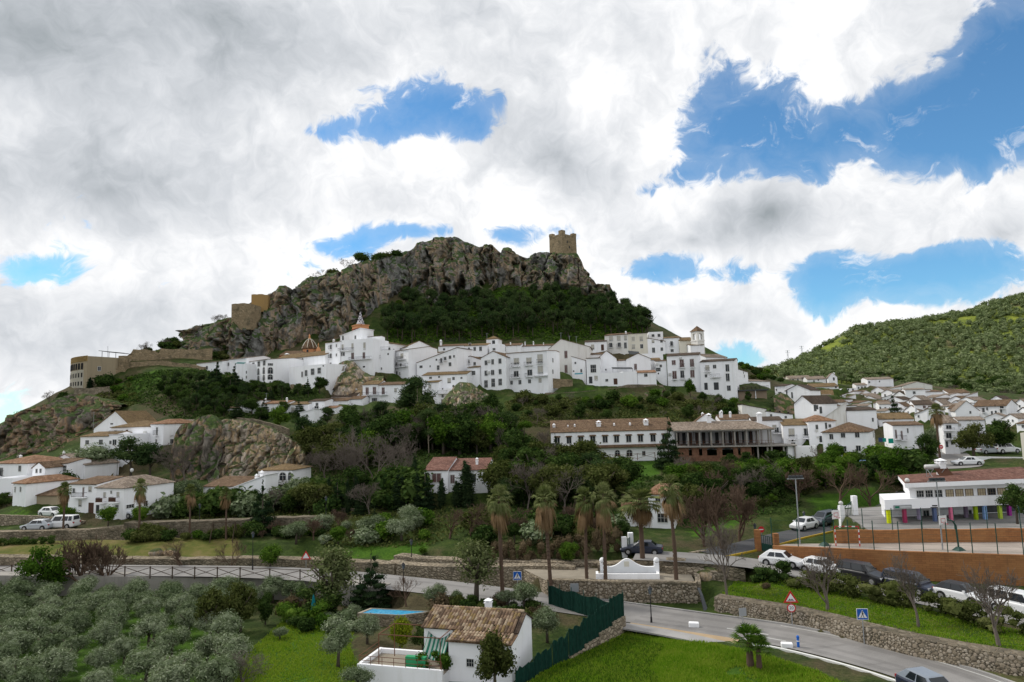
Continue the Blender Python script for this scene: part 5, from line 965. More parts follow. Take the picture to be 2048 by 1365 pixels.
rwall('stone wall along the upper lane below the school bank', [(1380, 1105, 78), (1450, 1096, 81), (1520, 1082, 85), (1600, 1065, 91), (1680, 1050, 96), (1760, 1026, 102), (1825, 990, 110)], 1.5, STONEL, .4)
rwall('white garden wall below the grey tree at right', [(1935, 913, 121), (1990, 914, 120), (2060, 915, 119)], 2.6, WHITE, .3, rough=0)
# crenellated wall under the church
def crenellated():
    root, P, top, bot = rwall('crenellated old wall with square turret below the church', [(545, 779, 181), (585, 776, 182), (620, 777, 182), (664, 781, 181)], 4.0, CASTLE, .9, 'castle_wall')
    b = MB(); p = at(545, 790, 180.5)
    t = MB(); t.box(p.x-1.1, p.x+1.3, p.y-1.2, p.y+1.2, p.z-5, p.z+1.2); t.build('turret', CASTLE, root)
    for k in range(9):
        c = P[int(k*(len(P)-1)/8)]; m = MB(); m.box(c.x-.45, c.x+.45, c.y-.4, c.y+.4, c.z-.1, c.z+.9); m.build('merlon', CASTLE, root)
    for x in (-1.0, .1, .9): m = MB(); m.box(p.x+x-.1, p.x+x+.4, p.y-1.1, p.y-.6, p.z+1.203, p.z+2.0); m.build('merlon', CASTLE, root)
crenellated()
# --- court, orange walls, fences
cp_ = [Vector((p.x, p.y, ZC)) for p in CT]; OW = densify(cp_, 1.5)
ow = wall_strip(OW, [ZC+.12]*len(OW), [th(p.x, p.y-1.2)-.5 for p in OW], .4).build('retaining_wall', BLOCK); tag(ow, 'tall orange block wall behind the parked cars', 'wall')
b = MB(); b.prism([(p[0], p[1]) for p in court_poly], ZC-3.5, ZC+.03); tag(b.build('court', COURT), kind='structure')
b = MB(); b.prism([(p[0], p[1]) for p in school_poly], ZS-1.5, ZS+.03); tag(b.build('school_yard', ASPH), kind='structure')
UWp = densify([Vector((p.x, p.y+.25, ZC)) for p in CB[::-1]], 1.5)
uw = wall_strip(UWp, [ZS+.25+.05*math.sin(i*1.3) for i in range(len(UWp))], [ZC-.3]*len(UWp), .4).build('retaining_wall', BLOCK); tag(uw, 'orange block wall between the sports court and the school', 'wall')
def mesh_fence(label, P, h, post, rails=2, m=None, gap=2.0, name='fence', wires=True):
    root = empty(name, P[0]); tag(root, label, 'fence'); Q = densify(P, gap); o = P[0]; m = m or GREENP; pb = MB(); pb.tube([(0, 0, 0), (0, 0, h)], post, 6); me = pb.mesh('post'); me.materials.append(m)
    for q in Q: link('post', me, None, root, q-o)
    if wires:
        w = MB()
        for a, b in zip(Q[:-1], Q[1:]):
            for k in range(rails): z = h*(k+.5)/rails; w.bar(a-o+Vector((0, 0, z)), b-o+Vector((0, 0, z)), .012)
        tag(w.build('wire_mesh', m, root), kind='stuff')
    return root
mesh_fence('tall green fence posts along the front of the sports court', [Vector((p.x, p.y, ZC+.1)) for p in CT], 2.9, .045, 6)
mesh_fence('green fence along the upper wall in front of the school', [Vector((p.x, p.y+.25, ZS+.2)) for p in CB[::-1]], 2.3, .04, 5, gap=2.6)
# stepped boundary wall with dark green netting beside the lawn
def stepped_fence():
    A, B_ = pz(1247, 1246, ZR+.35), pz(1030, 1372, -18.15); root = empty('stepped_fence', A); tag(root, 'dark green netting fence stepping down on a pale stone wall beside the lawn', 'fence')
    n = 7; net = mat('dark_green_netting', lambda N: surf(N, N.ramp(N.noise(N.v('MULTIPLY', opos(N), (1, 1, .3)), 9.0, 4), [(.35, (.004, .022, .016)), (.7, (.010, .05, .036))]), .8, .1))
    for k in range(n):
        a, b = A.lerp(B_, k/n), A.lerp(B_, (k+1)/n); zt = ZR+.95-k*.27; d = (b-a).normalized(); s = Vector((-d.y, d.x, 0))
        w = MB(); w.add([(p+s*e-A).to_tuple()[:2]+(z-A.z,) for z in (ZR-1.6, zt) for p, e in ((a, -.22), (b, -.22), (b, .22), (a, .22))], [(0, 1, 2, 3), (7, 6, 5, 4), (4, 5, 1, 0), (5, 6, 2, 1), (6, 7, 3, 2), (7, 4, 0, 3)]); w.build('wall_step', STONEL, root)
        t = MB(); m = 12
        for i in range(m):
            for j in range(2): pass
        vs = []; 
        for i in range(m+1):
            p = a.lerp(b, i/m)+s*(.06+.05*math.sin(i*1.9+k)); sag = .08*math.sin(i*1.3+k)+(.12 if i in (3, 8) else 0)
            vs += [(p.x-A.x, p.y-A.y, zt+.02-A.z), (p.x-A.x, p.y-A.y, zt+1.0-A.z), (p.x-A.x, p.y-A.y, zt+1.95-sag-A.z)]
        t.add(vs, [(3*i, 3*i+3, 3*i+4, 3*i+1) for i in range(m)]+[(3*i+1, 3*i+4, 3*i+5, 3*i+2) for i in range(m)]); o = t.build('netting', net, root); md = o.modifiers.new('thickness', 'SOLIDIFY'); md.thickness = .04
        p = MB(); p.tube([a-A+Vector((0, 0, ZR-.2-a.z)), a-A+Vector((0, 0, zt+2.1-a.z))], .035, 6); p.build('post', GREENP, root)
    # the far stretch along the road
    C0 = pz(1098, 1216, ZR-.2); vs = []; m = 24
    for i in range(m+1):
        p = C0.lerp(A, i/m)+Vector((0, .06*math.sin(i*1.7), 0)); vs += [(p.x-A.x, p.y-A.y, -.4-1.0), (p.x-A.x, p.y-A.y, 1.45+.1*math.sin(i*.9))]
    t = MB(); t.add(vs, [(2*i, 2*i+2, 2*i+3, 2*i+1) for i in range(m)]); o = t.build('netting', net, root); o.modifiers.new('thickness', 'SOLIDIFY').thickness = .04
    for i in range(0, m+1, 4):
        p = C0.lerp(A, i/m); t = MB(); t.tube([(p.x-A.x, p.y-A.y-.1, -1.4), (p.x-A.x, p.y-A.y-.1, 1.9)], .035, 6); t.build('post', GREENP, root)
stepped_fence()
# timber crossed-rail fences
def rail_fence(label, P, h=1.1, m=None, gap=2.0):
    m = m or BROWNF; root = empty('rail_fence', P[0]); tag(root, label, 'fence'); Q = densify(P, gap); o = P[0]
    for i, q in enumerate(Q):
        b = MB(); b.box(q.x-o.x-.05, q.x-o.x+.05, q.y-o.y-.05, q.y-o.y+.05, q.z-o.z-.2, q.z-o.z+h); b.build('post', m, root)
        if i:
            a = Q[i-1]-o; c = q-o
            for u, v, z in ((a, c, (h-.06, h-.06)), (a, c, (.15, h-.15)), (a, c, (h-.15, .15))):
                b = MB(); b.bar(u+Vector((0, -.03, z[0])), v+Vector((0, -.03, z[1])), .055); b.build('rail', m, root)
    return root
TIMBER = plain('weathered_timber', (.075, .055, .04), .9, .1)
rail_fence('dark timber fence with crossed rails along the left road', [Vector(pz(x, y, z)) for x, y, z in ((-60, 1149, -16.95), (150, 1152, -17.05), (300, 1154, -17.1), (480, 1156, -17.2), (600, 1161, -17.35), (720, 1171, -17.5))], 1.15, TIMBER, 2.4)
rail_fence('reddish rail fence in front of the hotel', [Vector(at(x, y, 140)) for x, y in ((1175, 923), (1240, 921), (1310, 917))], 1.2, RUST, 3.0)
# ---------------------------------------------------------------- landmarks
def castle():
    a, c, b_ = at(*zp('K3', 1012, 250), 283), at(*zp('K3', 1112, 262), 277.5), at(*zp('K3', 1222, 262), 283)
    z0 = c.z-4; zt = at(*zp('K3', 1112, 120), 277.5).z; root = empty('castle_keep', (c.x, c.y, c.z)); tag(root, 'square sandstone castle keep on the highest crag', 'castle')
    u = Vector((a.x-c.x, a.y-c.y, 0)); w = Vector((b_.x-c.x, b_.y-c.y, 0)); P = [Vector((0, 0, 0)), w, w+u, u]
    b = MB(); bat = 1.03
    b.add([(p.x*bat, p.y*bat, z0-c.z) for p in P]+[(p.x, p.y, zt-c.z) for p in P], [(3, 2, 1, 0), (4, 5, 6, 7), (0, 1, 5, 4), (1, 2, 6, 5), (2, 3, 7, 6), (3, 0, 4, 7)]); b.build('wall', CASTLE, root)
    h = zt-c.z; ctr = (w+u)*.5
    for i in range(4):
        p, q = P[i], P[(i+1) % 4]; b = MB(); n = (ctr-(p+q)*.5).normalized()
        b.add([(v+n*e).to_tuple()[:2]+(zz,) for zz in (h+.003, h+.75) for v, e in ((p, -.05), (q, -.05), (q, .6), (p, .6))], [(3, 2, 1, 0), (4, 5, 6, 7), (0, 1, 5, 4), (1, 2, 6, 5), (2, 3, 7, 6), (3, 0, 4, 7)]); b.build('parapet', CASTLE, root)
    for i in range(4):
        p = P[i]; d = (ctr-p).normalized(); e1 = (P[(i+1) % 4]-p).normalized(); e2 = (P[i-1]-p).normalized(); s = 1.7 if i else 2.0; Q = [p-d*.12, p+e1*s, p+e1*s+e2*s, p+e2*s]
        b = MB(); b.add([(v.x, v.y, zz) for zz in (h+.754, h+(2.3 if i == 0 else 1.9)) for v in Q], [(3, 2, 1, 0), (4, 5, 6, 7), (0, 1, 5, 4), (1, 2, 6, 5), (2, 3, 7, 6), (3, 0, 4, 7)]); b.build('merlon', CASTLE, root)
    for t, hz in ((.35, .62), (.5, .35)):
        p = w*t; b = MB(); n = Vector((w.y, -w.x, 0)).normalized(); e = w.normalized()*.25
        b.add([(p+s*e+n*k).to_tuple()[:2]+(h*hz+zz,) for zz in (0, 1.0) for s, k in ((-1, .12), (1, .12), (1, -.05), (-1, -.05))], [(4, 5, 6, 7), (0, 1, 5, 4), (1, 2, 6, 5), (3, 0, 4, 7)]); b.build('arrow_slit', IRON, root)
castle()
def stone_block(z, xl, xr, yt, yb, Y, D, m, label, rz=0.0, ws=()):
    a = at(*zp(z, xl, yb), Y); b_ = at(*zp(z, xr, yb), Y); t = at(*zp(z, xl, yt), Y); root = empty('ruin', a, rz); tag(root, label, 'ruin'); W = b_.x-a.x; h = t.z-a.z
    b = MB(); n = 6; r = random.Random(3)
    top = [h+r.uniform(-.25, .2) for _ in range(n+1)]
    b.add([(W*i/n, y, z_) for i in range(n+1) for y, z_ in ((0, -3), (D, -3), (D, top[i]), (0, top[i]))], [q for i in range(n) for q in ((4*i, 4*i+4, 4*i+7, 4*i+3), (4*i+3, 4*i+7, 4*i+6, 4*i+2), (4*i+2, 4*i+6, 4*i+5, 4*i+1))]+[(0, 3, 2, 1), (4*n+1, 4*n+2, 4*n+3, 4*n)])
    b.build('wall', m, root); return root
stone_block('K2', 322, 480, 655, 790, 219, 7, CASTLE, 'ruined square stone tower on the left shoulder of the crag', -.12)
stone_block('K2', 478, 600, 580, 650, 226, 4, plaster('ochre_stone', (.34, .22, .09), (.2, .14, .07)), 'ochre wall stub at the foot of the left crag', .15)
stone_block('K2', 878, 915, 520, 575, 236, 1.2, CASTLE, 'small lone remnant of masonry on the rock face', .1)
def church():
    c = at(*zp('T4', 1440, 345), 214); s = 214/F/6.0235; root = empty('church', (c.x, c.y, c.z-4)); tag(root, 'orange church with ribbed tile dome below the crag', 'church')
    b = MB(); r = 84*s; b.lathe([(r, 1.0), (r, 4.0)], 8); b.build('drum', SALMON, root)
    b = MB(); b.lathe([(r*1.12, 3.7), (r*1.14, 4.0), (r*1.0, 4.7), (r*.78, 5.6), (r*.46, 6.5), (r*.12, 7.05)], 8); dm = b.build('dome', ROOF[0], root)
    for i in range(8):
        a = 2*math.pi*i/8; b = MB(); b.tube([(r*k*math.cos(a), r*k*math.sin(a), z+.05) for k, z in ((1.14, 4.0), (1.0, 4.7), (.78, 5.6), (.46, 6.5), (.1, 7.1))], .09, 4); b.build('rib', CREAM, dm)
    b = MB(); b.lathe([(.35, 7.0), (.42, 7.3), (.2, 7.6), (.3, 7.9), (.05, 8.6)], 8); b.build('finial', SALMON, dm)
    b = MB(); b.box(-.3, .3, -r-.06, -r+.3, 2.6, 3.4); b.build('window', GLASS, root)
    # nave roofs either side
    for x0, x1, y0, y1, zt, nm in ((-300*s, -20*s, -4.5, 3, 1.6, 'nave'), (60*s, 190*s, -3.5, 4, 1.9, 'chancel')):
        b = MB(); b.box(x0, x1, y0, y1, -6, zt); w = b.build(nm, SALMON, root); b = MB(); ym = (y0+y1)/2
        b.add([(x0-.2, y0-.4, zt), (x1+.2, y0-.4, zt), (x1+.2, y1+.4, zt), (x0-.2, y1+.4, zt), (x0+.5, ym, zt+1.7), (x1-.5, ym, zt+1.7)], [(3, 2, 1, 0), (0, 1, 5, 4), (1, 2, 5), (2, 3, 4, 5), (3, 0, 4)]); b.build('roof', ROOF[0], root)
        b = MB(); b.box(x0-.12, x1+.12, y0-.12, y0-.003, zt-.5, zt-.2); b.build('cornice', plaster('dark_red_render', (.25, .06, .04)), root)
    g = 150*s; b = MB(); b.box(g-.7, g+.7, -4.2, -3.6, -1, 3.0); b.add([(g-.7, -4.2, 3.0), (g+.7, -4.2, 3.0), (g+.7, -3.6, 3.0), (g-.7, -3.6, 3.0), (g, -3.9, 4.4)], [(0, 1, 4), (1, 2, 4), (2, 3, 4), (3, 0, 4)]); bg = b.build('bell_gable', SALMON, root)
    b = MB(); b.box(g-.28, g+.28, -4.25, -4.203, 1.2, 2.4); b.build('bell_opening', GLASS, bg); b = MB(); b.lathe([(.12, 4.3), (.2, 4.6), (.04, 5.3)], 6, (g, -3.9)); b.build('finial', SALMON, bg)
    # belfry with chequered spire
    p = at(*zp('K2', 1330, 900), 213); k = 213/F/3.9; root = empty('bell_tower', (p.x, p.y, p.z-6), R(38)); tag(root, 'orange belfry with dark and white chequered tile spire', 'bell tower')
    w = 48*k; H0 = 6+72*k; b = MB(); b.box(-w, w, -w, w, -3, H0); b.build('belfry', SALMON, root)
    red = plaster('dark_red_render', (.25, .06, .04))
    for z in (H0-.02, H0-1.2, H0-2.6): b = MB(); b.box(-w-.16, w+.16, -w-.16, w+.16, z, z+.28); b.build('cornice', red if z < H0-.5 else SALMON, root)
    for i in range(4):
        o = put_unit('bell_opening', 'archp', GLASS, root, (0, 0, 0), (1.3, 1, 1.7), i*math.pi/2); a = i*math.pi/2; o.location = (math.sin(a)*(w+.02), -math.cos(a)*(w+.02), H0-1.9)
    sp = mat('chequered_spire_tiles', lambda N: surf(N, N.mix(N.m('GREATER_THAN', N.new('ShaderNodeTexChecker').outputs['Fac'], .5), (.55, .54, .56), (.06, .045, .08)), .4, .4))
    nt = sp.node_tree; ck = [n for n in nt.nodes if n.type == 'TEX_CHECKER'][0]; ck.inputs['Scale'].default_value = 1.9; tc = nt.nodes.new('ShaderNodeTexCoord'); nt.links.new(tc.outputs['Object'], ck.inputs['Vector'])
    z1 = H0+115*k; b = MB(); b.lathe([(w*.72, H0+.26), (w*.70, H0+.7), (w*.36, H0+(z1-H0)*.5), (.12, z1)], 8); b.build('spire', sp, root); b = MB(); b.tube([(0, 0, z1-.1), (0, 0, z1+1.3)], .05, 5); b.bar((-.35, 0, z1+.9), (.35, 0, z1+.9), .07); b.build('cross', IRON, root)
    # chapel tower at right
    p = at(*zp('T7', 1236, 430), 205); k = 205/F/5.689; root = empty('bell_tower', (p.x, p.y, p.z), R(30)); tag(root, 'pale square bell tower with open arches and tiled pyramid cap', 'bell tower')
    w = 52*k; H0 = 298*k; b = MB(); b.box(-w, w, -w, w, -3, H0-2.6)
    for sx in (-1, 1):
        for sy in (-1, 1): b.box(*sorted((sx*w, sx*w*.42)), *sorted((sy*w, sy*w*.42)), H0-2.6, H0-.7)
    b.box(-w, w, -w, w, H0-.7, H0); b.build('shaft', WHITE2, root)
    b = MB(); b.box(-w-.1, w+.1, -w-.1, w+.1, H0-3.0, H0-2.75); b.build('cornice', WHITE2, root)
    b = MB(); e = w+.25; b.add([(-e, -e, H0), (e, -e, H0), (e, e, H0), (-e, e, H0), (0, 0, H0+1.75)], [(3, 2, 1, 0), (0, 1, 4), (1, 2, 4), (2, 3, 4), (3, 0, 4)]); b.build('roof', ROOF[0], root)
    b = MB(); b.lathe([(.36, H0-2.3), (.3, H0-1.9), (.18, H0-1.5), (.05, H0-1.3)], 8); b.build('bell', RUST, root)
church()
def hilltop_hotel():
    A, B_, C = at(*zp('L1', 690, 270), 197), at(*zp('L1', 850, 270), 186), at(*zp('L1', 1125, 270), 193); zt = at(*zp('L1', 850, 158), 186).z; zb = at(*zp('L1', 850, 400), 186).z-2
    root = empty('hilltop_hotel', (B_.x, B_.y, zb)); tag(root, 'tan hilltop hotel with curved windowed front on the left ridge', 'building'); o = Vector((B_.x, B_.y, zb)); h = zt-zb
    a = Vector((A.x-o.x, A.y-o.y, 0)); c = Vector((C.x-o.x, C.y-o.y, 0)); n = 10; arc = []
    for i in range(n+1):
        t = i/n; p = a*t; out = Vector((a.y, -a.x, 0)).normalized(); arc.append(p+(-1 if out.y > 0 else 1)*out*1.3*math.sin(math.pi*t))
    back = [a+Vector((5, 9, 0)), c+Vector((1, 7, 0))]; poly = [(p.x, p.y) for p in [c]+arc+back]
    area = sum(poly[i][0]*poly[(i+1) % len(poly)][1]-poly[(i+1) % len(poly)][0]*poly[i][1] for i in range(len(poly)))
    if area < 0: poly = poly[::-1]
    b = MB(); b.prism(poly, -4, h*.62); b.build('lower_wall', TAN, root); b = MB(); b.prism(poly, h*.62+.001, h); b.build('upper_wall', TAN, root)
    wh = MB()
    for i in range(1, n):
        p, q = arc[i], arc[i+1]; d = (q-p); nn = Vector((d.y, -d.x, 0)).normalized(); nn = nn if nn.y < 0 else -nn
        wh.add([(v+nn*k).to_tuple()[:2]+(z,) for z in (-1.0, h*.58) for v, k in ((p, .05), (q, .05), (q, -.05), (p, -.05))], [(0, 1, 5, 4), (4, 5, 6, 7), (3, 0, 4, 7), (1, 2, 6, 5), (1, 0, 4, 5)])
    wh.build('white_facing', CREAM, root)
    oc = MB()
    for i in range(0, n):
        p, q = arc[i], arc[i+1]; d = (q-p); nn = Vector((d.y, -d.x, 0)).normalized(); nn = nn if nn.y < 0 else -nn; rz = math.atan2(-nn.x, nn.y)+math.pi
        oc.add([(v+nn*k).to_tuple()[:2]+(z,) for z in (h*.84, h+.15) for v, k in ((p, .06), (q, .06), (q, -.05), (p, -.05))], [(0, 1, 5, 4), (4, 5, 6, 7), (3, 0, 4, 7), (1, 2, 6, 5), (1, 0, 4, 5)])
        if i == 0: continue
        m = (p+q)*.5+nn*.08
        for zf, hh, ww in ((.70, 1.7, .62), (.42, 1.2, .4), (.16, 1.1, .4)): opening(root, 'v', m.x, m.y, h*zf, d.length*ww, hh, rz)
    oc.build('ochre_band', OCHRE, root)
    d = c.normalized(); nn = Vector((d.y, -d.x, 0)); rz = math.atan2(d.y, d.x)
    for t, zf in ((.42, .62), (.42, .3), (.75, .25)): m = c*t+nn*.03; opening(root, 'w', m.x, m.y, h*zf, .8, 1.1, rz)
    b = MB()
    for t in (.35, .6, .85): b.bar(c*t+Vector((0, 2, h)), c*t+Vector((0, 2, h+1.7)), .1); 
    for dy in (1, 3, 5): b.bar(c*.3+Vector((0, dy, h+1.7)), c*1.25+Vector((0, dy, h+1.5)), .12)
    b.build('pergola', IRON, root); b = MB(); b.tube([c*.55+Vector((0, 2, h)), c*.55+Vector((0, 2, h+3.2))], .05, 5); b.build('antenna', METAL, root)
    b = MB(); b.box(c.x+.2, c.x+2.2, c.y+1, c.y+3, -1, h+.6); b.build('stair_tower', CASTLE, root)
hilltop_hotel()
def unfinished():
    s = 136/F/6.4; A = at(*zp('M6', -215, 395), 139); B_ = at(*zp('M6', 1058, 395), 134.5); rz = math.atan2(B_.y-A.y, B_.x-A.x); W = math.hypot(B_.x-A.x, B_.y-A.y); zt = A.z; zf = at(*zp('M6', 400, 590), 137).z; zb = at(*zp('M6', 400, 735), 137).z
    root = empty('unfinished_building', (A.x, A.y, zb), rz); tag(root, 'unfinished building with open concrete storey under a pale tile roof', 'building'); t, f = zt-zb, zf-zb; D = 9
    b = MB(); b.box(-.2, W+.2, -.3, D, t-.25, t); b.build('roof_slab', GREYR, root); b = MB(); b.box(-.2, W+4.2, -.5, D, f-.2, f+.02); b.build('floor_slab', GREYR, root)
    b = MB(); e = .5; z0 = t+.01; b.add([(-e, -e, z0), (W+e, -e, z0), (W+e, D, z0), (-e, D, z0), (-e, D*.5, z0+1.6), (W-3.5, D*.5, z0+1.6)], [(3, 2, 1, 0), (0, 1, 5, 4), (1, 2, 5), (2, 3, 4, 5), (3, 0, 4)]); rf = b.build('roof', ROOF[5], root)
    xs = [.6+i*(W-1.0)/8 for i in range(9)]
    for x in xs:
        for y in (.1, 4.2): b = MB(); b.box(x-.15, x+.15, y, y+.3, f+.021, t-.251); b.build('column', GREYR, root)
    b = MB(); b.box(0, W, D-.3, D-.05, -2, t-.252); b.build('rear_wall', WHITE, root)
    for i in range(14): x = W*(i+.5)/14; opening(root, 'k', x, D-.31, f+1.25, .7, 2.3, 0)
    r = random.Random(4)
    for i in range(26): x = r.uniform(.3, W-.3); y = r.uniform(.3, 5); b = MB(); b.bar((x, y, f+.02), (x+r.uniform(-.1, .1), y, t-.25), .05); b.build('prop', RUST, root)
    b = MB(); b.box(0, W, -.35, -.32, f+.95, f+1.0); b.box(0, W, -.35, -.32, f+.5, f+.54)
    for i in range(14): x = W*i/13; b.box(x-.02, x+.02, -.35, -.32, f+.02, f+1.0)
    b.build('railing', RUST, root)
    BR = mat('red_brick_infill', lambda N: surf(N, N.ramp(N.noise(wpos(N), 1.6, 5, .7), [(.3, (.12, .06, .04)), (.55, (.21, .11, .07)), (.75, (.30, .19, .13))]), .95, .1))
    x1 = W*.78; ops = [(W*.165, .6, .9, 0), (W*.27, .6, 1.0, 0), (W*.385, 1.9, 1.2, 1), (W*.545, 2.1, 1.2, 1), (W*.66, .5, .9, 0)]; edges = [0]
    for cx, w, hh, ar in ops: edges += [cx-w/2, cx+w/2]
    edges.append(x1)
    for i in range(0, len(edges), 2): b = MB(); b.box(edges[i], edges[i+1], 0, .3, -2, f-.202); b.build('brick_pier', BR, root)
    for cx, w, hh, ar in ops:
        b = MB(); b.box(cx-w/2, cx+w/2, .01, .29, -2, .35)
        n = 8; base = f-.75 if ar else f-.45
        for i in range(n):
            xa, xb = cx-w/2+w*i/n, cx-w/2+w*(i+1)/n; k = (xa+xb)/2-cx; za = base+(.42*math.sqrt(max(0, 1-(2*k/w)**2)) if ar else 0); b.box(xa, xb, .012, .288, za, f-.203)
        o_ = b.build('brick_arch' if ar else 'brick_lintel', BR, root); tag(o_, kind='stuff')
    for x in (x1+1.2, x1+3.0, W-.4, W+1.8, W+3.8): b = MB(); b.box(x-.14, x+.14, -.1, .2, -2, f-.201); b.build('column', GREYR, root)
    for i in range(12): x = r.uniform(x1, W+4); b = MB(); b.bar((x, r.uniform(.3, 4), -1), (x, r.uniform(.3, 4), f-.2), .05); b.build('prop', RUST, root)
    for x in (W*.38, W*.9): put_unit('chimney', 'chim', WHITE, rf, (x, D*.45, t+.9), (.9, .9, 2.3))
unfinished()
def restaurant_terrace():
    a = at(*zp('T7', 1665, 800), 183); b_ = at(*zp('T7', 2035, 800), 183); root = empty('terrace', a); tag(root, 'restaurant terrace with wooden tables on a dark deck over a tan wall', 'terrace'); W = b_.x-a.x
    b = MB(); b.box(0, W, 0, 5, -.3, 0); b.build('deck', DKGREY, root); b = MB(); b.box(.8, W-.3, .8, 5, -5, -.301); b.build('wall', plaster('tan_stain', (.27, .21, .15), (.14, .11, .08)), root)
    railing(0, W, .0, 1.0, .0).build('railing', IRON, root)
    b = MB(); b.tube([(W*.6, .4, -4.5), (W*.6, .4, -.3)], .12, 8); b.build('pillar', WHITE, root)
    for x in (1.6, 4.0, 6.2):
        t = empty('picnic_table', a+Vector((x, 1.3, 0))); tag(t, {1.6: 'left', 4.0: 'middle', 6.2: 'right'}[x]+' dark picnic table on the restaurant terrace', 'table'); b = MB(); b.box(-.8, .8, -.35, .35, .7, .76); b.build('top', TIMBER, t)
        for s in (-1, 1):
            b = MB(); b.box(-.8, .8, s*.7-.13, s*.7+.13, .4, .45); b.build('bench', TIMBER, t); b = MB(); b.bar((s*.6, -.6, 0), (s*.6, .1, .7), .07); b.bar((s*.6, .6, 0), (s*.6, -.1, .7), .07); b.build('leg', TIMBER, t)
restaurant_terrace()
def school():
    YA, YB = 79.0, 80.5; z = 'R7'; A = at(*zp(z, 655, 705), YA); B_ = at(*zp(z, 2150, 705), YB); rz = math.atan2(B_.y-A.y, B_.x-A.x); W = math.hypot(B_.x-A.x, B_.y-A.y); c, s = math.cos(rz), math.sin(rz); o = Vector((A.x, A.y, ZS))
    root = empty('school', o, rz); tag(root, 'white school with red tile roof and brightly coloured pillars', 'school')
    def L(x, y, off=0.0):
        d = ray(*zp(z, x, y)); n = Vector((-s, c, 0)); q = o+n*off; p = d*(q.dot(n)/d.dot(n)); r = p-o; return (c*r.x+s*r.y, -s*r.x+c*r.y, r.z)
    zb0, zb1 = L(660, 703)[2], L(660, 603)[2]; x1 = L(930, 560)[0]; zf0, zf1 = L(855, 483, -.6)[2], L(855, 440, -.6)[2]; xf = L(852, 460, -.6)[0]; xe = L(1893, 640)[0]
    b = MB(); b.prism([(0, 0), (xe, 0), (xe, 5), (2.6, 5)], zb0, zb1); b.build('balcony_band', WHITE, root)
    b = MB(); b.prism([(x1, .5), (W, .5), (W, 7.5), (x1+4, 7.5)], zb1+.001, zf0); b.build('upper_wall', WHITE, root)
    b = MB(); b.prism([(xf, -.6), (W+2, -.6), (W+2, 8), (xf+5, 8)], zf0+.001, zf1); b.build('eaves_fascia', WHITE, root)
    b = MB(); zz = zf1+.02; b.add([(xf+.1, -.5, zz), (W+2, -.5, zz), (W+2, 8, zz), (xf+4.9, 8, zz), (xf+11, 3.6, zz+.75), (W+2, 3.6, zz+.95)], [(0, 1, 5, 4), (1, 2, 5), (2, 3, 4, 5), (3, 0, 4)]); rf = b.build('roof', ROOF[4], root)
    b = MB(); b.prism([(2.6, 4.2), (W, 4.2), (W, 7), (4, 7)], -.5, zb0-.001); b.build('ground_wall', WHITE, root)
    tan = plain('beige_blind', (.50, .42, .28))
    for i, x in enumerate((1003, 1093, 1188, 1300, 1398, 1497, 1622, 1722, 1822)):
        a = L(x-32, 575, .5); e = L(x+32, 510-i*3, .5); w, h = e[0]-a[0], e[2]-a[2]; f = put_unit('window', 'wide', FRAME if i < 3 else plain('bronze_frame', (.16, .12, .09)), root, ((a[0]+e[0])/2, .5, (a[2]+e[2])/2), (w, 1, h))
        put_unit('pane', 'pane', GLASS if i in (0, 1, 2, 7) else tan, f, (0, 0, 0), (1, 1, 1))
    cols = [(700, (.55, .62, .0)), (862, (.36, .03, .10)), (1008, (.50, .42, .62)), (1165, (.10, .14, .27)), (1332, (.72, .17, .30)), (1482, (.30, .22, .33)), (1580, (.28, .40, .0)), (1672, (.26, .42, .75)), (1825, (.45, .62, .05)), (1920, (.36, .02, .30))]
    names = ['yellow', 'crimson', 'lilac', 'navy', 'pink', 'purple', 'olive_green', 'sky_blue', 'lime', 'magenta']
    for (x, col), nm in zip(cols, names):
        y = .15 if nm not in ('lilac', 'purple', 'magenta') else 1.8; X = L(x, 800, y)[0]; b = MB(); b.box(X-.17, X+.17, y, y+.34, -.3, zb0-.002); p = b.build('pillar', plain(nm+'_pillar_paint', col, .5), root); tag(p, nm.replace('_', ' ')+' painted pillar')
    X = L(1065, 750, 4.2); opening(root, 'w', X[0], 4.2, X[2], .7, .9, 0); X = L(1490, 745, 4.2); opening(root, 'w', X[0], 4.2, X[2], .8, .9, 0)
    X = L(1720, 780, 4.2); opening(root, 'k', X[0], 4.2, 1.2, 3.4, 2.2, 0); X = L(1890, 780, 4.2); opening(root, 'k', X[0], 4.2, 1.2, 2.2, 2.2, 0)
    # name board with a green square
    sg = MB(); a = L(745, 697, -.1); e = L(918, 652, -.1); sg.box(a[0], e[0], -.12, -.02, a[2], e[2]); sg.cur = 1; sg.box(a[0]+.12, a[0]+.62, -.13, -.118, a[2]+.1, e[2]-.1); sg.cur = 2; sg.box(a[0]+.7, e[0]-.1, -.13, -.118, a[2]+.12, e[2]-.12); sg.build('name_board', [METAL, plain('emblem_green', (.0, .18, .10)), plain('board_white', (.55, .57, .58))], root)
    for i in range(6): X = L(1130+i*9, 662, -.02); b = MB(); b.box(X[0]-.05, X[0]+.05, -.02, -.001, X[2]-.07, X[2]+.07); b.build('letter', IRON, root)
    for i in range(8): X = L(1115+i*9, 680, -.02); b = MB(); b.box(X[0]-.055, X[0]+.055, -.02, -.001, X[2]-.05, X[2]+.05); b.build('letter', IRON, root)
    # roof gear
    X = L(1120, 395, 3); t = empty('solar_heater', root.matrix_basis @ Vector((X[0], 2.4, zf1+.5))); t.rotation_euler = (0, 0, rz); tag(t, 'solar water heater with white tank on the school roof', 'solar heater')
    b = MB(); b.tube([(-.8, .4, .95), (.8, .4, .95)], .25, 12); b.build('tank', FRAME, t, sm=True)
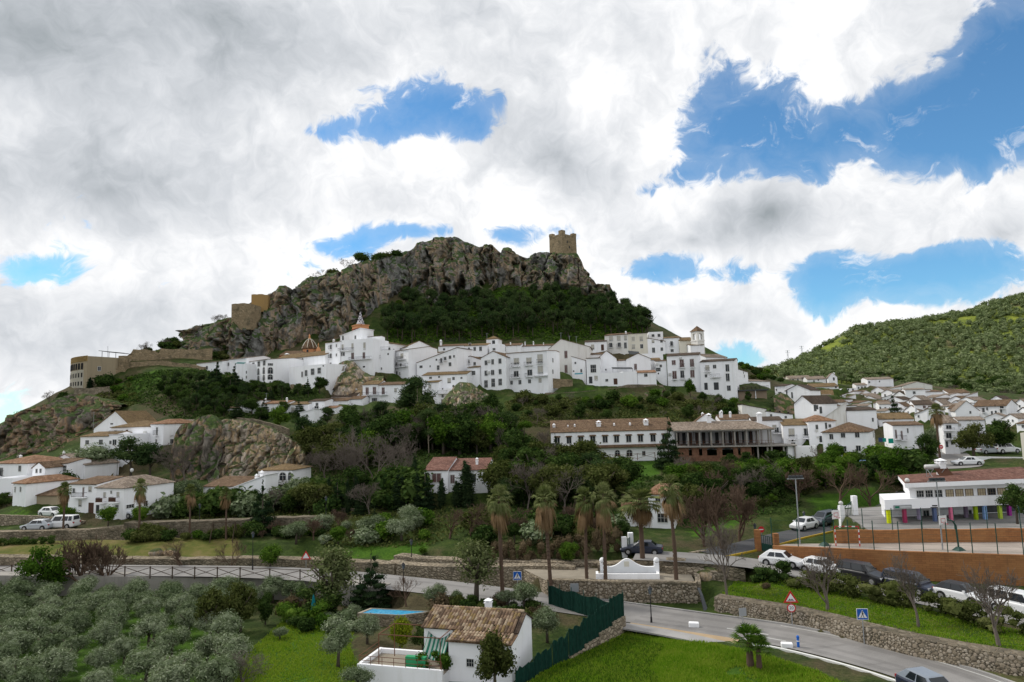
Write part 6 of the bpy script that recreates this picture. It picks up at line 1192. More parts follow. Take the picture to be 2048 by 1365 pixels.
    for x in (-.7, .7): b = MB(); b.bar((x, .4, -.4), (x, .4, .8), .05); b.bar((x, .4, -.4), (x, -.9, .8), .05); b.bar((x, -.9, -.5), (x, .4, .8), .05); b.build('frame', METAL, t); b = MB(); b.add([(.2, -.9, -.2), (1.9, -.9, -.2), (1.9, .5, .9), (.2, .5, .9), (.2, -.9, -.28), (1.9, -.9, -.28), (1.9, .5, .82), (.2, .5, .82)], [(0, 1, 2, 3), (7, 6, 5, 4), (0, 4, 5, 1), (1, 5, 6, 2), (2, 6, 7, 3), (3, 7, 4, 0)]); b.build('collector', RUST, t)
    X = L(1225, 370, 3); put_unit('chimney', 'chim', WHITE, rf, (X[0], 3, zf1+.4), (.75, .75, 1.9))
    X = L(893, 425, -.3); b = MB(); b.lathe([(.02, 0), (.22, .12), (.26, .3), (.18, .48), (.02, .55)], 10, (X[0], 0)); l = b.build('globe_lamp', FRAME, rf, sm=True); l.location.z = zf1
school()
def foreground_house():
    zb = -18.5; A = at(848, 1253, 52.2); B_ = at(1036, 1262, 50.2); rz = math.atan2(B_.y-A.y, B_.x-A.x); W = math.hypot(B_.x-A.x, B_.y-A.y); h = A.z-zb; D = 3.7; rh = .7
    root = empty('cottage', (A.x, A.y, zb), rz); tag(root, 'white cottage with weathered tile roof in the foreground', 'cottage')
    b = MB(); pr = [(0, -2), (D, -2), (D, h), (D*.55, h+rh), (0, h)]; n = 5; b.add([(0, y, q) for y, q in pr]+[(W, y, q) for y, q in pr], [(0, 1, 2, 3, 4), (9, 8, 7, 6, 5)]+[(i+5, (i+1) % 5+5, (i+1) % 5, i) for i in range(5)]); b.build('wall', WHITE, root)
    # front addition with lean-to roof
    x0 = W*.36; d2 = 1.7; h2 = h-.3; b = MB(); pr = [(-d2, -2), (-.003, -2), (-.003, h-.1), (-d2, h2)]; b.add([(x0, y, q) for y, q in pr]+[(W-.003, y, q) for y, q in pr], [(0, 1, 2, 3), (7, 6, 5, 4)]+[(i+4, (i+1) % 4+4, (i+1) % 4, i) for i in range(4)]); b.build('addition_wall', WHITE, root)
    tiles = [plain('clay_tile_%d' % i, c, .9, .15, var=.5) for i, c in enumerate([(.22, .145, .095), (.30, .205, .135), (.40, .29, .20), (.16, .11, .075), (.46, .36, .25), (.30, .21, .10)])]
    def tile_mesh(m):
        t = MB(); k = 6; L_ = .46
        for r_, y0, zo in ((.115, 0, .0), (.10, L_, .0)):
            for i in range(k+1): a = math.pi*i/k; t.v.append((r_*math.cos(a), y0, r_*math.sin(a)*.8+zo))
        t.f = [(i, i+1, k+2+i, k+1+i) for i in range(k)]+[tuple(range(k, -1, -1))]; t.mi = [0]*len(t.f); me = t.mesh('tile'); me.materials.append(m); smooth(me); return me
    lib = [tile_mesh(m) for m in tiles]; r = random.Random(6); nrel = [0]
    def slope(P0, P1, width, flip, limit, xoff):
        """tiles from the eave point P0 up to the ridge point P1 (y,z), over width along x"""
        ly = math.hypot(P1[0]-P0[0], P1[1]-P0[1]); ang = math.atan2(P1[1]-P0[1], P1[0]-P0[0]); rows = int(ly/.38)+1; colsn = int(width/.235); rest = MB(); base = MB()
        for j in range(rows):
            for i in range(colsn):
                y = -.12+j*.38; x = xoff+.1+i*.235+r.uniform(-.012, .012); M4 = Matrix.Translation((x, P0[0], P0[1]+.06)) @ Matrix.Rotation(ang, 4, 'X') @ Matrix.Translation((0, y, .02-.0*j)) @ Matrix.Rotation(r.uniform(-.03, .03), 4, 'Z') @ Matrix.Rotation(-.05, 4, 'X')
                if nrel[0] < limit: ob = bpy.data.objects.new('tile', r.choice(lib)); COL.objects.link(ob); ob.parent = rf; ob.matrix_local = M4; nrel[0] += 1
                else: rest.cur = r.randrange(6); me = lib[0]; rest.add([M4 @ v.co for v in me.vertices], [tuple(p.vertices) for p in me.polygons])
        if rest.v: tag(rest.build('tiles', tiles, rf), kind='stuff')
    o = .25; s1 = rh/(D*.55); b = MB(); b.add([(x, y, q) for x in (-.15, W+.1) for y, q in ((-o, h-o*s1+.02), (D*.55, h+rh+.02), (D+.2, h-.2), (D+.2, h-.12), (D*.55, h+rh+.1), (-o, h-o*s1+.1))], [(0, 1, 2, 3, 4, 5), (11, 10, 9, 8, 7, 6)]+[(i+6, (i+1) % 6+6, (i+1) % 6, i) for i in range(6)])
    rf = b.build('roof', ROOF[3], root); slope((-o, h-o*s1+.08), (D*.55, h+rh+.08), W, 1, 300, -.1)
    b = MB(); b.add([(x, y, q) for x in (x0-.15, W+.05) for y, q in ((-d2-.2, h2-.05), (-.26, h-.16), (-.26, h-.08), (-d2-.2, h2+.03))], [(0, 1, 2, 3), (7, 6, 5, 4)]+[(i+4, (i+1) % 4+4, (i+1) % 4, i) for i in range(4)]); b.build('addition_roof', ROOF[0], root); slope((-d2-.1, h2+.0), (-.4, h-.1), W-x0, 1, 0, x0)
    for i in range(int(W/.42)): b = MB(); b.tube([(i*.42-.05, D*.55, h+rh+.17), (i*.42+.41, D*.55, h+rh+.18)], [.13, .11], 8); b.build('ridge_tile', tiles[i % 6], rf)
    c = put_unit('chimney', 'chim', WHITE, rf, (W*.57, D*.75, h+rh*.5), (.45, .45, 1.1)); opening(root, 'W', x0+1.6, -d2, 1.35, .5, .5, 0); opening(root, 'k', x0-.5, 0, 1.0, .9, 2.0, 0)
    # patio: white parapet, floor, pergola, awning
    P = [Vector(pz(*q)) for q in ((730, 1315, -17.6), (912, 1352, -17.6))]; yd = Vector((-s_(rz), math.cos(rz), 0))
    px0 = -3.9; b = MB(); b.box(px0, x0-.01, -d2-1.2, .6, -1.6, .75); b.build('patio_base', WHITE, root); b = MB(); b.box(px0+.25, x0-.02, -d2-.95, .55, .752, .78); b.build('patio_floor', PAVE, root)
    for q in ((px0, x0-.02, -d2-1.2, -d2-.97), (px0, px0+.23, -d2-.969, .6), (px0+.231, -.02, .37, .6)): b = MB(); b.box(*q, .753, 1.1 if q[0] != px0 or q[1] > 0 else 1.12); b.build('parapet', WHITE, root)
    b = MB(); X0, X1, Y0, Y1 = -2.4, x0-.3, -d2-.8, .0
    for x in (X0, X1):
        for y in (Y0, Y1): b.bar((x, y, .76), (x, y, 3.1), .05)
    for y in (Y0, Y1): b.bar((X0, y, 3.1), (X1, y, 3.1), .05)
    for x in (X0, X1): b.bar((x, Y0, 3.1), (x, Y1, 3.1), .05)
    b.build('pergola', RUST, root)
    b = MB()
    for z in (1.35, 1.65): b.bar((px0+.1, -d2-1.1, z), (x0-.1, -d2-1.1, z), .03); b.bar((px0+.1, -d2-1.1, z), (px0+.1, .4, z), .03)
    for i in range(8): x = px0+.1+(x0-px0-.2)*i/7; b.bar((x, -d2-1.1, 1.1), (x, -d2-1.1, 1.65), .03)
    b.build('railing', RUST, root)
    aw = mat('green_striped_awning', lambda N: surf(N, N.mix(N.m('GREATER_THAN', N.m('SINE', N.m('MULTIPLY', N.m('ADD', sepx(N), 0.0), 22.0)), 0.0), (.38, .44, .40), (.03, .16, .11)), .9, .1))
    n = 10; b = MB(); vs = []
    for i in range(n+1):
        for j in range(n+1): u, v = i/n, j/n; vs.append((X1-1.9+1.7*u, -1.3+1.2*v, 2.3-.5*math.sin(math.pi*u)*.5-(1-v)*.7+.45*(v*v)-.2*math.sin(3*u)))
    b.add(vs, [(i*(n+1)+j, (i+1)*(n+1)+j, (i+1)*(n+1)+j+1, i*(n+1)+j+1) for i in range(n) for j in range(n)]); a = b.build('awning', aw, root, sm=True); a.modifiers.new('t', 'SOLIDIFY').thickness = .02
    b = MB(); b.box(-.5, 1.0, -d2-.5, -d2-.1, .79, 1.6); t = b.build('bin', plain('green_plastic', (.03, .3, .12), .5), None, A.xyz*0+Vector((A.x, A.y, zb)), rz); tag(t, 'green plastic tub on the cottage patio', 'tub')
def s_(a): return math.sin(a)
def sepx(N):
    q = N.new('ShaderNodeSeparateXYZ'); N.put(q.inputs[0], opos(N)); return q.outputs[0]
foreground_house()
def pool():
    z = -17.6; P = [pz(724, 1222, z), pz(850, 1225, z), pz(800, 1231, z), pz(722, 1227, z)]; P = [pz(722, 1228, z), pz(800, 1232, z), pz(858, 1225, z), pz(745, 1219, z)]
    root = empty('swimming_pool', P[0]); tag(root, 'small raised swimming pool with bright blue water', 'pool'); o = P[0]; ctr = sum((p-o for p in P), Vector())/4
    q = [((p-o)-ctr)*1.12+ctr for p in P]; b = MB(); b.prism([(v.x, v.y) for v in q], -1.8, 0.0); b.build('basin_wall', STONE, root)
    b = MB(); b.prism([(p.x-o.x, p.y-o.y) for p in P], .002, .03); b.build('water', mat('pool_water', lambda N: surf(N, N.ramp(N.noise(wpos(N), 3.0, 4, dist=1.0), [(.35, (.03, .25, .48)), (.65, (.07, .40, .62))]), .08, .5, bump=N.noise(wpos(N), 4.0, 3), bstr=.1)), root)
    for i in range(4):
        a, c = P[i]-o, P[(i+1) % 4]-o; e, f = q[i], q[(i+1) % 4]; b = MB(); b.add([(v.x, v.y, zz) for zz in (.002, .09) for v in (a, c, f, e)], [(0, 1, 2, 3), (7, 6, 5, 4), (4, 5, 1, 0), (5, 6, 2, 1), (6, 7, 3, 2), (7, 4, 0, 3)]); b.build('coping', PAVE, root)
pool()
def fountain():
    a = pz(1206, 1158, ZP); c = pz(1316, 1158, ZP); root = empty('fountain', a, math.atan2(c.y-a.y, c.x-a.x)); tag(root, 'white wall fountain with curved top on the terrace', 'fountain'); W = (c-a).length; n = 24; b = MB(); pr = []
    for i in range(n+1): t = i/n; pr.append((W*t, 1.05+.62*math.exp(-((t-.45)/.16)**2)+.1*math.cos((t-.5)*9)))
    b.add([(x, .9, 0) for x, z in pr]+[(x, .9, z) for x, z in pr]+[(x, 1.25, 0) for x, z in pr]+[(x, 1.25, z) for x, z in pr], [q for i in range(n) for q in ((i, i+1, n+2+i, n+1+i), (n+1+i, n+2+i, 3*n+4+i, 3*n+3+i), (3*n+3+i, 3*n+4+i, 2*n+3+i, 2*n+2+i))]+[(0, n+1, 3*n+3, 2*n+2), (n, 3*n+2, 4*n+3, 2*n+1)]); b.build('back_wall', WHITE, root)
    for x in (0, W):
        b = MB(); b.box(x-.25, x+.25, .85, 1.3, 0, 1.35); b.build('pier', WHITE, root); b = MB(); b.lathe([(.05, 1.35), (.27, 1.42), (.3, 1.6), (.2, 1.8), (.03, 1.88)], 10, (x, 1.07)); b.build('ball', WHITE, root, sm=True)
    b = MB(); b.box(-.7, W+.15, -.35, -.1, 0, .55); b.box(-.7, -.45, -.1, .9, 0, .55); b.box(W-.1, W+.15, -.1, .9, 0, .55); b.build('basin', WHITE, root); b = MB(); b.box(-.45, W-.1, -.1, .9, .3, .34); b.build('water', mat('dark_water', lambda N: surf(N, (.03, .04, .035), .1, .5)), root)
    b = MB(); b.box(W*.45-.25, W*.45+.25, .86, .9, 1.0, 1.5); b.build('plaque', CREAM, root)
fountain()
# ---------------------------------------------------------------- vegetation
def ico(sub_=2):
    bm = bmesh.new(); bmesh.ops.create_icosphere(bm, subdivisions=sub_, radius=1.0); v = np.array([x.co[:] for x in bm.verts]); f = np.array([[y.index for y in x.verts] for x in bm.faces]); bm.free(); return v, f
ICO1, ICO2 = ico(1), ico(2)
def leaves(C, Rr, n, size, g, aspect=.55, up=.3, hollow=.72, tri=False, droop=0.0):
    """n leaf quads spread through lobes with centres C and radii Rr"""
    C = np.asarray(C, float); Rr = np.asarray(Rr, float); w = (Rr[:, 0]*Rr[:, 1]+Rr[:, 0]*Rr[:, 2]+Rr[:, 1]*Rr[:, 2]); k = g.choice(len(C), n, p=w/w.sum())
    d = g.normal(size=(n, 3)); d /= np.linalg.norm(d, axis=1)[:, None]; rad = hollow+(1.06-hollow)*g.random(n)**.6; p = C[k]+d*Rr[k]*rad[:, None]*(1+.2*g.normal(size=(n, 1)))
    nrm = d+g.normal(size=(n, 3))*.55; nrm[:, 2] += up; nrm /= np.linalg.norm(nrm, axis=1)[:, None]
    t = np.cross(nrm, g.normal(size=(n, 3))); t[:, 2] -= droop; t /= np.linalg.norm(t, axis=1)[:, None]; b = np.cross(nrm, t); s = size*(.6+.8*g.random(n))[:, None]
    q = np.stack([p-t*s, p-b*s*aspect+nrm*s*.15, p+t*s, p+b*s*aspect+nrm*s*.15], 1).reshape(-1, 3); return q, np.arange(4*n).reshape(-1, 4)
def crown(name, C, Rr, n, size, m, seed, core=.74, aspect=.55, up=.3, droop=0.0):
    g = np.random.default_rng(seed); v, f = leaves(C, Rr, n, size, g, aspect, up, droop=droop); V = [v]; Fq = [f]; base = len(v)
    if core:
        iv, if_ = ICO1
        for c, r in zip(C, Rr):
            w = iv*(1+.3*g.normal(size=(len(iv), 1))*.5)*np.asarray(r)*core+np.asarray(c); V.append(w); Fq.append(np.concatenate([if_+base, if_[:, 2:3]+base], 1)); base += len(w)
    v = np.concatenate(V); me = bpy.data.meshes.new(name); faces = Fq[0].tolist()+[q[:3].tolist() for A in Fq[1:] for q in A]
    me.from_pydata(v.tolist(), [], faces); me.materials.append(m); me.update(); return me
def lobes(g, n, c, spread, r0, r1, flat=.8):
    C = []; Rr = []
    for i in range(n):
        d = g.normal(size=3); d /= np.linalg.norm(d); C.append([c[0]+d[0]*spread[0]*g.random()**.4, c[1]+d[1]*spread[1]*g.random()**.4, c[2]+d[2]*spread[2]*g.random()**.4]); r = g.uniform(r0, r1); Rr.append([r, r, r*flat])
    return C, Rr
def limb_tree(seed, height, depth, length, rad, spread, n0=3, trunk=.3, up=.25, jit=.3, rmin=.003, sides=4):
    """bare branching skeleton as tapered tubes"""
    r = random.Random(seed); b = MB()
    def grow(p, d, L, rd, lev):
        k = 3 if lev < 2 else 2; pts = [p]; q = p; dd = d
        for i in range(k): dd = (dd+Vector((r.uniform(-1, 1), r.uniform(-1, 1), r.uniform(-.5, 1)*.6+up*.3))*jit*.5).normalized(); q = q+dd*(L/k); pts.append(q)
        b.tube(pts, [max(rmin, rd*(1-.45*i/k)) for i in range(k+1)], max(3, sides-lev//1 if lev < 2 else 3), cap=False)
        if lev >= depth: return
        m = (r.randint(2, 4) if lev < 4 else r.randint(2, 3) if lev < 6 else 2) if lev > 0 else n0
        for i in range(m):
            a = r.uniform(0, 6.28); t = r.uniform(.45, 1.0) if i else 1.0; s = pts[min(k, max(1, int(round(t*k))))]
            ax = dd.cross(Vector((math.cos(a), math.sin(a), .3))).normalized(); nd = (dd*math.cos(spread*r.uniform(.6, 1.3))+ax*math.sin(spread*r.uniform(.6, 1.3))+Vector((0, 0, up*r.uniform(0, 1)))).normalized()
            grow(s, nd, L*r.uniform(.58, .82), max(rmin, rd*.55), lev+1)
    grow(Vector((0, 0, -.02)), Vector((r.uniform(-.08, .08), r.uniform(-.08, .08), 1)).normalized(), trunk, rad, 0)
    v = np.array(b.v); zmax = v[:, 2].max(); b.v = [tuple(x/zmax*1.0) for x in v]; return b
def trunk_mesh(seed, h, r, m, limbs=4, tip=.75, lean=.06):
    rr = random.Random(seed); b = MB(); top = Vector((rr.uniform(-lean, lean), rr.uniform(-lean, lean), h*tip)); b.tube([(0, 0, -.06), (top.x*.3, top.y*.3, h*.3), tuple(top)], [r, r*.75, r*.35], 7)
    for i in range(limbs):
        a = rr.uniform(0, 6.28); z = h*rr.uniform(.3, .55); b.tube([(top.x*.4, top.y*.4, z), (math.cos(a)*.16, math.sin(a)*.16, z+.14), (math.cos(a)*.3, math.sin(a)*.3, z+.3)], [r*.5, r*.35, r*.15], 5)
    me = b.mesh('trunk'); me.materials.append(m); return smooth(me)
KIND = {}
def variants(kind, n, fn): KIND[kind] = [fn(i) for i in range(n)]      # each: list of (part name, mesh)
def v_olive(i):
    g = np.random.default_rng(100+i); C, Rr = lobes(g, 16, (0, 0, .60), (.36, .36, .22), .11, .22, .85); return [('crown', crown('crown', C, Rr, 3800, .032, LEAF['olive'], i, .62, .3, .5)), ('trunk', trunk_mesh(i, 1, .05, BARK, 3, .5))]
def v_broad(i, leaf='dark', n=4200, size=.028, w=.36, flat=.85, core=.62):
    g = np.random.default_rng(200+i); C, Rr = lobes(g, 24, (0, 0, .58), (w, w, .32), .08, .18, flat); return [('crown', crown('crown', C, Rr, n, size, LEAF[leaf], 30+i, core)), ('trunk', trunk_mesh(i+9, 1, .04, BARK, 4, .6))]
def v_round(i, leaf='dark'):
    g = np.random.default_rng(300+i); C, Rr = lobes(g, 10, (0, 0, .64), (.24, .24, .2), .15, .22, .95); return [('crown', crown('crown', C, Rr, 3000, .032, LEAF[leaf], 50+i, .8)), ('trunk', trunk_mesh(i+20, 1, .03, BARK, 2, .5))]
def v_pine(i):
    g = np.random.default_rng(400+i); C, Rr = lobes(g, 15, (0, 0, .66), (.22, .22, .27), .07, .15, .75); return [('crown', crown('crown', C, Rr, 3000, .026, LEAF['pine'], 70+i, .62, .35, .6)), ('trunk', trunk_mesh(i+30, 1, .022, BARK, 5, .85))]
def v_umbrella(i):
    g = np.random.default_rng(450+i); C, Rr = lobes(g, 13, (0, 0, .80), (.38, .38, .07), .13, .2, .6); return [('crown', crown('crown', C, Rr, 3600, .024, LEAF['green'], 90+i, .75, .4, .6)), ('trunk', trunk_mesh(i+40, 1, .03, BARK, 4, .75))]
def v_tallpine(i):
    g = np.random.default_rng(480+i); C = []; Rr = []
    for k in range(12): a = g.uniform(0, 6.28); z = .5+.45*k/12; rr = .22*(1.15-z)+.06; C.append([math.cos(a)*rr, math.sin(a)*rr, z]); q = g.uniform(.08, .13); Rr.append([q, q, q*.6])
    C.append([0, 0, .93]); Rr.append([.08, .08, .07]); return [('crown', crown('crown', C, Rr, 3000, .02, LEAF['pine'], 95+i, .55, .35, .6)), ('trunk', trunk_mesh(i+44, 1, .014, BARKP, 6, .92, .03))]
def v_cone(i, w=.24, leaf='cyp', tiers=9):
    g = np.random.default_rng(500+i); C = []; Rr = []
    for k in range(tiers):
        t = k/(tiers-1); z = .08+.88*t; rr = w*(1-t)**.85+.015; m = max(1, int(6*(1-t)))
        for j in range(m): a = 6.28*j/m+k*.7+g.uniform(-.3, .3); q = rr*.5; C.append([math.cos(a)*rr*.62, math.sin(a)*rr*.62, z-.02*(1-t)]); Rr.append([q, q, .05])
    return [('crown', crown('crown', C, Rr, 3600, .024, LEAF[leaf], 110+i, .8, .35, .2, .8)), ('trunk', trunk_mesh(i+50, 1, .018, BARK, 0, .9, .01))]
def v_cypress(i):
    g = np.random.default_rng(600+i); C = []; Rr = []
    for k in range(12): t = k/11; z = .05+.9*t; rr = .085*math.sin(math.pi*(.18+.8*t))**.7; C.append([g.uniform(-.02, .02), g.uniform(-.02, .02), z]); Rr.append([rr+.01, rr+.01, .085])
    return [('crown', crown('crown', C, Rr, 2600, .02, LEAF['cyp'], 130+i, .85, .35, .9)), ('trunk', trunk_mesh(i+60, 1, .012, BARK, 0, .5, .01))]
def v_bush(i, leaf): 
    g = np.random.default_rng(700+i); C, Rr = lobes(g, 8, (0, 0, .42), (.42, .42, .22), .22, .36, .85); return [('foliage', crown('foliage', C, Rr, 1300, .07, LEAF[leaf], 150+i, .78))]
def v_hill(i):
    g = np.random.default_rng(800+i); C, Rr = lobes(g, 6, (0, 0, .55), (.34, .34, .15), .24, .36, .85); return [('crown', crown('crown', C, Rr, 420, .085, LEAF['scrub'], 170+i, .85)), ('trunk', trunk_mesh(i+70, 1, .05, BARK, 0, .5))]
def v_bare(i, depth=5, m=TWIG, spread=.55, up=.25, rmin=.0028, trunk=.3, rad=.035, n0=4, leaf=None):
    b = limb_tree(900+i, 1, depth, 1, rad, spread, n0, trunk, up, .35, rmin); me = b.mesh('branches'); me.materials.append(m); smooth(me); out = [('branches', me)]
    return out
variants('olive', 6, v_olive); variants('broad', 4, v_broad); variants('green', 3, lambda i: v_broad(i+10, 'green')); variants('mixed', 4, lambda i: v_broad(i+20, 'mixed')); variants('feather', 2, lambda i: v_broad(i+30, 'light', 2400, .02, .19, 1.2, .3)); variants('round', 3, lambda i: v_round(i, 'green')); variants('yellow', 2, lambda i: v_round(i+5, 'yellow'))
variants('pine', 6, v_pine); variants('umbrella', 2, v_umbrella); variants('tallpine', 2, v_tallpine); variants('fir', 3, lambda i: v_cone(i, .26)); variants('widefir', 2, lambda i: v_cone(i+5, .42)); variants('cypress', 3, v_cypress)
variants('bush', 4, lambda i: v_bush(i, 'dark')); variants('gbush', 3, lambda i: v_bush(i+10, 'green')); variants('obush', 3, lambda i: v_bush(i+20, 'olive')); variants('bbush', 3, lambda i: v_bush(i+30, 'brown')); variants('mbush', 3, lambda i: v_bush(i+40, 'mixed')); variants('hill', 5, v_hill)
variants('bare', 3, lambda i: v_bare(i, 6, TWIG, .5, .25, .0014, .24, .022)); variants('bareg', 3, lambda i: v_bare(i+10, 7, TWIGG, .62, .12, .0010, .2, .013)); variants('barep', 4, lambda i: v_bare(i+20, 6, TWIGG, .6, .32, .0021, .3, .03, 5)); variants('bares', 3, lambda i: v_bare(i+30, 6, TWIG, .6, .3, .0013, .10, .014, 6))
NAME = dict(olive='olive_tree', broad='evergreen_tree', green='leafy_tree', mixed='leafy_tree', feather='slender_tree', round='citrus_tree', yellow='mimosa_tree', pine='pine_tree', umbrella='umbrella_pine', tallpine='pine_tree', fir='fir_tree', widefir='fir_tree', cypress='cypress_tree', bush='shrub', gbush='shrub', obush='shrub', bbush='shrub', mbush='shrub', hill='hillside_tree', bare='bare_tree', bareg='bare_tree', barep='bare_tree', bares='bare_shrub')
trg = random.Random(21)
def plant(kind, x, y, h, w=1.0, label=None, group=None, z=None, var=None, cat=None):
    vs_ = KIND[kind]; parts = vs_[trg.randrange(len(vs_)) if var is None else var % len(vs_)]; z = th(x, y) if z is None else z
    nm = NAME[kind]; c = cat or ('shrub' if 'shrub' in nm else 'tree'); s = (h*w, h*w, h); rz = trg.uniform(0, 6.28)
    root = empty(nm, (x, y, z-.03), rz, s)
    for pn, me in parts: o = bpy.data.objects.new(pn, me); COL.objects.link(o); o.parent = root
    tag(root, label, c, group); return root
def T(kind, px, yb, yt, label, Y=None, w=1.0, group=None, var=None):
    """tree with its foot at photo pixel (px,yb) and its top at yt; Y is its distance when the foot is hidden"""
    p = hit(px, yb) if Y is None else at(px, yb, Y); g = th(p.x, p.y); h = max(.5, at(px, yt, p.y).z-g); return plant(kind, p.x, p.y, h, w, label, group, g, var)
# --- palms
def palm_parts(seed, wide=False):
    r = random.Random(seed); g = MB(); d = MB(); t = MB(); t.tube([(0, 0, -.1), (r.uniform(-.02, .02)*.6, 0, .3), (r.uniform(-.02, .02), 0, .72), (0, 0, .9)], [.026, .019, .016, .014], 9)
    for k in range(18): t.lathe([(.0185+.002*(k % 2), .05+k*.034), (.0165, .07+k*.034)], 8)
    def frond(M, el, az, L, fan, droop):
        c = Vector((0, 0, .86)); dx = Vector((math.cos(az)*math.cos(el), math.sin(az)*math.cos(el), math.sin(el))); side = Vector((-math.sin(az), math.cos(az), 0)); tip = c+dx*L*.55; M.bar(c, tip, .0035)
        nb = 11; upv = side.cross(dx).normalized()
        for i in range(nb):
            a = (i/(nb-1)-.5)*fan; dd = (dx*math.cos(a)+side*math.sin(a)).normalized(); m = tip+dd*L*.32+Vector((0, 0, -droop*.02)); e = tip+dd*L*.52+Vector((-.015, 0, -droop*.09*r.uniform(.7, 1.3))); wv = (upv.cross(dd)).normalized()*L*.033
            M.add([tip-wv*.5, tip+wv*.5, m+wv, e, m-wv], [(0, 1, 2, 4), (4, 2, 3)])
    n = 46
    for i in range(n):
        el = R(85)-R(125)*((i+.5)/n)+r.uniform(-.15, .15); frond(g if i < 34 or r.random() < .5 else d, el, i*2.399+r.uniform(-.3, .3), r.uniform(.115, .165)*(1.3 if wide else 1.0), R(130), .05+.95*(i/n)*r.uniform(.3, 1.3))
    for i in range(24): frond(d, R(-46)-R(44)*(i/24)*r.uniform(.7, 1.05), i*2.399, r.uniform(.11, .21), R(75), r.uniform(.8, 1.6))
    out = []
    for nm, M, m in (('fronds', g, LEAF['palm']), ('dead_skirt', d, LEAF['dead']), ('trunk', t, PTRUNK)): me = M.mesh(nm); me.materials.append(m); out.append((nm, me))
    return out
PALMS = [palm_parts(i) for i in range(4)]+[palm_parts(9, True)]
def palm(px, yb, yt, label, var, Y=None, w=1.0, group='tall fan palms'):
    p = hit(px, yb) if Y is None else at(px, yb, Y); g = th(p.x, p.y); h = at(px, yt, p.y).z-g; root = empty('palm_tree', (p.x, p.y, g), trg.uniform(0, 6.28), (h*w, h*w, h*trg.uniform(.96, 1.03))); root.rotation_euler[0] = trg.uniform(-.045, .045); tag(root, label, 'palm', group)
    for pn, me in PALMS[var]: o = bpy.data.objects.new(pn, me); COL.objects.link(o); o.parent = root
for px, yb, yt, lab, v, Y, w in [(125, 1075, 965, 'palm in front of the brown garage door house at left', 0, 98.6, .95), (276, 1099, 953, 'palm in front of the wooden balcony house', 1, 94.5, .9), (379, 1080, 967, 'palm right of the wooden balcony house by the promenade', 2, 95, .95), (452, 1095, 970, 'palm before the mossy wall below the rock outcrop', 3, 94, 1.0),
        (1005, 1156, 962, 'leftmost of the tall palms by the fountain terrace', 0, 69.8, .95), (1102, 1157, 963, 'tall palm beside the stone ramp', 2, 69.6, .95), (1174, 1150, 974, 'tall palm standing behind the fountain edge', 1, 71, .9), (1210, 1158, 955, 'tall palm left of the white fountain', 3, 69.8, .92), (1352, 1161, 940, 'tall palm at the right corner of the terrace', 1, 69.5, .95), (1880, 911, 803, 'tall palm on the upper street by the right village', 2, 122, 1.0)]: palm(px, yb, yt, lab, v, Y, w*.86)
palm(1286, 1128, 985, 'stout green palm right behind the fountain', 4, 74, 1.55)
def small_palm(px, yb, yt, label):
    p = hit(px, yb); h = at(px, yt, p.y).z-p.z; root = empty('palm_tree', p, trg.uniform(0, 6), (h, h, h)); tag(root, label, 'palm'); r = random.Random(px); t = MB(); t.lathe([(.085, -.05), (.095, .1), (.075, .35), (.06, .62)], 10)
    for k in range(9): t.lathe([(.088, .03+k*.06), (.072, .08+k*.06)], 9)
    t.build('trunk', PTRUNK, root); g = MB()
    for i in range(26):
        el = R(75)-R(85)*(i/26); az = i*2.399; dx = Vector((math.cos(az)*math.cos(el), math.sin(az)*math.cos(el), math.sin(el))); side = Vector((-math.sin(az), math.cos(az), 0)); c = Vector((0, 0, .6)); tip = c+dx*.3; g.bar(c, tip, .012)
        for k in range(10): a = (k/9-.5)*R(160); dd = dx*math.cos(a)+side*math.sin(a); wv = side.cross(dd).normalized().cross(dd)*.016; m = tip+dd*.14; e = tip+dd*.25+Vector((0, 0, -.05)); g.add([tip-wv*.4, tip+wv*.4, m+wv, e, m-wv], [(0, 1, 2, 4), (4, 2, 3)])
    g.build('fronds', LEAF['green'], root)
small_palm(1501, 1334, 1252, 'taller of the two young palms on the lawn'); small_palm(1519, 1338, 1274, 'shorter of the two young palms on the lawn')

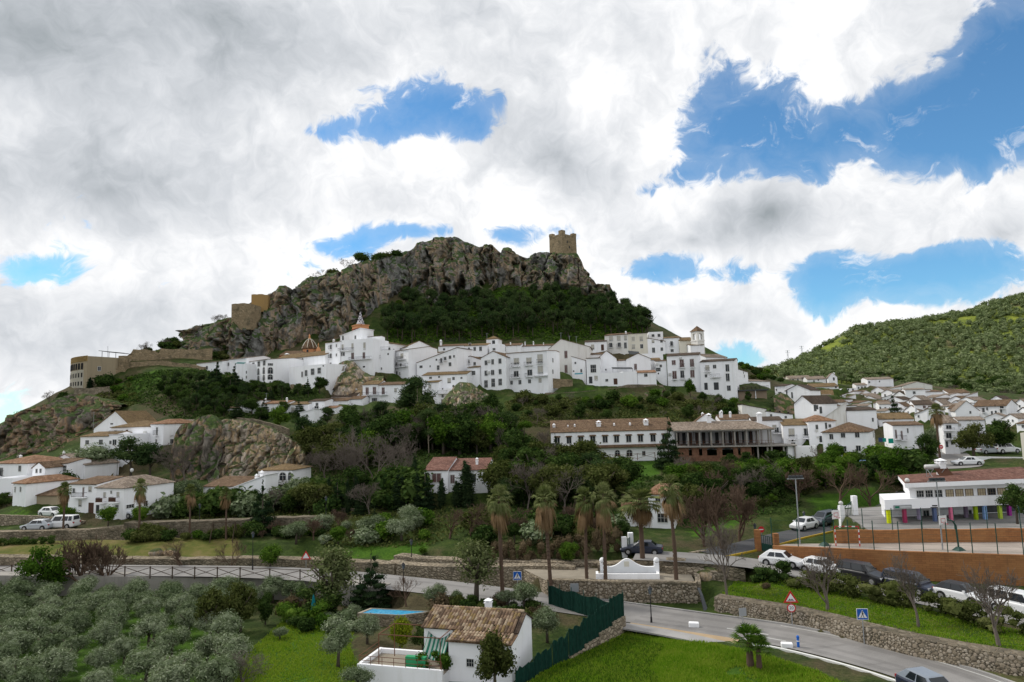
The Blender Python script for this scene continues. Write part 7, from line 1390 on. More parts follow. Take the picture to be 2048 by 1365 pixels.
# --- named trees
for a in [('fir', 1340, 958, 831, 'tall dark fir in front of the unfinished building', 133, 1.0), ('fir', 1112, 950, 866, 'dark fir at the left end of the hotel', 136, .9), ('widefir', 1142, 952, 882, 'spreading dark conifer in front of the hotel', 134, 1.1), ('fir', 432, 800, 716, 'taller of two dark firs before the upper white row', 178, 1.1), ('fir', 470, 802, 726, 'shorter of two dark firs before the upper white row', 178, 1.0),
          ('fir', 524, 1090, 958, 'dark fir by the promenade below the pavilion', 97, 1.0), ('fir', 749, 1062, 1012, 'small dark fir by the garden wall', 96, 1.0), ('fir', 1790, 828, 783, 'single conifer among the right hillside houses', 158, 1.0), ('cypress', 800, 1020, 950, 'broad cypress left of the red roofed villa', 101, 2.2), ('cypress', 836, 1018, 955, 'cypress at the left corner of the red roofed villa', 100.5, 1.7), ('fir', 851, 1020, 937, 'fir in front of the large shuttered window', 100, .9), ('cypress', 884, 1018, 957, 'cypress in front of the villa door', 100, 1.6), ('cypress', 934, 1020, 923, 'tallest cypress in front of the red roofed villa', 100, 2.0), ('cypress', 915, 1018, 962, 'low cypress in the villa hedge', 100, 2.2),
          ('tallpine', 836, 866, 752, 'tall pine with bare pale trunks below the town', 152, 1.25), ('pine', 815, 860, 778, 'pine beside the tall pale trunk pine', 154, 1.2), ('umbrella', 998, 905, 849, 'bright umbrella pine below the rock pillar', 139, 1.15), ('umbrella', 1050, 905, 840, 'small bright pine right of the umbrella pine', 146, .8), ('broad', 985, 905, 783, 'huge ivy covered tree below the big balcony house', 156, .8), ('broad', 945, 905, 800, 'dark tree clinging to the rock pillar', 153, .7), ('green', 900, 905, 810, 'ivy clad tree left of the rock pillar', 148, .5), ('green', 898, 900, 850, 'green leaning tree beneath the rock pillar', 140, .6),
          ('broad', 1160, 870, 797, 'big dark bush tree above the hotel roof', 163, .9), ('broad', 1352, 838, 770, 'dark tree under the maroon shutter house', 175, .8), ('green', 1382, 815, 758, 'ivy covered tree beside the dark opening', 177, .7), ('broad', 1408, 838, 782, 'dark tree below the right end of the row', 172, .9), ('broad', 1440, 840, 788, 'dark tree beneath the tall end house', 171, .8), ('green', 1470, 835, 792, 'bright green slope tree right of the end house', 172, .9), ('broad', 1500, 830, 780, 'dark shrub tree below the restaurant terrace', 178, .8),
          ('mixed', 1012, 1000, 890, 'large dull green tree between villa and hotel', 116, 1.05), ('broad', 1075, 1010, 895, 'dark tree left of the hotel conifers', 122, .8), ('mixed', 1115, 1010, 950, 'yellowish pine behind the tall palms', 104, .8), ('broad', 1050, 1050, 960, 'dark garden tree behind the left tall palms', 100, .9), ('broad', 1220, 1020, 950, 'dark tangled tree below the hotel lawn', 112, .9), ('mixed', 1390, 1015, 928, 'dull green tree right of the corner palm', 103, .7), ('broad', 1465, 968, 905, 'dark round tree below the unfinished building', 122, 1.2), ('green', 1590, 1030, 912, 'large bright green tree above the lamp mast', 106, 1.15), ('green', 1545, 1045, 985, 'lower green tree left of the lamp mast', 98, 1.1), ('mixed', 1530, 1060, 990, 'yellow green tree by the upper lane', 95, .9),
          ('green', 1790, 985, 888, 'big green tree in front of the apartment block', 110, .8), ('green', 1840, 975, 895, 'big green tree left of the upper street', 112, .85), ('broad', 1855, 945, 868, 'dark tree by the street palm', 118, .8), ('mixed', 1948, 915, 845, 'grey green tree by the right car park', 124, 1.1), ('broad', 1998, 912, 832, 'dark tree at the right car park', 127, 1.0), ('broad', 1720, 930, 905, 'dark shrub below the apartment windows', 117, 1.5), ('yellow', 1695, 930, 908, 'yellow shrub below the apartment block', 116, 1.0), ('broad', 2036, 1058, 962, 'dark tree hiding the right end of the school', 76.8, .8), ('olive', 1870, 880, 850, 'olive behind the street palm', 140, 1.0),
          ('round', 133, 1048, 1010, 'round citrus tree by the lane left of the garage door', 102.5, 1.1), ('round', 216, 1052, 1010, 'round citrus tree in front of the wooden balcony house', 100.3, 1.15), ('round', 280, 1052, 1010, 'round citrus tree at the right corner of the wooden balcony house', 100.3, 1.1), ('round', 540, 1150, 1087, 'round dark tree beside the left road', 83.2, 1.05), ('green', 92, 1192, 1086, 'dense bright green tree left of the olive grove', 78, .95), ('round', 676, 1105, 1050, 'citrus tree above the road bank', 90, 1.1), ('round', 845, 1120, 1092, 'round green shrub tree by the fence lamp', 84, 1.2), ('green', 1140, 1122, 1078, 'green bush tree in the dark hedge', 77, .9),
          ('mixed', 420, 1320, 1175, 'large dull tree at the right edge of the olive grove', 62, .75), ('mixed', 480, 1310, 1160, 'tallest dull tree at the right edge of the olive grove', 64, .8), ('broad', 530, 1300, 1185, 'dark tree behind the garden hedge', 66, .7), ('feather', 668, 1225, 1086, 'slender tree with pale tips beside the road end', 69.5, 1.1), ('widefir', 742, 1200, 1098, 'broad dark conifer beside the road', 73, .95), ('feather', 952, 1212, 1073, 'feathery tree behind the cottage chimney', 68, 1.2), ('mixed', 990, 1400, 1256, 'sparse tree in front of the cottage gable', 46.5, .75), ('broad', 640, 1215, 1165, 'dark bush below the slender tree', 69, 1.6), ('yellow', 800, 1302, 1233, 'yellow mimosa beside the patio', 55, .8), ('broad', 845, 1290, 1245, 'dark shrub tree by the cottage corner', 55.5, .9),
          ('olive', 676, 1338, 1246, 'large olive left of the patio', 53.5, .95), ('olive', 735, 1305, 1222, 'olive in front of the pool', 58.5, 1.0), ('olive', 705, 1250, 1205, 'olive at the left end of the pool', 66, 1.2), ('olive', 872, 1225, 1162, 'olive behind the pool', 68, 1.1), ('olive', 915, 1222, 1175, 'smaller olive right of the pool', 68, 1.0), ('olive', 1050, 1230, 1152, 'tall olive behind the cottage', 65, 1.0), ('olive', 1015, 1225, 1175, 'olive left of the tall one behind the cottage', 66, 1.1), ('olive', 1095, 1290, 1205, 'olive between cottage and green netting', 57.5, .9), ('olive', 715, 1375, 1328, 'olive in front of the white patio wall', 48.5, 1.3), ('olive', 560, 1300, 1252, 'grey bush olive in the garden', 61, 1.4), ('olive', 592, 1105, 1040, 'olive above the road bank', 91, 1.2), ('olive', 826, 1085, 1012, 'large olive in the sloping garden', 92, 1.25), ('olive', 640, 1080, 1030, 'olive below the garden wall', 97, 1.1), ('olive', 180, 915, 885, 'olive hedge tree below the left white houses', 134, 1.6), ('pine', 262, 945, 872, 'leaning pine before the left white houses', 129, 1.3), ('pine', 300, 950, 885, 'dark pine beside the rock outcrop', 128, 1.5), ('green', 560, 862, 812, 'round green pine before the lower white row', 152, .9), ('broad', 520, 845, 812, 'dark tree before the lower white row', 156, 1.1),
          ('bareg', 745, 1000, 848, 'huge grey leafless tree in the middle gardens', 112, 1.05), ('bareg', 700, 990, 880, 'grey leafless tree left of the huge one', 115, 1.0), ('bareg', 790, 995, 870, 'grey leafless tree right of the huge one', 113, .9), ('bare', 940, 1090, 998, 'russet leafless tree below the villa', 88, 1.5), ('bare', 900, 1085, 1010, 'russet leafless bush left of the palms', 88, 1.4), ('bares', 1445, 1105, 962, 'tall brown leafless thicket by the upper lane', 80, .75), ('bares', 1480, 1085, 968, 'brown leafless thicket right of the corner palm', 84, .8), ('bares', 1410, 1090, 985, 'brown leafless thicket beside the corner palm', 82, .8), ('bare', 1680, 1012, 918, 'leaning leafless tree on the bank above the lane', 99, 1.1), ('bare', 1740, 1005, 925, 'spreading leafless tree on the school bank', 101, 1.3),
          ('barep', 1454, 1192, 1038, 'leafless roadside tree beside the waterfall', None, .75), ('barep', 1655, 1221, 1073, 'leafless pale tree in front of the second white car', None, .75), ('barep', 1837, 1253, 1100, 'leafless pale tree in front of the dark van', None, .75), ('barep', 1998, 1292, 1125, 'leafless pale tree at the right by the small white van', None, .8), ('bares', 170, 1190, 1065, 'brown leafless tree in front of the left road', 79.5, .85), ('bares', 215, 1190, 1070, 'second brown leafless tree in front of the left road', 79.5, .85), ('bare', 368, 1152, 1074, 'small leafless tree by the rocks on the left lawn', 84.3, 1.1), ('bare', 462, 1152, 1076, 'leafless tree by the swing frame', 84.5, 1.0), ('bare', 812, 1222, 1150, 'leafless tree behind the pool', 69, 1.1), ('bareg', 480, 1380, 1305, 'grey leafless shrub at the bottom edge', 49, 1.3), ('bares', 435, 1335, 1285, 'reed like clump by the garden chair', 56, .5), ('bareg', 1075, 870, 815, 'leafless shrub on the rock below the town', 160, 1.2), ('bareg', 1090, 915, 860, 'leafless tree left of the hotel', 146, .8), ('bare', 1640, 940, 888, 'leafless tree by the garden wall', 121, .9), ('bareg', 650, 960, 900, 'grey leafless thicket beside the outcrop', 126, 1.2), ('bush', 400, 850, 832, 'dark bush on the left top of the outcrop', 146, 1.6), ('gbush', 430, 850, 836, 'green bush on top of the outcrop', 145.5, 1.8), ('mbush', 470, 858, 846, 'dull bush by the dry stone wall', 144, 1.8), ('bush', 590, 885, 866, 'dark bush at the right top of the outcrop', 141, 1.6), ('bareg', 372, 940, 880, 'grey leafless tree left of the outcrop', 128, 1.2), ('bareg', 345, 945, 890, 'thin leafless tree beside the dark pine', 127, 1.0), ('broad', 1500, 965, 899, 'dark tree before the brick base of the unfinished building', 126, 1.1), ('broad', 700, 870, 806, 'dark tree below the lower white cottages', 150, .9), ('pine', 655, 865, 812, 'dark pine below the lower white cottages', 152, 1.2), ('pine', 760, 870, 800, 'dark pine below the maroon balcony doors', 151, 1.2)]:
    T(*a)

def in_poly(x, y, P):
    c = False; n = len(P)
    for i in range(n):
        a, b = P[i], P[(i+1) % n]
        if (a[1] > y) != (b[1] > y) and x < (b[0]-a[0])*(y-a[1])/(b[1]-a[1])+a[0]: c = not c
    return c
def scatter(poly, n, dmin, fn, seed, tries=40):
    r = random.Random(seed); out = []; xs = [p[0] for p in poly]; ys = [p[1] for p in poly]
    for _ in range(n*tries):
        if len(out) >= n: break
        x, y = r.uniform(min(xs), max(xs)), r.uniform(min(ys), max(ys))
        if not in_poly(x, y, poly) or any((x-a)**2+(y-b)**2 < dmin*dmin for a, b in out): continue
        out.append((x, y)); fn(x, y, r)
    return out
def W2(*pts): return [(lambda p: (p.x, p.y))(hit(*q)) for q in pts]
HB = []
for h in HS:
    c, s = math.cos(h['rz']), math.sin(h['rz']); o = h['o']; HB.append((o.x, o.y, c, s, h['W'], h['D']))
def clear(x, y, m=.6):
    for ox, oy, c, s, W, D in HB:
        u, v = c*(x-ox)+s*(y-oy), -s*(x-ox)+c*(y-oy)
        if -m < u < W+m and -m < v < D+m: return False
    return True
KL = dict(tallpine='slim dark pine', cypress='dark cypress', olive='grey green olive', broad='dark evergreen', green='bright green tree', mixed='dull green tree', round='round green tree', pine='dark pine', fir='dark fir', bush='dark bush', gbush='green bush', obush='grey olive bush', bbush='brown bush', mbush='dull green bush', bareg='grey leafless tree', bares='brown leafless shrub')
def sc_plant(kinds, h0, h1, label, group, w0=.9, w1=1.3):
    def fn(x, y, r):
        k = r.choice(kinds); h = r.uniform(h0, h1)
        if clear(x, y): plant(k, x, y, h, r.uniform(w0, w1), ('taller ' if h > (h0+h1)/2 else 'lower ')+KL[k]+' '+label, KL[k]+' '+group)
    return fn
# the olive grove
grove = [(p.x, p.y) for p in (at(-120, 1365, 47), at(450, 1365, 47.5), at(470, 1260, 62), at(520, 1185, 76), at(640, 1190, 73), at(560, 1178, 76.3), at(300, 1180, 76.5), at(-120, 1185, 77))]
scatter(grove, 130, 2.5, sc_plant(['olive'], 2.4, 3.4, 'planted in the grove at lower left', 'trees of the grove', .95, 1.2), 3, 80)
# pine wood under the crag
wood = [(p.x, p.y) for p in (at(770, 690, 216), at(900, 690, 223), at(1050, 690, 227), at(1200, 690, 227), at(1300, 680, 226), at(1290, 640, 250), at(1200, 610, 258), at(1000, 610, 254), at(830, 625, 248), at(770, 640, 238))]
scatter(wood, 110, 3.3, sc_plant(['pine'], 7.5, 10.5, 'in the wood under the castle crag', 'trees of the castle wood', .8, 1.1), 5)
# shrubs on slopes
slope_groups = [
    ([at(760, 605, 250), at(1000, 580, 264), at(1180, 595, 272), at(1285, 640, 256), at(1200, 610, 262), at(820, 630, 250)], 26, 3.0, ['gbush', 'bush', 'bush'], 1.6, 2.8, 'on the slope at the foot of the castle crag'),
    ([at(330, 760, 186), at(420, 772, 182), at(540, 788, 178), at(640, 800, 175), at(640, 840, 160), at(380, 845, 157), at(320, 800, 174)], 75, 2.6, ['broad', 'pine', 'pine', 'broad', 'fir'], 2.8, 5.0, 'on the wooded slope below the upper white row'),
    ([at(0, 840, 168), at(120, 795, 176), at(260, 745, 192), at(280, 800, 176), at(160, 850, 165), at(60, 900, 152)], 26, 3.0, ['gbush', 'bush', 'mbush'], 1.2, 2.4, 'on the grassy slope below the hilltop hotel'),
    ([at(280, 690, 208), at(450, 645, 224), at(520, 600, 236), at(460, 700, 214), at(330, 705, 207)], 30, 2.2, ['bush', 'mbush', 'bares', 'gbush'], 1.6, 3.2, 'on the left shoulder of the crag'),
    ([at(610, 890, 140), at(700, 880, 143), at(900, 885, 144), at(1020, 900, 142), at(1000, 920, 128), at(640, 930, 128)], 75, 2.4, ['broad', 'pine', 'broad', 'green', 'bareg', 'mixed', 'broad', 'tallpine'], 5, 9, 'in the wooded gully below the town'),
    ([at(300, 1010, 113), at(420, 1000, 116), at(620, 985, 118), at(640, 1020, 105), at(420, 1035, 104), at(320, 1035, 106)], 38, 2.2, ['bush', 'obush', 'olive', 'broad', 'mixed', 'bareg'], 2.8, 5.6, 'behind the promenade wall'),
    ([at(560, 1060, 97), at(700, 1050, 97), at(860, 1065, 95), at(860, 1090, 88), at(620, 1090, 90)], 24, 2.2, ['obush', 'olive', 'gbush', 'bares'], 1.5, 3.2, 'on the sloping garden above the road'),
    ([at(640, 1000, 111), at(830, 1000, 107), at(840, 1040, 98), at(650, 1035, 103)], 30, 2.2, ['bush', 'broad', 'fir', 'cypress', 'bareg'], 3.2, 6.5, 'under the huge leafless tree'),
    ([at(960, 1065, 90), at(1240, 1055, 92), at(1250, 1090, 82), at(960, 1090, 82)], 30, 2.1, ['bush', 'mbush', 'obush', 'bares', 'broad'], 1.8, 3.6, 'behind the dark hedge'),
    ([at(1020, 960, 122), at(1180, 960, 118), at(1260, 1000, 106), at(1180, 1040, 96), at(1010, 1040, 98)], 55, 2.5, ['broad', 'broad', 'mixed', 'pine', 'bareg'], 4.0, 7.5, 'in the thicket below the hotel'),
    ([at(1330, 960, 118), at(1500, 965, 114), at(1620, 960, 112), at(1600, 1020, 98), at(1380, 1040, 95)], 45, 2.4, ['broad', 'mixed', 'green', 'bares', 'broad', 'bareg'], 3.0, 5.5, 'in the thicket below the unfinished building'),
    ([at(1020, 850, 162), at(1200, 858, 161), at(1480, 850, 162), at(1440, 800, 174), at(1200, 800, 173), at(1030, 800, 172)], 40, 2.6, ['bush', 'mbush', 'gbush', 'bareg', 'broad'], 1.4, 3.6, 'on the rocky bank behind the hotel'),
    ([at(1640, 985, 104), at(1840, 960, 109), at(1760, 920, 122), at(1660, 930, 119)], 26, 2.4, ['gbush', 'green', 'bush', 'green'], 2.2, 4.6, 'on the bank below the apartment block'),
    ([at(-100, 1000, 117), at(120, 985, 124), at(250, 965, 128), at(340, 960, 128), at(300, 1000, 116), at(60, 1010, 112)], 26, 2.2, ['bush', 'mbush', 'broad'], 1.6, 3.4, 'in the gardens among the lower left houses'),
    ([at(600, 1250, 63), at(720, 1260, 61), at(700, 1220, 68), at(560, 1215, 70)], 18, 1.5, ['gbush', 'bush', 'obush'], .9, 1.8, 'in the garden left of the pool'),
    ([at(260, 1098, 95.6), at(640, 1085, 95.2), at(640, 1090, 93.6), at(260, 1100, 94)], 34, 1.3, ['bush', 'mbush', 'bares', 'gbush', 'bush'], .9, 2.6, 'along the foot of the mossy wall'),
    ([at(1490, 775, 200), at(1570, 760, 235), at(1540, 745, 262), at(1480, 755, 225)], 26, 2.2, ['bush', 'mbush', 'gbush'], 1.2, 2.8, 'on the saddle left of the right village'),
    ([at(860, 1240, 62), at(1090, 1240, 61.5), at(1090, 1215, 66), at(880, 1212, 68)], 26, 1.2, ['bbush', 'obush', 'mbush', 'bush'], .9, 1.9, 'behind the cottage roof'),
]
for k, (poly, n, dm, kinds, h0, h1, lab) in enumerate(slope_groups):
    if n: scatter([(p.x, p.y) for p in poly], n, dm, sc_plant(kinds, h0, h1, lab, 'plants '+lab), 40+k)
# skyline trees on the ridge
for i, (px, py, Y, h, k) in enumerate([(282, 700, 205, 3.0, 'bareg'), (295, 698, 206, 3.6, 'bareg'), (330, 690, 211, 3.2, 'bareg'), (345, 684, 214, 3.4, 'bush'), (372, 672, 220, 3.4, 'mbush'), (388, 664, 221, 3.6, 'bareg'), (405, 660, 222, 3.4, 'bush'), (430, 648, 223, 4.6, 'bareg'), (447, 645, 224, 4.0, 'bareg'), (542, 592, 233, 2.6, 'bareg'), (628, 556, 241, 3.6, 'bareg'), (645, 552, 241, 4.0, 'bareg'), (668, 548, 243, 4.0, 'mbush'), (690, 532, 246, 4.4, 'bareg'), (704, 530, 246, 4.2, 'bareg'), (722, 512, 252, 4.6, 'bush'), (740, 510, 258, 3.8, 'bareg'), (757, 512, 256, 4.6, 'bush'), (775, 510, 259, 4.4, 'mbush'), (792, 508, 261, 4.8, 'bush'), (1062, 514, 280, 2.2, 'bareg'), (100, 803, 176, 4.2, 'bareg'), (125, 795, 178, 3.2, 'bush'), (36, 826, 172, 2.0, 'bareg'), (1240, 606, 276, 3.4, 'bareg'), (1268, 632, 264, 4.2, 'mbush'), (1288, 655, 246, 4.6, 'bush'), (180, 772, 184, 4.2, 'cypress'), (205, 768, 184, 4.0, 'bush'), (212, 765, 186, 4.4, 'bush')]):
    p = at(px, py, Y); plant(k, p.x, p.y, h, 1.1 if k != 'cypress' else 2.2, 'windswept '+('bush' if 'bush' in k else 'tree')+' on the skyline of the ridge', 'windswept plants on the skyline', max(p.z-(2.4 if 700 < px < 800 else 1.2), th(p.x, p.y)) if k != 'cypress' else None)
# shrubs rooted in the ledges of the crag
# far hill trees: the nearest as objects, the rest as one mass
def hill_trees():
    r = random.Random(77); spots = []
    while len(spots) < 3400:
        px, py = r.uniform(1500, 2120), r.uniform(585, 800); Y = r.uniform(285, 540); x = (at(px, py, Y)).x; y = Y; z = float(hillz(x, y)[0])
        if z < -12: continue
        q = cam.matrix_world.inverted() @ Vector((x, y, z)); u = 1024+F*q.x/-q.z; v = 682.5-F*q.y/-q.z
        if 1480 < u < 2080 and 580 < v < 815: spots.append((y, x, z, u, v))
    spots.sort(); keep = []; grid = {}
    for s in spots:
        k = (int(s[1]/4.2), int(s[0]/4.2))
        if any(math.hypot(s[1]-o[1], s[0]-o[0]) < 3.4 for a in (-1, 0, 1) for b in (-1, 0, 1) for o in grid.get((k[0]+a, k[1]+b), ())): continue
        n = pnoise(np.array([[s[1]*.02, s[0]*.02, 3.3]]))[0]
        if n < -.22 and r.random() < .8: continue
        grid.setdefault(k, []).append(s); keep.append(s)
    for y, x, z, u, v in keep[:290]:
        root = plant(r.choice(['hill']*5+['bush', 'bareg']), x, y, r.uniform(3.0, 4.8), r.uniform(.95, 1.35), 'olive or oak tree on the brightly coloured far hill', 'trees of the far hill', z)
    iv, if_ = ICO1; V = []; Fc = []; b = 0; g = np.random.default_rng(5)
    for y, x, z, u, v in keep[290:]:
        h = r.uniform(3.0, 4.8); q, f = leaves([[x, y, z+h*.55]], [[h*.55, h*.55, h*.45]], 70, h*.16, g); V.append(q); Fc.append(f+b); b += len(q)
        w = iv*np.array([h*.48, h*.48, h*.4])*(1+.25*g.normal(size=(len(iv), 1))*.6)+np.array([x, y, z+h*.5]); V.append(w); Fc.append(np.concatenate([if_, if_[:, 2:3]], 1)+b); b += len(w)
    if V:
        v = np.concatenate(V); f = np.concatenate(Fc); me = bpy.data.meshes.new('distant_wood'); me.from_pydata(v.tolist(), [], [q[:3] if q[2] == q[3] else q for q in f.tolist()]); me.materials.append(LEAF['scrub']); me.update()
        tag(link('distant_wood', me), 'distant olive and oak wood covering the far hill', 'wood', kind='stuff')
hill_trees()
# --- hedges
def hedge(label, P, w, h, m, seed, n_per=420, size=.09, name='hedge'):
    g = np.random.default_rng(seed); Q = densify(P, .8); C = []; Rr = []
    for p in Q:
        for k in range(3): q = g.uniform(.55, 1.15); C.append([p.x+g.normal()*w*.28, p.y+g.normal()*w*.28, p.z+h*(.22+.28*k)*g.uniform(.85, 1.2)]); Rr.append([w*.5*q, w*.5*q, h*.28*q])
    me = crown(name, C, Rr, int(n_per*len(Q)), size, m, seed, .85); tag(link(name, me), label, 'hedge')
def gp(px, py, Y): p = at(px, py, Y); return Vector((p.x, p.y, th(p.x, p.y)))
hedge('dark brown clipped hedge behind the tall palms', [gp(975, 1120, 79.5), gp(1100, 1118, 78.5), gp(1200, 1112, 78), gp(1250, 1108, 78)], 1.0, 2.3, LEAF['brown'], 3)
hedge('dark hedge at the head of the grass slope by the first white car', [gp(1520, 1150, 69.5), gp(1575, 1158, 69)], 1.3, 1.5, LEAF['dark'], 4)
hedge('long shaggy hedge between the parked cars and the grass slope', [gp(1600, 1178, 67.5), gp(1680, 1195, 64.8), gp(1780, 1215, 61.5), gp(1880, 1238, 58.2), gp(1980, 1262, 55.2), gp(2100, 1290, 52.3)], 1.5, 1.7, LEAF['mixed'], 5)
hedge('low hedge along the foot of the left terrace wall', [gp(-40, 1092, 93), gp(100, 1090, 93.4)], .8, .9, LEAF['dark'], 6)
hedge('clipped hedge left of the pool garden', [gp(572, 1228, 66.5), gp(645, 1232, 66)], 1.2, 1.6, LEAF['green'], 7); hedge('dark hedge behind the pool garden', [gp(570, 1215, 70.5), gp(640, 1210, 71)], 1.2, 2.0, LEAF['brown'], 8)
hedge('dark shrubs on the cottage patio', [gp(846, 1303, 50.5)+Vector((0, 0, .9)), gp(895, 1310, 49.8)+Vector((0, 0, .9))], .8, 1.1, LEAF['green'], 9)
# --- grass sheets and blades
LUSH = np.zeros(gx.shape); DRY = np.zeros(gx.shape)
def paint(A, poly, blend=2.0, amt=1.0):
    d = np.full(gx.shape, 1e9); ins = np.zeros(gx.shape, bool); n = len(poly)
    for k in range(n):
        a, b = poly[k], poly[(k+1) % n]; ex, ey = b[0]-a[0], b[1]-a[1]; t = np.clip(((gx-a[0])*ex+(gy-a[1])*ey)/(ex*ex+ey*ey+1e-9), 0, 1); d = np.minimum(d, np.hypot(gx-a[0]-t*ex, gy-a[1]-t*ey))
        if abs(ey) > 1e-9: ins ^= ((a[1] > gy) != (b[1] > gy)) & (gx < ex*(gy-a[1])/ey+a[0])
    A[:] = np.maximum(A, amt*np.clip(np.where(ins, d, -d)/blend+.5, 0, 1))
def inside(x, y, P):
    c = np.zeros(x.shape, bool); n = len(P)
    for i in range(n):
        a, b = P[i], P[(i+1) % n]
        if a[1] != b[1]: c ^= ((a[1] > y) != (b[1] > y)) & (x < (b[0]-a[0])*(y-a[1])/(b[1]-a[1])+a[0])
    return c
def thv(x, y):
    i = np.clip(np.searchsorted(GX, x)-1, 0, len(GX)-2); j = np.clip(np.searchsorted(GY, y)-1, 0, len(GY)-2); u = (x-GX[i])/(GX[i+1]-GX[i]); v = (y-GY[j])/(GY[j+1]-GY[j])
    return gz[i, j]*(1-u)*(1-v)+gz[i+1, j]*u*(1-v)+gz[i, j+1]*(1-u)*v+gz[i+1, j+1]*u*v
def tufts(label, poly, n, h0, h1, m, seed, name='grass_blades'):
    g = np.random.default_rng(seed); P = np.array(poly); x = g.uniform(P[:, 0].min(), P[:, 0].max(), n*2); y = g.uniform(P[:, 1].min(), P[:, 1].max(), n*2); pn = fbm(np.stack([x*.3, y*.3, x*0+5], -1), 3); k = inside(x, y, poly) & (pn > -.62+.2*g.random(n*2)); x, y, pn = np.repeat(x[k][:n], 3), np.repeat(y[k][:n], 3), np.repeat(pn[k][:n], 3)
    N_ = len(x); x = x+g.uniform(-.09, .09, N_); y = y+g.uniform(-.09, .09, N_); z = thv(x, y); h = g.uniform(h0, h1, N_)*(1+1.3*np.clip(pn, 0, 1)); a = g.uniform(0, 6.28, N_); dx, dy = np.cos(a), np.sin(a); w = g.uniform(.02, .05, N_); l = g.uniform(0, .7, N_)*h
    v = np.stack([np.stack([x-dy*w, y+dx*w, z], -1), np.stack([x+dy*w, y-dx*w, z], -1), np.stack([x+dx*l, y+dy*l, z+h], -1)], 1).reshape(-1, 3); tag(link(name, np_mesh(name, v, np.arange(3*N_).reshape(-1, 3), m)), label, 'grass', kind='stuff')
def undergrowth(label, polys, n, size, m, seed, hmax=.9, name='undergrowth'):
    """ground cover of leaves nobody could count"""
    g = np.random.default_rng(seed); V = []; tot = sum(abs(sum(P[i][0]*P[(i+1) % len(P)][1]-P[(i+1) % len(P)][0]*P[i][1] for i in range(len(P)))) for P in polys)
    for P in polys:
        A = abs(sum(P[i][0]*P[(i+1) % len(P)][1]-P[(i+1) % len(P)][0]*P[i][1] for i in range(len(P)))); k = int(n*A/tot); Q = np.array(P); x = g.uniform(Q[:, 0].min(), Q[:, 0].max(), k*4); y = g.uniform(Q[:, 1].min(), Q[:, 1].max(), k*4); pn = fbm(np.stack([x*.35, y*.35, x*0+seed], -1), 4); ok = inside(x, y, P) & (pn > -.35); x, y, pn = x[ok][:k], y[ok][:k], pn[ok][:k]
        for hb in HB:
            u = hb[2]*(x-hb[0])+hb[3]*(y-hb[1]); w = -hb[3]*(x-hb[0])+hb[2]*(y-hb[1]); q = ~((u > -.2) & (u < hb[4]+.2) & (w > -.2) & (w < hb[5]+.2)); x, y, pn = x[q], y[q], pn[q]
        z = thv(x, y)+hmax*np.clip(pn+.35, 0, 1.2)*g.random(len(x))**.5; V.append(np.stack([x, y, z], -1))
    p = np.concatenate(V); k = len(p); nr = g.normal(size=(k, 3))*.6; nr[:, 2] += .9; nr[:, 1] -= .4; nr /= np.linalg.norm(nr, axis=1)[:, None]; t = np.cross(nr, g.normal(size=(k, 3))); t /= np.linalg.norm(t, axis=1)[:, None]; b = np.cross(nr, t); s = (size*(.6+.8*g.random(k))*(p[:, 1]/120)**.7)[:, None]
    q = np.stack([p-t*s, p-b*s*.6, p+t*s, p+b*s*.6], 1).reshape(-1, 3); tag(link(name, np_mesh(name, q, np.arange(4*k).reshape(-1, 4), m)), label, 'undergrowth', kind='stuff')
lawn = [(p.x, p.y) for p in [pz(1250, 1257, ZR), pz(1330, 1272, ZR), pz(1430, 1293, ZR), pz(1500, 1312, ZR), pz(1570, 1335, ZR), pz(1640, 1362, ZR), pz(1750, 1420, ZR), pz(1300, 1440, ZR), pz(1030, 1400, ZR), pz(1090, 1345, ZR), pz(1180, 1295, ZR)]]
paint(LUSH, lawn, 1.0); paint(DRY, [(p.x, p.y) for p in (pz(1395, 1292, ZR), pz(1450, 1297, ZR), pz(1440, 1316, ZR), pz(1390, 1310, ZR))], 1.5, .6); tufts('bright spring grass on the lawn beside the road', lawn, 30000, .08, .2, LEAF['grass'], 3)
tufts('dark clover patches on the lawn', [(p.x, p.y) for p in (pz(1250, 1262, ZR), pz(1330, 1290, ZR), pz(1300, 1345, ZR), pz(1340, 1420, ZR), pz(1030, 1400, ZR), pz(1180, 1297, ZR))], 5000, .1, .24, LEAF['green'], 33)
nr_ = dirs2(PR); sl = [((p+n*1.3).x, (p+n*1.3).y) for p, n in zip(PR, nr_)]+[(p.x, p.y) for p in (gp(2100, 1290, 53), gp(1880, 1238, 58.8), gp(1680, 1195, 65.4), gp(1560, 1165, 69.5), gp(1470, 1160, 71))]
paint(LUSH, sl, 1.5, .62); paint(DRY, sl, 1.5, .42); tufts('short grass on the slope between hedge and rubble wall', sl, 14000, .05, .14, LEAF['grass'], 4)
gd = [(p.x, p.y) for p in [at(380, 1365, 49), at(730, 1365, 49.5), at(700, 1290, 58), at(720, 1215, 68.5), at(600, 1195, 73), at(560, 1230, 66), at(480, 1310, 56)]]
paint(LUSH, gd, 3.0); tufts('green garden grass left of the cottage', gd, 12000, .06, .16, LEAF['grass'], 5); paint(LUSH, grove, 3.0, .6)
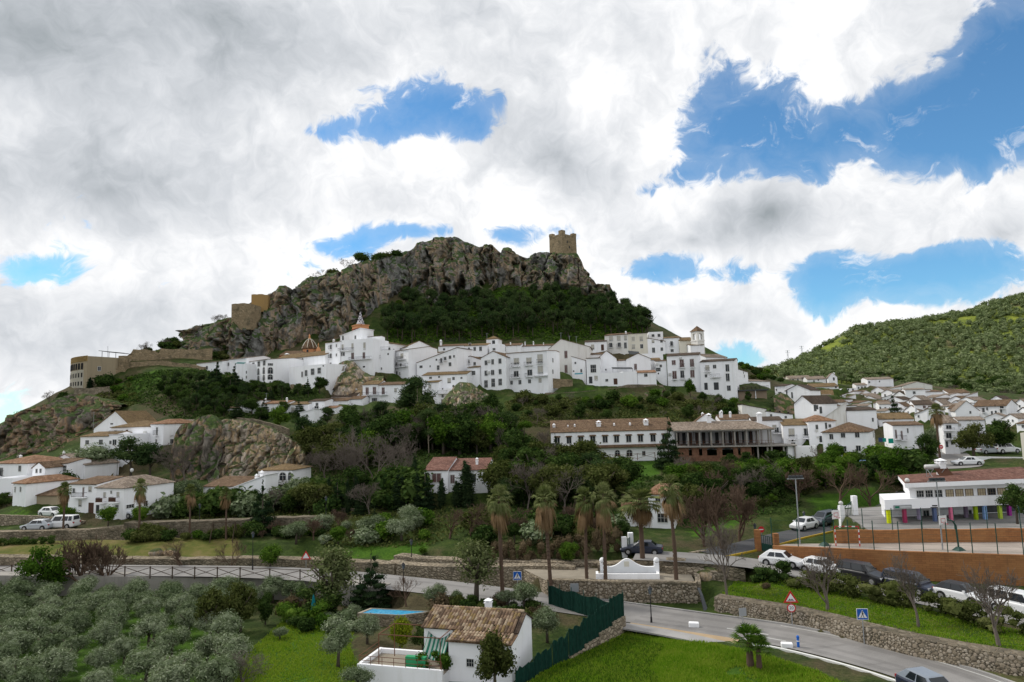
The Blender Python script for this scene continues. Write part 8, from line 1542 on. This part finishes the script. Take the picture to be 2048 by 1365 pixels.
for poly in ([at(1165, 950, 130), at(1165, 921, 141.5), at(1325, 917, 141.5), at(1325, 950, 130), at(1250, 985, 112)], [at(-60, 1185, 76), at(70, 1182, 76.3), at(60, 1250, 66), at(-60, 1260, 66)], [at(690, 1085, 89.5), at(860, 1085, 88), at(850, 1110, 83.5), at(700, 1105, 86)], [at(1610, 1000, 101), at(1830, 965, 108), at(1790, 1010, 103), at(1640, 1045, 93)], [at(1130, 785, 177.8), at(1290, 775, 180), at(1290, 772, 180.4), at(1150, 776, 180.2)], [at(-60, 1030, 104.8), at(120, 1034, 104.8), at(120, 1020, 109), at(-60, 1015, 111)], [at(1380, 1075, 86), at(1500, 1060, 91), at(1520, 1045, 95), at(1380, 1055, 92)], [at(230, 765, 188), at(330, 735, 195), at(330, 760, 186), at(240, 800, 176)], [at(860, 600, 259), at(1180, 590, 272), at(1280, 650, 250), at(1000, 620, 252)]):
    paint(LUSH, [(p.x, p.y) for p in poly], 4.0, .95)
paint(DRY, [(p.x, p.y) for p in [at(-60, 1113, 87), at(260, 1117, 87), at(480, 1117, 87.5), at(480, 1085, 96), at(250, 1090, 96), at(-60, 1094, 94)]], 1.5, .9)
for nm, A in (('lush', LUSH), ('dry', DRY)): at_ = TERR.attributes.new(nm, 'FLOAT', 'POINT'); at_.data.foreach_set('value', A.reshape(-1).astype(np.float32))
xy = lambda L: [(p.x, p.y) for p in L]
undergrowth('dark ivy and scrub under the trees of the town slopes', [xy([at(250, 745, 192), at(420, 735, 196), at(640, 790, 182), at(640, 850, 157), at(380, 850, 156), at(240, 800, 176)]), xy([at(600, 870, 147), at(760, 820, 166), at(900, 830, 164), at(1040, 860, 158), at(1080, 920, 140), at(1000, 1000, 108), at(640, 1000, 110), at(600, 930, 128)]), xy([at(1000, 920, 142), at(1180, 945, 132), at(1320, 955, 124), at(1620, 955, 116), at(1600, 1040, 93), at(1380, 1050, 92), at(1180, 1060, 91), at(1000, 1060, 91)])], 42000, .24, LEAF['dark'], 11, 1.1)
undergrowth('mixed scrub on the rocky banks and gardens', [xy([at(1010, 800, 174), at(1200, 800, 173), at(1490, 800, 176), at(1490, 850, 160), at(1100, 865, 158), at(1010, 860, 158)]), xy([at(290, 1035, 104), at(330, 1005, 115), at(620, 985, 119), at(860, 1000, 106), at(960, 1060, 92), at(860, 1095, 86), at(640, 1090, 90), at(640, 1035, 100)]), xy([at(0, 850, 166), at(120, 800, 176), at(260, 760, 188), at(280, 820, 172), at(160, 870, 160), at(40, 905, 152)]), xy([at(270, 700, 205), at(460, 640, 226), at(460, 705, 214), at(340, 715, 203)]), xy([at(1600, 1000, 102), at(1850, 950, 112), at(1780, 915, 125), at(1640, 930, 120)])], 34000, .22, LEAF['mixed'], 12, .8)
undergrowth('green brambles at the foot of the castle crag', [xy([at(760, 640, 240), at(830, 608, 257), at(1000, 575, 266), at(1180, 592, 273), at(1290, 650, 248), at(1290, 685, 228), at(1000, 690, 227), at(780, 690, 218)])], 16000, .26, LEAF['green'], 13, 1.2)
# ---------------------------------------------------------------- vehicles
TYRE = plain('tyre_rubber', (.02, .02, .02), .8); RIM = plain('alloy_rim', (.45, .45, .46), .35, .5, .7); CGLASS = mat('car_glass', lambda N: surf(N, (.012, .016, .02), .06, .6)); LAMPW = plain('headlight', (.7, .72, .75), .15, .6); LAMPR = plain('tail_light', (.35, .01, .01), .3, .5)
def paintm(n, c): return mat(n, lambda N: surf(N, c, .28, .5))
CW, CBK, CGR, CSV, CBL, CNV = paintm('white_car_paint', (.72, .73, .74)), paintm('black_car_paint', (.012, .012, .014)), paintm('grey_car_paint', (.10, .115, .14)), paintm('silver_car_paint', (.42, .45, .48)), paintm('blue_car_paint', (.13, .27, .5)), paintm('dark_blue_car_paint', (.022, .028, .05))
SPEC = dict(hatch=(4.2, 1.75, 1.48, .62, .95, (.26, .42, .80, .97)), suv=(4.6, 1.85, 1.78, .74, 1.12, (.27, .38, .93, .985)), mpv=(4.5, 1.8, 1.75, .68, 1.05, (.14, .33, .92, .98)), sedan=(4.6, 1.78, 1.42, .6, .92, (.28, .44, .72, .88)), van=(4.4, 1.8, 1.85, .7, 1.05, (.17, .30, .965, .985)), cross=(4.1, 1.78, 1.58, .7, 1.05, (.26, .42, .80, .98)))
def car(kind, m, pos, heading, label, roofm=None, group='parked cars'):
    L, Wd, Hh, bl, belt, g = SPEC[kind]; root = empty('car', pos, heading); tag(root, label, 'van' if kind == 'van' else 'car', group); hw = Wd/2; b = MB()
    st = [(0.0, .38, .66*bl/.62, .80), (.03, .26, .72*bl/.62, .93), (.14, .22, belt*.86, 1.0), (g[0], .2, belt, 1.0), (.6, .2, belt+.02, 1.0), (.9, .22, belt+.01, .98), (.97, .26, belt*.97, .94), (1.0, .36, belt*.9, .86)]; ring = []
    for t, zb, zt, w in st:
        x = L*(.5-t); y = hw*w; ring.append([(x, -y*.9, zb), (x, -y, zb+.16), (x, -y, zt-.14), (x, -y*.9, zt), (x, y*.9, zt), (x, y, zt-.14), (x, y, zb+.16), (x, y*.9, zb)])
    k = 8; b.add([p for r_ in ring for p in r_], [(i*k+j, i*k+(j+1) % k, (i+1)*k+(j+1) % k, (i+1)*k+j) for i in range(len(ring)-1) for j in range(k)]+[tuple(range(k-1, -1, -1)), tuple((len(ring)-1)*k+j for j in range(k))]); body = b.build('body', m, root)
    bm = bmesh.new(); bm.from_mesh(body.data); bmesh.ops.recalc_face_normals(bm, faces=bm.faces); bm.to_mesh(body.data); bm.free(); body.modifiers.new('bevel', 'BEVEL').width = .05
    X = [L*(.5-t) for t in g]; yb, yr = hw*.92, hw*.70; z0, z1 = belt-.03, Hh
    P = [(X[0], -yb, z0), (X[3], -yb, z0), (X[3], yb, z0), (X[0], yb, z0), (X[1], -yr, z1), (X[2], -yr, z1), (X[2], yr, z1), (X[1], yr, z1)]
    b = MB(); b.add(P, [(4, 5, 6, 7), (0, 1, 5, 4), (1, 2, 6, 5), (2, 3, 7, 6), (3, 0, 4, 7)]); cb = b.build('cabin', roofm or m, root); bm = bmesh.new(); bm.from_mesh(cb.data); bmesh.ops.recalc_face_normals(bm, faces=bm.faces); bm.to_mesh(cb.data); bm.free(); cb.modifiers.new('bevel', 'BEVEL').width = .06
    def pane(name, q, a, c, d, e, u0, u1, v0, v1, n):
        q, a, c, d = [Vector(P[i]) for i in (q, a, c, d)]; f = lambda u, v: q.lerp(a, u).lerp(d.lerp(c, u), v)+n*e; o = MB(); o.add([f(u0, v0), f(u1, v0), f(u1, v1), f(u0, v1)]+[f(u0, v0)-n*.03, f(u1, v0)-n*.03, f(u1, v1)-n*.03, f(u0, v1)-n*.03], [(0, 1, 2, 3), (0, 4, 5, 1), (1, 5, 6, 2), (2, 6, 7, 3), (3, 7, 4, 0)]); o.build(name, CGLASS, root)
    pane('windscreen', 3, 0, 4, 7, .02, .08, .92, .12, .92, Vector((.6, 0, .5)).normalized()); pane('rear_window', 1, 2, 6, 5, .02, .1, .9, .25, .9, Vector((-.8, 0, .3)).normalized())
    for sgn, idx in ((-1, (0, 1, 5, 4)), (1, (3, 2, 6, 7))):
        n = Vector((0, sgn, .25)).normalized(); pane('side_window', *idx, .02, .10, .46, .15, .88, n); pane('side_window', *idx, .02, .5, .72 if kind == 'sedan' else .76, .15, .88, n)
        if kind in ('suv', 'mpv', 'van'): pane('side_window', *idx, .02, .8, .95, .15, .88, n)
        for x in (L*.5-L*.19, -L*.5+L*.19):
            r0 = .33 if kind not in ('suv', 'cross') else .37; w = MB(); w.lathe([(r0*.62, -.11), (r0*.95, -.11), (r0, -.06), (r0, .06), (r0*.95, .11), (r0*.62, .11)], 16); w.v = [(p[0], p[2], p[1]) for p in w.v]; t = w.build('wheel', TYRE, root, (x, sgn*(hw-.07), r0)); rm = MB(); rm.lathe([(r0*.62, -.1), (r0*.58, .1)], 14); rm.v = [(p[0], p[2]*1.22, p[1]) for p in rm.v]; rm.build('rim', RIM, t)
            ar = MB(); ar.lathe([(r0*1.16, -.02), (r0*1.16, .02)], 16); ar.v = [(p[0], p[2], p[1]) for p in ar.v]; ar.build('wheel_arch', TYRE, root, (x, sgn*(hw-.015), r0+.01))
        b = MB(); b.box(L*.5-.16, L*.5-.02, *sorted((sgn*hw*.50, sgn*hw*.86)), bl*.88, bl*1.1); b.build('headlight', LAMPW, root); b = MB(); b.box(-L*.5-.01, -L*.5+.12, *sorted((sgn*hw*.6, sgn*hw*.88)), belt*.72, belt*.92); b.build('tail_light', LAMPR, root)
        b = MB(); b.box(X[0]-.35, X[0]-.18, *sorted((sgn*(hw-.02), sgn*(hw+.16))), belt, belt+.14); b.build('mirror', m, root)
    b = MB(); b.box(L*.5-.03, L*.5+.012, -.26, .26, .38, .5); b.build('number_plate', FRAME, root)
    return root
def on_road(P, px, py, off=0.0):
    q = min(range(len(P)), key=lambda i: abs((lambda c: 1024+F*c.x/-c.z)(cam.matrix_world.inverted() @ P[i])-px)); d = (P[min(q+1, len(P)-1)]-P[max(q-1, 0)]); h = math.atan2(d.y, d.x); n = Vector((-d.y, d.x, 0)).normalized(); p = P[q]+n*off; return Vector((p.x, p.y, P[q].z+.03)), h
for px, k, m, lab, rf in [(1560, 'hatch', CW, 'white hatchback parked nearest the green school gate', None), (1632, 'hatch', CW, 'white hatchback behind the leafless tree, second in the row', None), (1717, 'suv', CBK, 'black off road car parked below the orange wall', None), (1812, 'mpv', CNV, 'dark blue people carrier behind the leafless tree', None), (1916, 'cross', CW, 'white crossover with black roof below the orange wall', CBK), (2036, 'van', CW, 'small white van cut by the right picture edge', None)]:
    p, h = on_road(RP, px, 0, .9); car(k, m, p, h-.16, lab, rf, 'cars parked below the orange wall')
p = pz(1866, 1400, ZR+.33); h = on_road(RM, 1900, 0)[1]; car('hatch', CNV, p, h-.1, 'dark car driving on the lower road at the bottom edge', paintm('grey_roof_paint', (.2, .23, .27)), 'moving cars')
p = gp(1284, 1106, 77.2); car('sedan', CNV, p+Vector((0, 0, .03)), R(165), 'dark saloon parked by the white gate post behind the stout palm')
for px, k, m, lab in [(1629, 'hatch', CW, 'white hatchback on the upper lane, lowest of three'), (1668, 'mpv', CGR, 'grey people carrier on the upper lane'), (1708, 'suv', CW, 'white off road car on the upper lane beside the gate posts')]:
    p, h = on_road(RU, px, 0, 1.1); car(k, m, p, h+math.pi, lab, None, 'cars on the upper lane')
for px, py, Y, k, m, a, lab in [(248, 1050, 104, 'hatch', CSV, -8, 'silver hatchback by the no entry sign at left'), (125, 1054, 100.5, 'van', CW, 175, 'white van behind the left palm'), (75, 1058, 99.5, 'hatch', CSV, 178, 'pale car behind the left parapet'), (104, 1024, 109, 'hatch', CW, -20, 'white car on the lane above the green strip'), (1935, 930, 116, 'sedan', CW, 172, 'white saloon on the upper street'), (1730, 940, 116, 'hatch', CBL, 60, 'blue car on the bank above the school'), (2012, 899, 126.5, 'suv', CW, 5, 'white off road car in the right car park'), (1978, 902, 126.5, 'hatch', CSV, 5, 'pale car in the right car park')]:
    car(k, m, gp(px, py, Y)+Vector((0, 0, .03)), R(a), lab, None, 'cars parked around the town')
# ---------------------------------------------------------------- street furniture
SB, SR_, SWH, SBL = plain('sign_blue', (.01, .10, .42), .4), plain('sign_red', (.5, .015, .02), .4), plain('sign_white', (.75, .75, .75), .4), plain('sign_black', (.02, .02, .02), .4)
def pole(root, h, r, m, n=8): b = MB(); b.tube([(0, 0, -.2), (0, 0, h)], [r, r*.8], n); return b.build('pole', m, root)
def fig(b, pts, y, s=1.0, o=(0, 0)): b.add([(x*s+o[0], y, z*s+o[1]) for x, z in pts], [tuple(range(len(pts)))])
PED = [[(-.05, .30), (.05, .30), (.07, .36), (0, .42), (-.07, .36)], [(-.06, .28), (.05, .28), (.06, .08), (-.05, .08)], [(-.05, .1), (.0, .1), (-.14, -.2), (-.2, -.2)], [(0, .1), (.06, .1), (.16, -.2), (.1, -.2)], [(.04, .26), (.18, .12), (.15, .09), (.04, .19)]]
def sign_post(px, yb, yt, kind, label, Y=None, face=0.0):
    p = hit(px, yb) if Y is None else gp(px, yb, Y); h = at(px, yt, p.y).z-p.z; root = empty('road_sign', p, math.atan2(-p.x, p.y)*-1*0+face); tag(root, label, 'sign'); pole(root, h-.1, .045, METAL); b = MB()
    if kind in ('ped', 'back'):
        s = min(.42, h*.18); z = h-s; b.box(-s, s, -.06, -.03, z-s, z+s); b.build('panel', METAL if kind == 'back' else SWH, root)
        if kind == 'ped':
            q = MB(); q.box(-s*.92, s*.92, -.066, -.0603, z-s*.92, z+s*.92); q.build('blue_field', SB, root); q = MB(); q.add([(-.33, -.069, z-.27), (.33, -.069, z-.27), (0, -.069, z+.31)], [(0, 1, 2)]); q.build('white_triangle', SWH, root); q = MB()
            for f_ in PED: fig(q, f_, -.072, .8, (0, z-.1))
            q.build('pedestrian_symbol', SBL, root)
    elif kind in ('bump', 'tri'):
        s = .62; z = h-.75; b.add([(-s, -.06, z), (s, -.06, z), (0, -.06, z+1.0), (-s, -.03, z), (s, -.03, z), (0, -.03, z+1.0)], [(0, 1, 2), (5, 4, 3), (0, 3, 4, 1), (1, 4, 5, 2), (2, 5, 3, 0)]); b.build('panel', SR_, root); q = MB(); q.add([(-.40, -.065, z+.12), (.40, -.065, z+.12), (0, -.065, z+.76)], [(0, 1, 2)]); q.build('white_field', SWH, root)
        if kind == 'bump':
            q = MB(); fig(q, [(-.3, 0), (-.18, .02), (-.1, .14), (-.02, .03), (.02, .03), (.1, .14), (.18, .02), (.3, 0), (.3, -.05), (-.3, -.05)], -.068, .9, (0, z+.22)); q.build('bump_symbol', SBL, root)
            for r_, m, y in ((.36, SR_, -.06), (.27, SWH, -.066)): q = MB(); q.lathe([(r_, 0), (r_, .01)], 18); q.v = [(x, y+zz, z-.42+yy) for x, yy, zz in q.v]; q.build('limit_disc', m, root)
            c = bpy.data.curves.new('digits', 'FONT'); c.body = '20'; c.size = .36; c.align_x = 'CENTER'; c.align_y = 'CENTER'; t = bpy.data.objects.new('tmp', c); me = bpy.data.meshes.new_from_object(t); me.materials.append(SBL); bpy.data.objects.remove(t); o = link('limit_number', me, None, root, (0, -.07, z-.42)); o.rotation_euler = (R(90), 0, 0)
    else:
        r_ = .36; z = h-r_; q = MB(); q.lathe([(r_, 0), (r_, .02)], 18); q.v = [(x, -.06+zz, z+yy) for x, yy, zz in q.v]; q.build('panel', SR_, root); q = MB(); q.box(-.24, .24, -.066, -.0603, z-.06, z+.06); q.build('white_bar', SWH, root)
sign_post(1585, 1254, 1187, 'bump', 'red triangle speed bump sign above a round limit sign', None, -.1); sign_post(1729, 1290, 1217, 'ped', 'blue pedestrian crossing sign in front of the dark rubble wall', None, -.1); sign_post(1487, 1262, 1216, 'back', 'grey back of a square sign beside the road', None, .2); sign_post(1035, 1168, 1143, 'ped', 'small blue crossing sign by the stone ramp', 69.4); sign_post(1150, 1206, 1167, 'back', 'grey back of a sign against the big rubble wall', 66.5); sign_post(1524, 1085, 1053, 'no', 'red no entry sign at the mouth of the upper lane', 82.5); sign_post(242, 1050, 1017, 'no', 'red no entry sign at left before the silver hatchback', 103); sign_post(612, 1136, 1106, 'tri', 'red triangle sign on the far side of the left road', 83); sign_post(1883, 905, 890, 'no', 'small red no entry sign under the street palm', 121)
def lamp(px, yb, yt, label, Y=None, globe=False, m=None):
    p = hit(px, yb) if Y is None else gp(px, yb, Y); h = at(px, yt, p.y).z-p.z; root = empty('street_lamp', p); tag(root, label, 'street lamp', 'street lamps'); m = m or IRON; b = MB(); b.lathe([(.10, 0), (.08, .5), (.05, .6), (.035, h-.75), (.07, h-.7)], 8); b.build('post', m, root)
    if globe: b = MB(); b.lathe([(.06, h-.7), (.24, h-.5), (.28, h-.3), (.2, h-.08), (.02, h)], 12); b.build('globe', FRAME, root, sm=True)
    else:
        b = MB(); b.lathe([(.10, h-.69), (.19, h-.25)], 6); b.build('lantern', GLASSB, root); b = MB(); b.lathe([(.24, h-.25), (.1, h-.1), (.02, h)], 6); b.build('cap', m, root)
lamp(1303, 1247, 1172, 'black lantern post beside the lower road'); 
for px, yb, yt, lab, Y in [(505, 1157, 1063, 'tall lamp post by the left road', 81), (823, 1125, 1078, 'lamp post on the wall by the garden fence', 83), (807, 1165, 1125, 'lamp post beside the bend of the road', 75), (399, 1040, 1007, 'lamp post on the promenade below the pavilion', 99.5), (652, 1030, 992, 'lamp post on the promenade before the leafless tree', 100), (1609, 1045, 1022, 'lamp post beside the lowest upper lane car', 92.5), (1706, 1030, 1002, 'lamp post beside the gate posts', 97), (1795, 1000, 982, 'lamp post on the bank left of the school', 104), (235, 917, 900, 'lamp post before the left terrace house', 133), (1511, 1075, 1046, 'lamp post by the upper lane thicket', 84)]: lamp(px, yb, yt, lab, Y)
lamp(263, 966, 937, 'white globe lamp above the wooden balcony house', 118, True)
def mast(px, yb, yt, Y, label):
    p = gp(px, yb, Y); p.z = ZC; h = at(px-13, yt, Y).z-p.z; root = empty('floodlight_mast', p); tag(root, label, 'floodlight'); pole(root, h, .075, METAL, 10); b = MB(); b.box(-.9, .9, -.06, .06, h-.1, h); b.build('crossbar', METAL, root)
    for x in (-.6, -.2, .2, .6): b = MB(); b.box(x-.15, x+.15, -.2, .05, h+.02, h+.3); b.build('floodlight', DKGREY, root)
mast(1601, 1102, 957, 74.8, 'tall floodlight mast at the left end of the court'); mast(1886, 1106, 962, 70, 'tall floodlight mast in front of the school')
def hoop(px, py, Y, label, flip=1):
    p = gp(px, py, Y); p.z = ZC+.03; root = empty('basketball_hoop', p, R(20)); tag(root, label, 'basketball hoop'); b = MB(); b.add([(-.5, -.4, 0), (.5, -.4, 0), (.5, .4, 0), (-.5, .4, 0), (-.15, -.15, .35), (.15, -.15, .35), (.15, .15, .35), (-.15, .15, .35)], [(4, 5, 6, 7), (0, 1, 5, 4), (1, 2, 6, 5), (2, 3, 7, 6), (3, 0, 4, 7)]); b.build('base', GREENP, root); b = MB(); b.tube([(0, 0, .3), (-.1*flip, 0, 2.4), (-.5*flip, 0, 2.9), (-1.3*flip, 0, 3.1)], .08, 8); b.build('arm', GREENP, root)
    b = MB(); b.box(-2.3*flip if flip > 0 else 1.3, -1.3 if flip > 0 else 2.3, -.03, .03, 2.6, 3.5); bd = b.build('backboard', SWH, root); c = -1.8*flip
    q = MB(); 
    for x0, x1, z0, z1 in ((-.3, .3, 3.2, 3.25), (-.3, .3, 2.85, 2.9), (-.3, -.25, 2.9, 3.2), (.25, .3, 2.9, 3.2)): q.box(c+x0, c+x1, -.036, -.031, z0, z1)
    q.build('target_square', SR_, bd); q = MB(); q.tube([(c+.22*math.cos(a), -.3+.22*math.sin(a), 2.75) for a in [i*math.pi/5 for i in range(11)]], .015, 4); q.build('rim', SR_, bd)
hoop(1918, 1104, 69.5, 'basketball hoop with green arm in front of the school'); hoop(1650, 1100, 73.6, 'far basketball hoop at the left end of the court', -1)
def goal():
    p = gp(1673, 1104, 73.2); root = empty('football_goal', (p.x, p.y, ZC+.03), R(-12)); tag(root, 'red and white striped goal frame on the court', 'goal')
    for a, c in (((0, 0, 0), (0, 0, 2)), ((2.3, 0, 0), (2.3, 0, 2)), ((0, 0, 2), (2.3, 0, 2))):
        a, c = Vector(a), Vector(c); n = 7
        for i in range(n): b = MB(); b.bar(a.lerp(c, i/n), a.lerp(c, (i+1)/n), .09); b.build('post_stripe', (SR_, SWH)[i % 2], root)
goal()
b = MB(); p = pz(1597, 1297, ZR); root = empty('bollard', p); tag(root, 'blue plastic bollard at the road edge', 'bollard'); b.lathe([(.1, 0), (.1, .62), (.08, .7), (.11, .74), (.11, .88), (.04, .95)], 10); b.build('post', plain('bollard_blue', (.01, .12, .5), .4), root); b = MB(); b.lathe([(.104, .5), (.104, .58)], 10); b.build('reflector', SWH, root)
for px, py, lab in ((1388, 1254, 'white concrete block at the end of the speed bump'), (1574, 1296, 'white concrete block beside the blue bollard')):
    p = pz(px, py, ZR); b = MB(); b.box(-.42, .42, -.22, .22, -.1, .38); o = b.build('concrete_block', WHITE, None, p, -.25); o.modifiers.new('b', 'BEVEL').width = .05; tag(o, lab, 'block')
# gates
def gate(label, pts, pm, hp, globe=False, solid=False):
    A, B_ = pts; root = empty('gate', A); tag(root, label, 'gate'); d = B_-A
    for q in (Vector(), d):
        b = MB(); b.box(q.x-.28, q.x+.28, q.y-.28, q.y+.28, q.z-.3, q.z+hp); b.build('gate_post', pm, root)
        if globe: b = MB(); b.lathe([(.05, hp), (.26, hp+.15), (.26, hp+.4), (.05, hp+.55)], 10, (q.x, q.y)); b.build('globe', FRAME, root, sm=True)
    n = 9
    for i in range(1, n): p = d*(i/n); b = MB(); b.bar(p+Vector((0, 0, .1)), p+Vector((0, 0, hp-.5)), .05); b.build('bar', GREENP, root)
    for z in (.2, hp-.5): b = MB(); b.bar(d*.06+Vector((0, 0, z)), d*.94+Vector((0, 0, z)), .06); b.build('rail', GREENP, root)
    if solid: b = MB(); b.bar(d*.07+Vector((0, 0, .55)), d*.93+Vector((0, 0, .55)), .04, .8); b.build('panel', GREENP, root)
gate('white gate posts with globe lamps and green gate by the school', (gp(1686, 1064, 86), gp(1713, 1063, 86)), WHITE, 2.4, True); gate('orange brick gate posts with solid green gate at the court', (gp(1517, 1108, 78.5), gp(1553, 1104, 77.5)), BLOCK, 2.3, False, True); gate('tall white gate post and rails by the dark saloon', (gp(1249, 1105, 77.5), gp(1262, 1100, 80)), WHITE, 2.0)
rwall('white wall beside the school gate', [(1720, 1045, 86), (1755, 1046, 86)], 1.8, WHITE, .25, rough=0)
# rooftop aerials
for i, (z, x, y0, y1, Y, lab) in enumerate([('T6', 1150, 240, 145, 198, 'tall aerial on the ridge of the cream hall'), ('T6', 1248, 265, 180, 200, 'second aerial right of the cream hall ridge'), ('T6', 1325, 275, 185, 205, 'thin aerial left of the brown door house'), ('T6', 307, 200, 150, 212, 'aerial beside the lookout room'), ('T4', 920, 970, 880, 164, 'aerial above the orange roof in the lower row'), ('L1', 912, 830, 700, 150, 'thin mast left of the big white gable'), ('T5', 455, 440, 330, 187, 'aerial on the tower house balcony')]):
    a = at(*zp(z, x, y0), Y); t = at(*zp(z, x, y1), Y); h = t.z-a.z; root = empty('aerial', a); tag(root, lab, 'aerial'); b = MB(); b.tube([(0, 0, -1.5), (0, 0, h)], .04, 5); b.build('mast', METAL, root); b = MB()
    b.bar((-.5, 0, h-.2), (.5, 0, h-.2), .03)
    for k in range(5): b.bar((-.4+k*.2, -.25, h-.2), (-.4+k*.2, .25, h-.2), .02)
    b.build('antenna', METAL, root)
for px, yb, yt, Y, lab in ((1577, 733, 701, 445, 'left pylon on the hill crest'), (1605, 722, 692, 452, 'right pylon on the hill crest')):
    p = at(px, yb, Y); h = at(px, yt, Y).z-p.z; root = empty('pylon', (p.x, p.y, p.z-2)); tag(root, lab, 'pylon'); b = MB()
    for s in (-1, 1): b.bar((s*.9, 0, 0), (s*.15, 0, h+2), .16)
    for k in range(6): z = (h+2)*k/6; w = .9-.75*k/6; b.bar((-w, 0, z), (w-.1, 0, z+(h+2)/6), .1)
    b.build('lattice', METAL, root)
    for z in (h+1.6, h+.4): b = MB(); b.bar((-1.6, 0, z), (1.6, 0, z), .14); b.build('crossarm', METAL, root)
# boulders, waterfall, small garden things
def boulder(px, py, Y, s, lab):
    p = gp(px, py, Y); g = np.random.default_rng(px); v, f = ICO2; w = v*(1+.35*fbm(v*1.3+px, 3)[:, None])*np.array([s, s*.8, s*.75]); me = np_mesh('boulder', w, f, ROCKP); tag(link('boulder', me, None, None, (p.x, p.y, p.z+s*.35)), lab, 'boulder')
boulder(313, 1110, 88.5, .9, 'pale boulder on the left terrace lawn'); boulder(343, 1111, 88.5, .9, 'right boulder on the left terrace lawn'); boulder(1412, 1205, 71, .9, 'rock in the waterfall recess'); boulder(1424, 1200, 71.5, 1.0, 'upper rock in the waterfall recess'); T('bbush', 1534, 1185, 1163, 'round russet bush on the grass slope', 67.5, 1.2)
p = pz(1412, 1222, ZR); b = MB(); b.add([(-.2, 0, 0), (.2, 0, 0), (.15, 1.2, 1.0), (-.12, 1.3, 1.1), (.12, 2.2, 1.5), (-.12, 2.2, 1.5)], [(0, 1, 2, 3), (3, 2, 4, 5)]); o = b.build('waterfall', mat('wet_cascade', lambda N: surf(N, (.05, .055, .06), .45, .3)), None, p); o.modifiers.new('t', 'SOLIDIFY').thickness = .1; tag(o, 'thin cascade beside the big rubble wall', 'waterfall')
def parasol():
    p = gp(627, 1224, 67); root = empty('parasol', p); tag(root, 'closed teal parasol in the garden', 'parasol'); pole(root, 2.2, .03, METAL); b = MB(); b.lathe([(.28, .7), (.22, 1.3), (.1, 2.1), (.02, 2.3)], 8); b.build('canopy', plain('teal_fabric', (.0, .14, .17), .9), root)
parasol()
def swing():
    p = gp(425, 1092, 93.5); root = empty('swing_frame', p); tag(root, 'wooden swing frame below the mossy wall', 'swing')
    for x in (0, 3.0):
        for s in (-1, 1): b = MB(); b.bar((x, s*.9, 0), (x, 0, 2.5), .1); b.build('leg', TIMBER, root)
    b = MB(); b.bar((-.1, 0, 2.5), (3.1, 0, 2.5), .1); b.build('beam', TIMBER, root)
swing()
for z, x0, x1, y0, y1, Y, m, nm, lab in [('T4', 560, 660, 505, 540, 190, plain('teal_awning', (.0, .12, .11)), 'awning', 'teal awning on the white annex'), ('T6', 1305, 1395, 606, 622, 184, plain('turquoise_sheet', (.03, .32, .42)), 'tarpaulin', 'turquoise sheet on the wall beside the cream hall'), ('V1', 1958, 2010, 1030, 1090, 120.3, plain('navy_cloth', (.03, .05, .13)), 'cloth', 'dark cloth on the apartment balcony'), ('V1', 2012, 2060, 1035, 1090, 120.5, plain('green_cloth', (.0, .28, .21)), 'cloth', 'green cloth on the apartment balcony'), ('V2', 135, 200, 1040, 1110, 121, plain('green_cloth', None), 'cloth', 'second green cloth right of the apartment corner'), ('T6', 1730, 1960, 530, 575, 183, DKGREY, 'awning', 'dark sloping awning over the plant terrace'), ('T7', 440, 560, 345, 420, 204, DKGREY, 'pergola', 'dark pergola below the cream house')]:
    a = at(*zp(z, x0, y1), Y); c = at(*zp(z, x1, y0), Y); b = MB(); w, h = c.x-a.x, c.z-a.z
    if nm in ('awning', 'pergola'): b.add([(0, -.8, h*.4), (w, -.8, h*.2), (w, .8, h*.8), (0, .8, h), (0, -.8, h*.4-.08), (w, -.8, h*.2-.08), (w, .8, h*.8-.08), (0, .8, h-.08)], [(0, 1, 2, 3), (7, 6, 5, 4), (0, 4, 5, 1), (1, 5, 6, 2), (3, 2, 6, 7), (0, 3, 7, 4)]); [b.bar((x, -.75, -1.5), (x, -.75, h*.3), .07) for x in (.1, w-.1)]
    else: b.box(0, w, -.05, 0, 0, h)
    tag(b.build(nm, m, None, a), lab, nm)
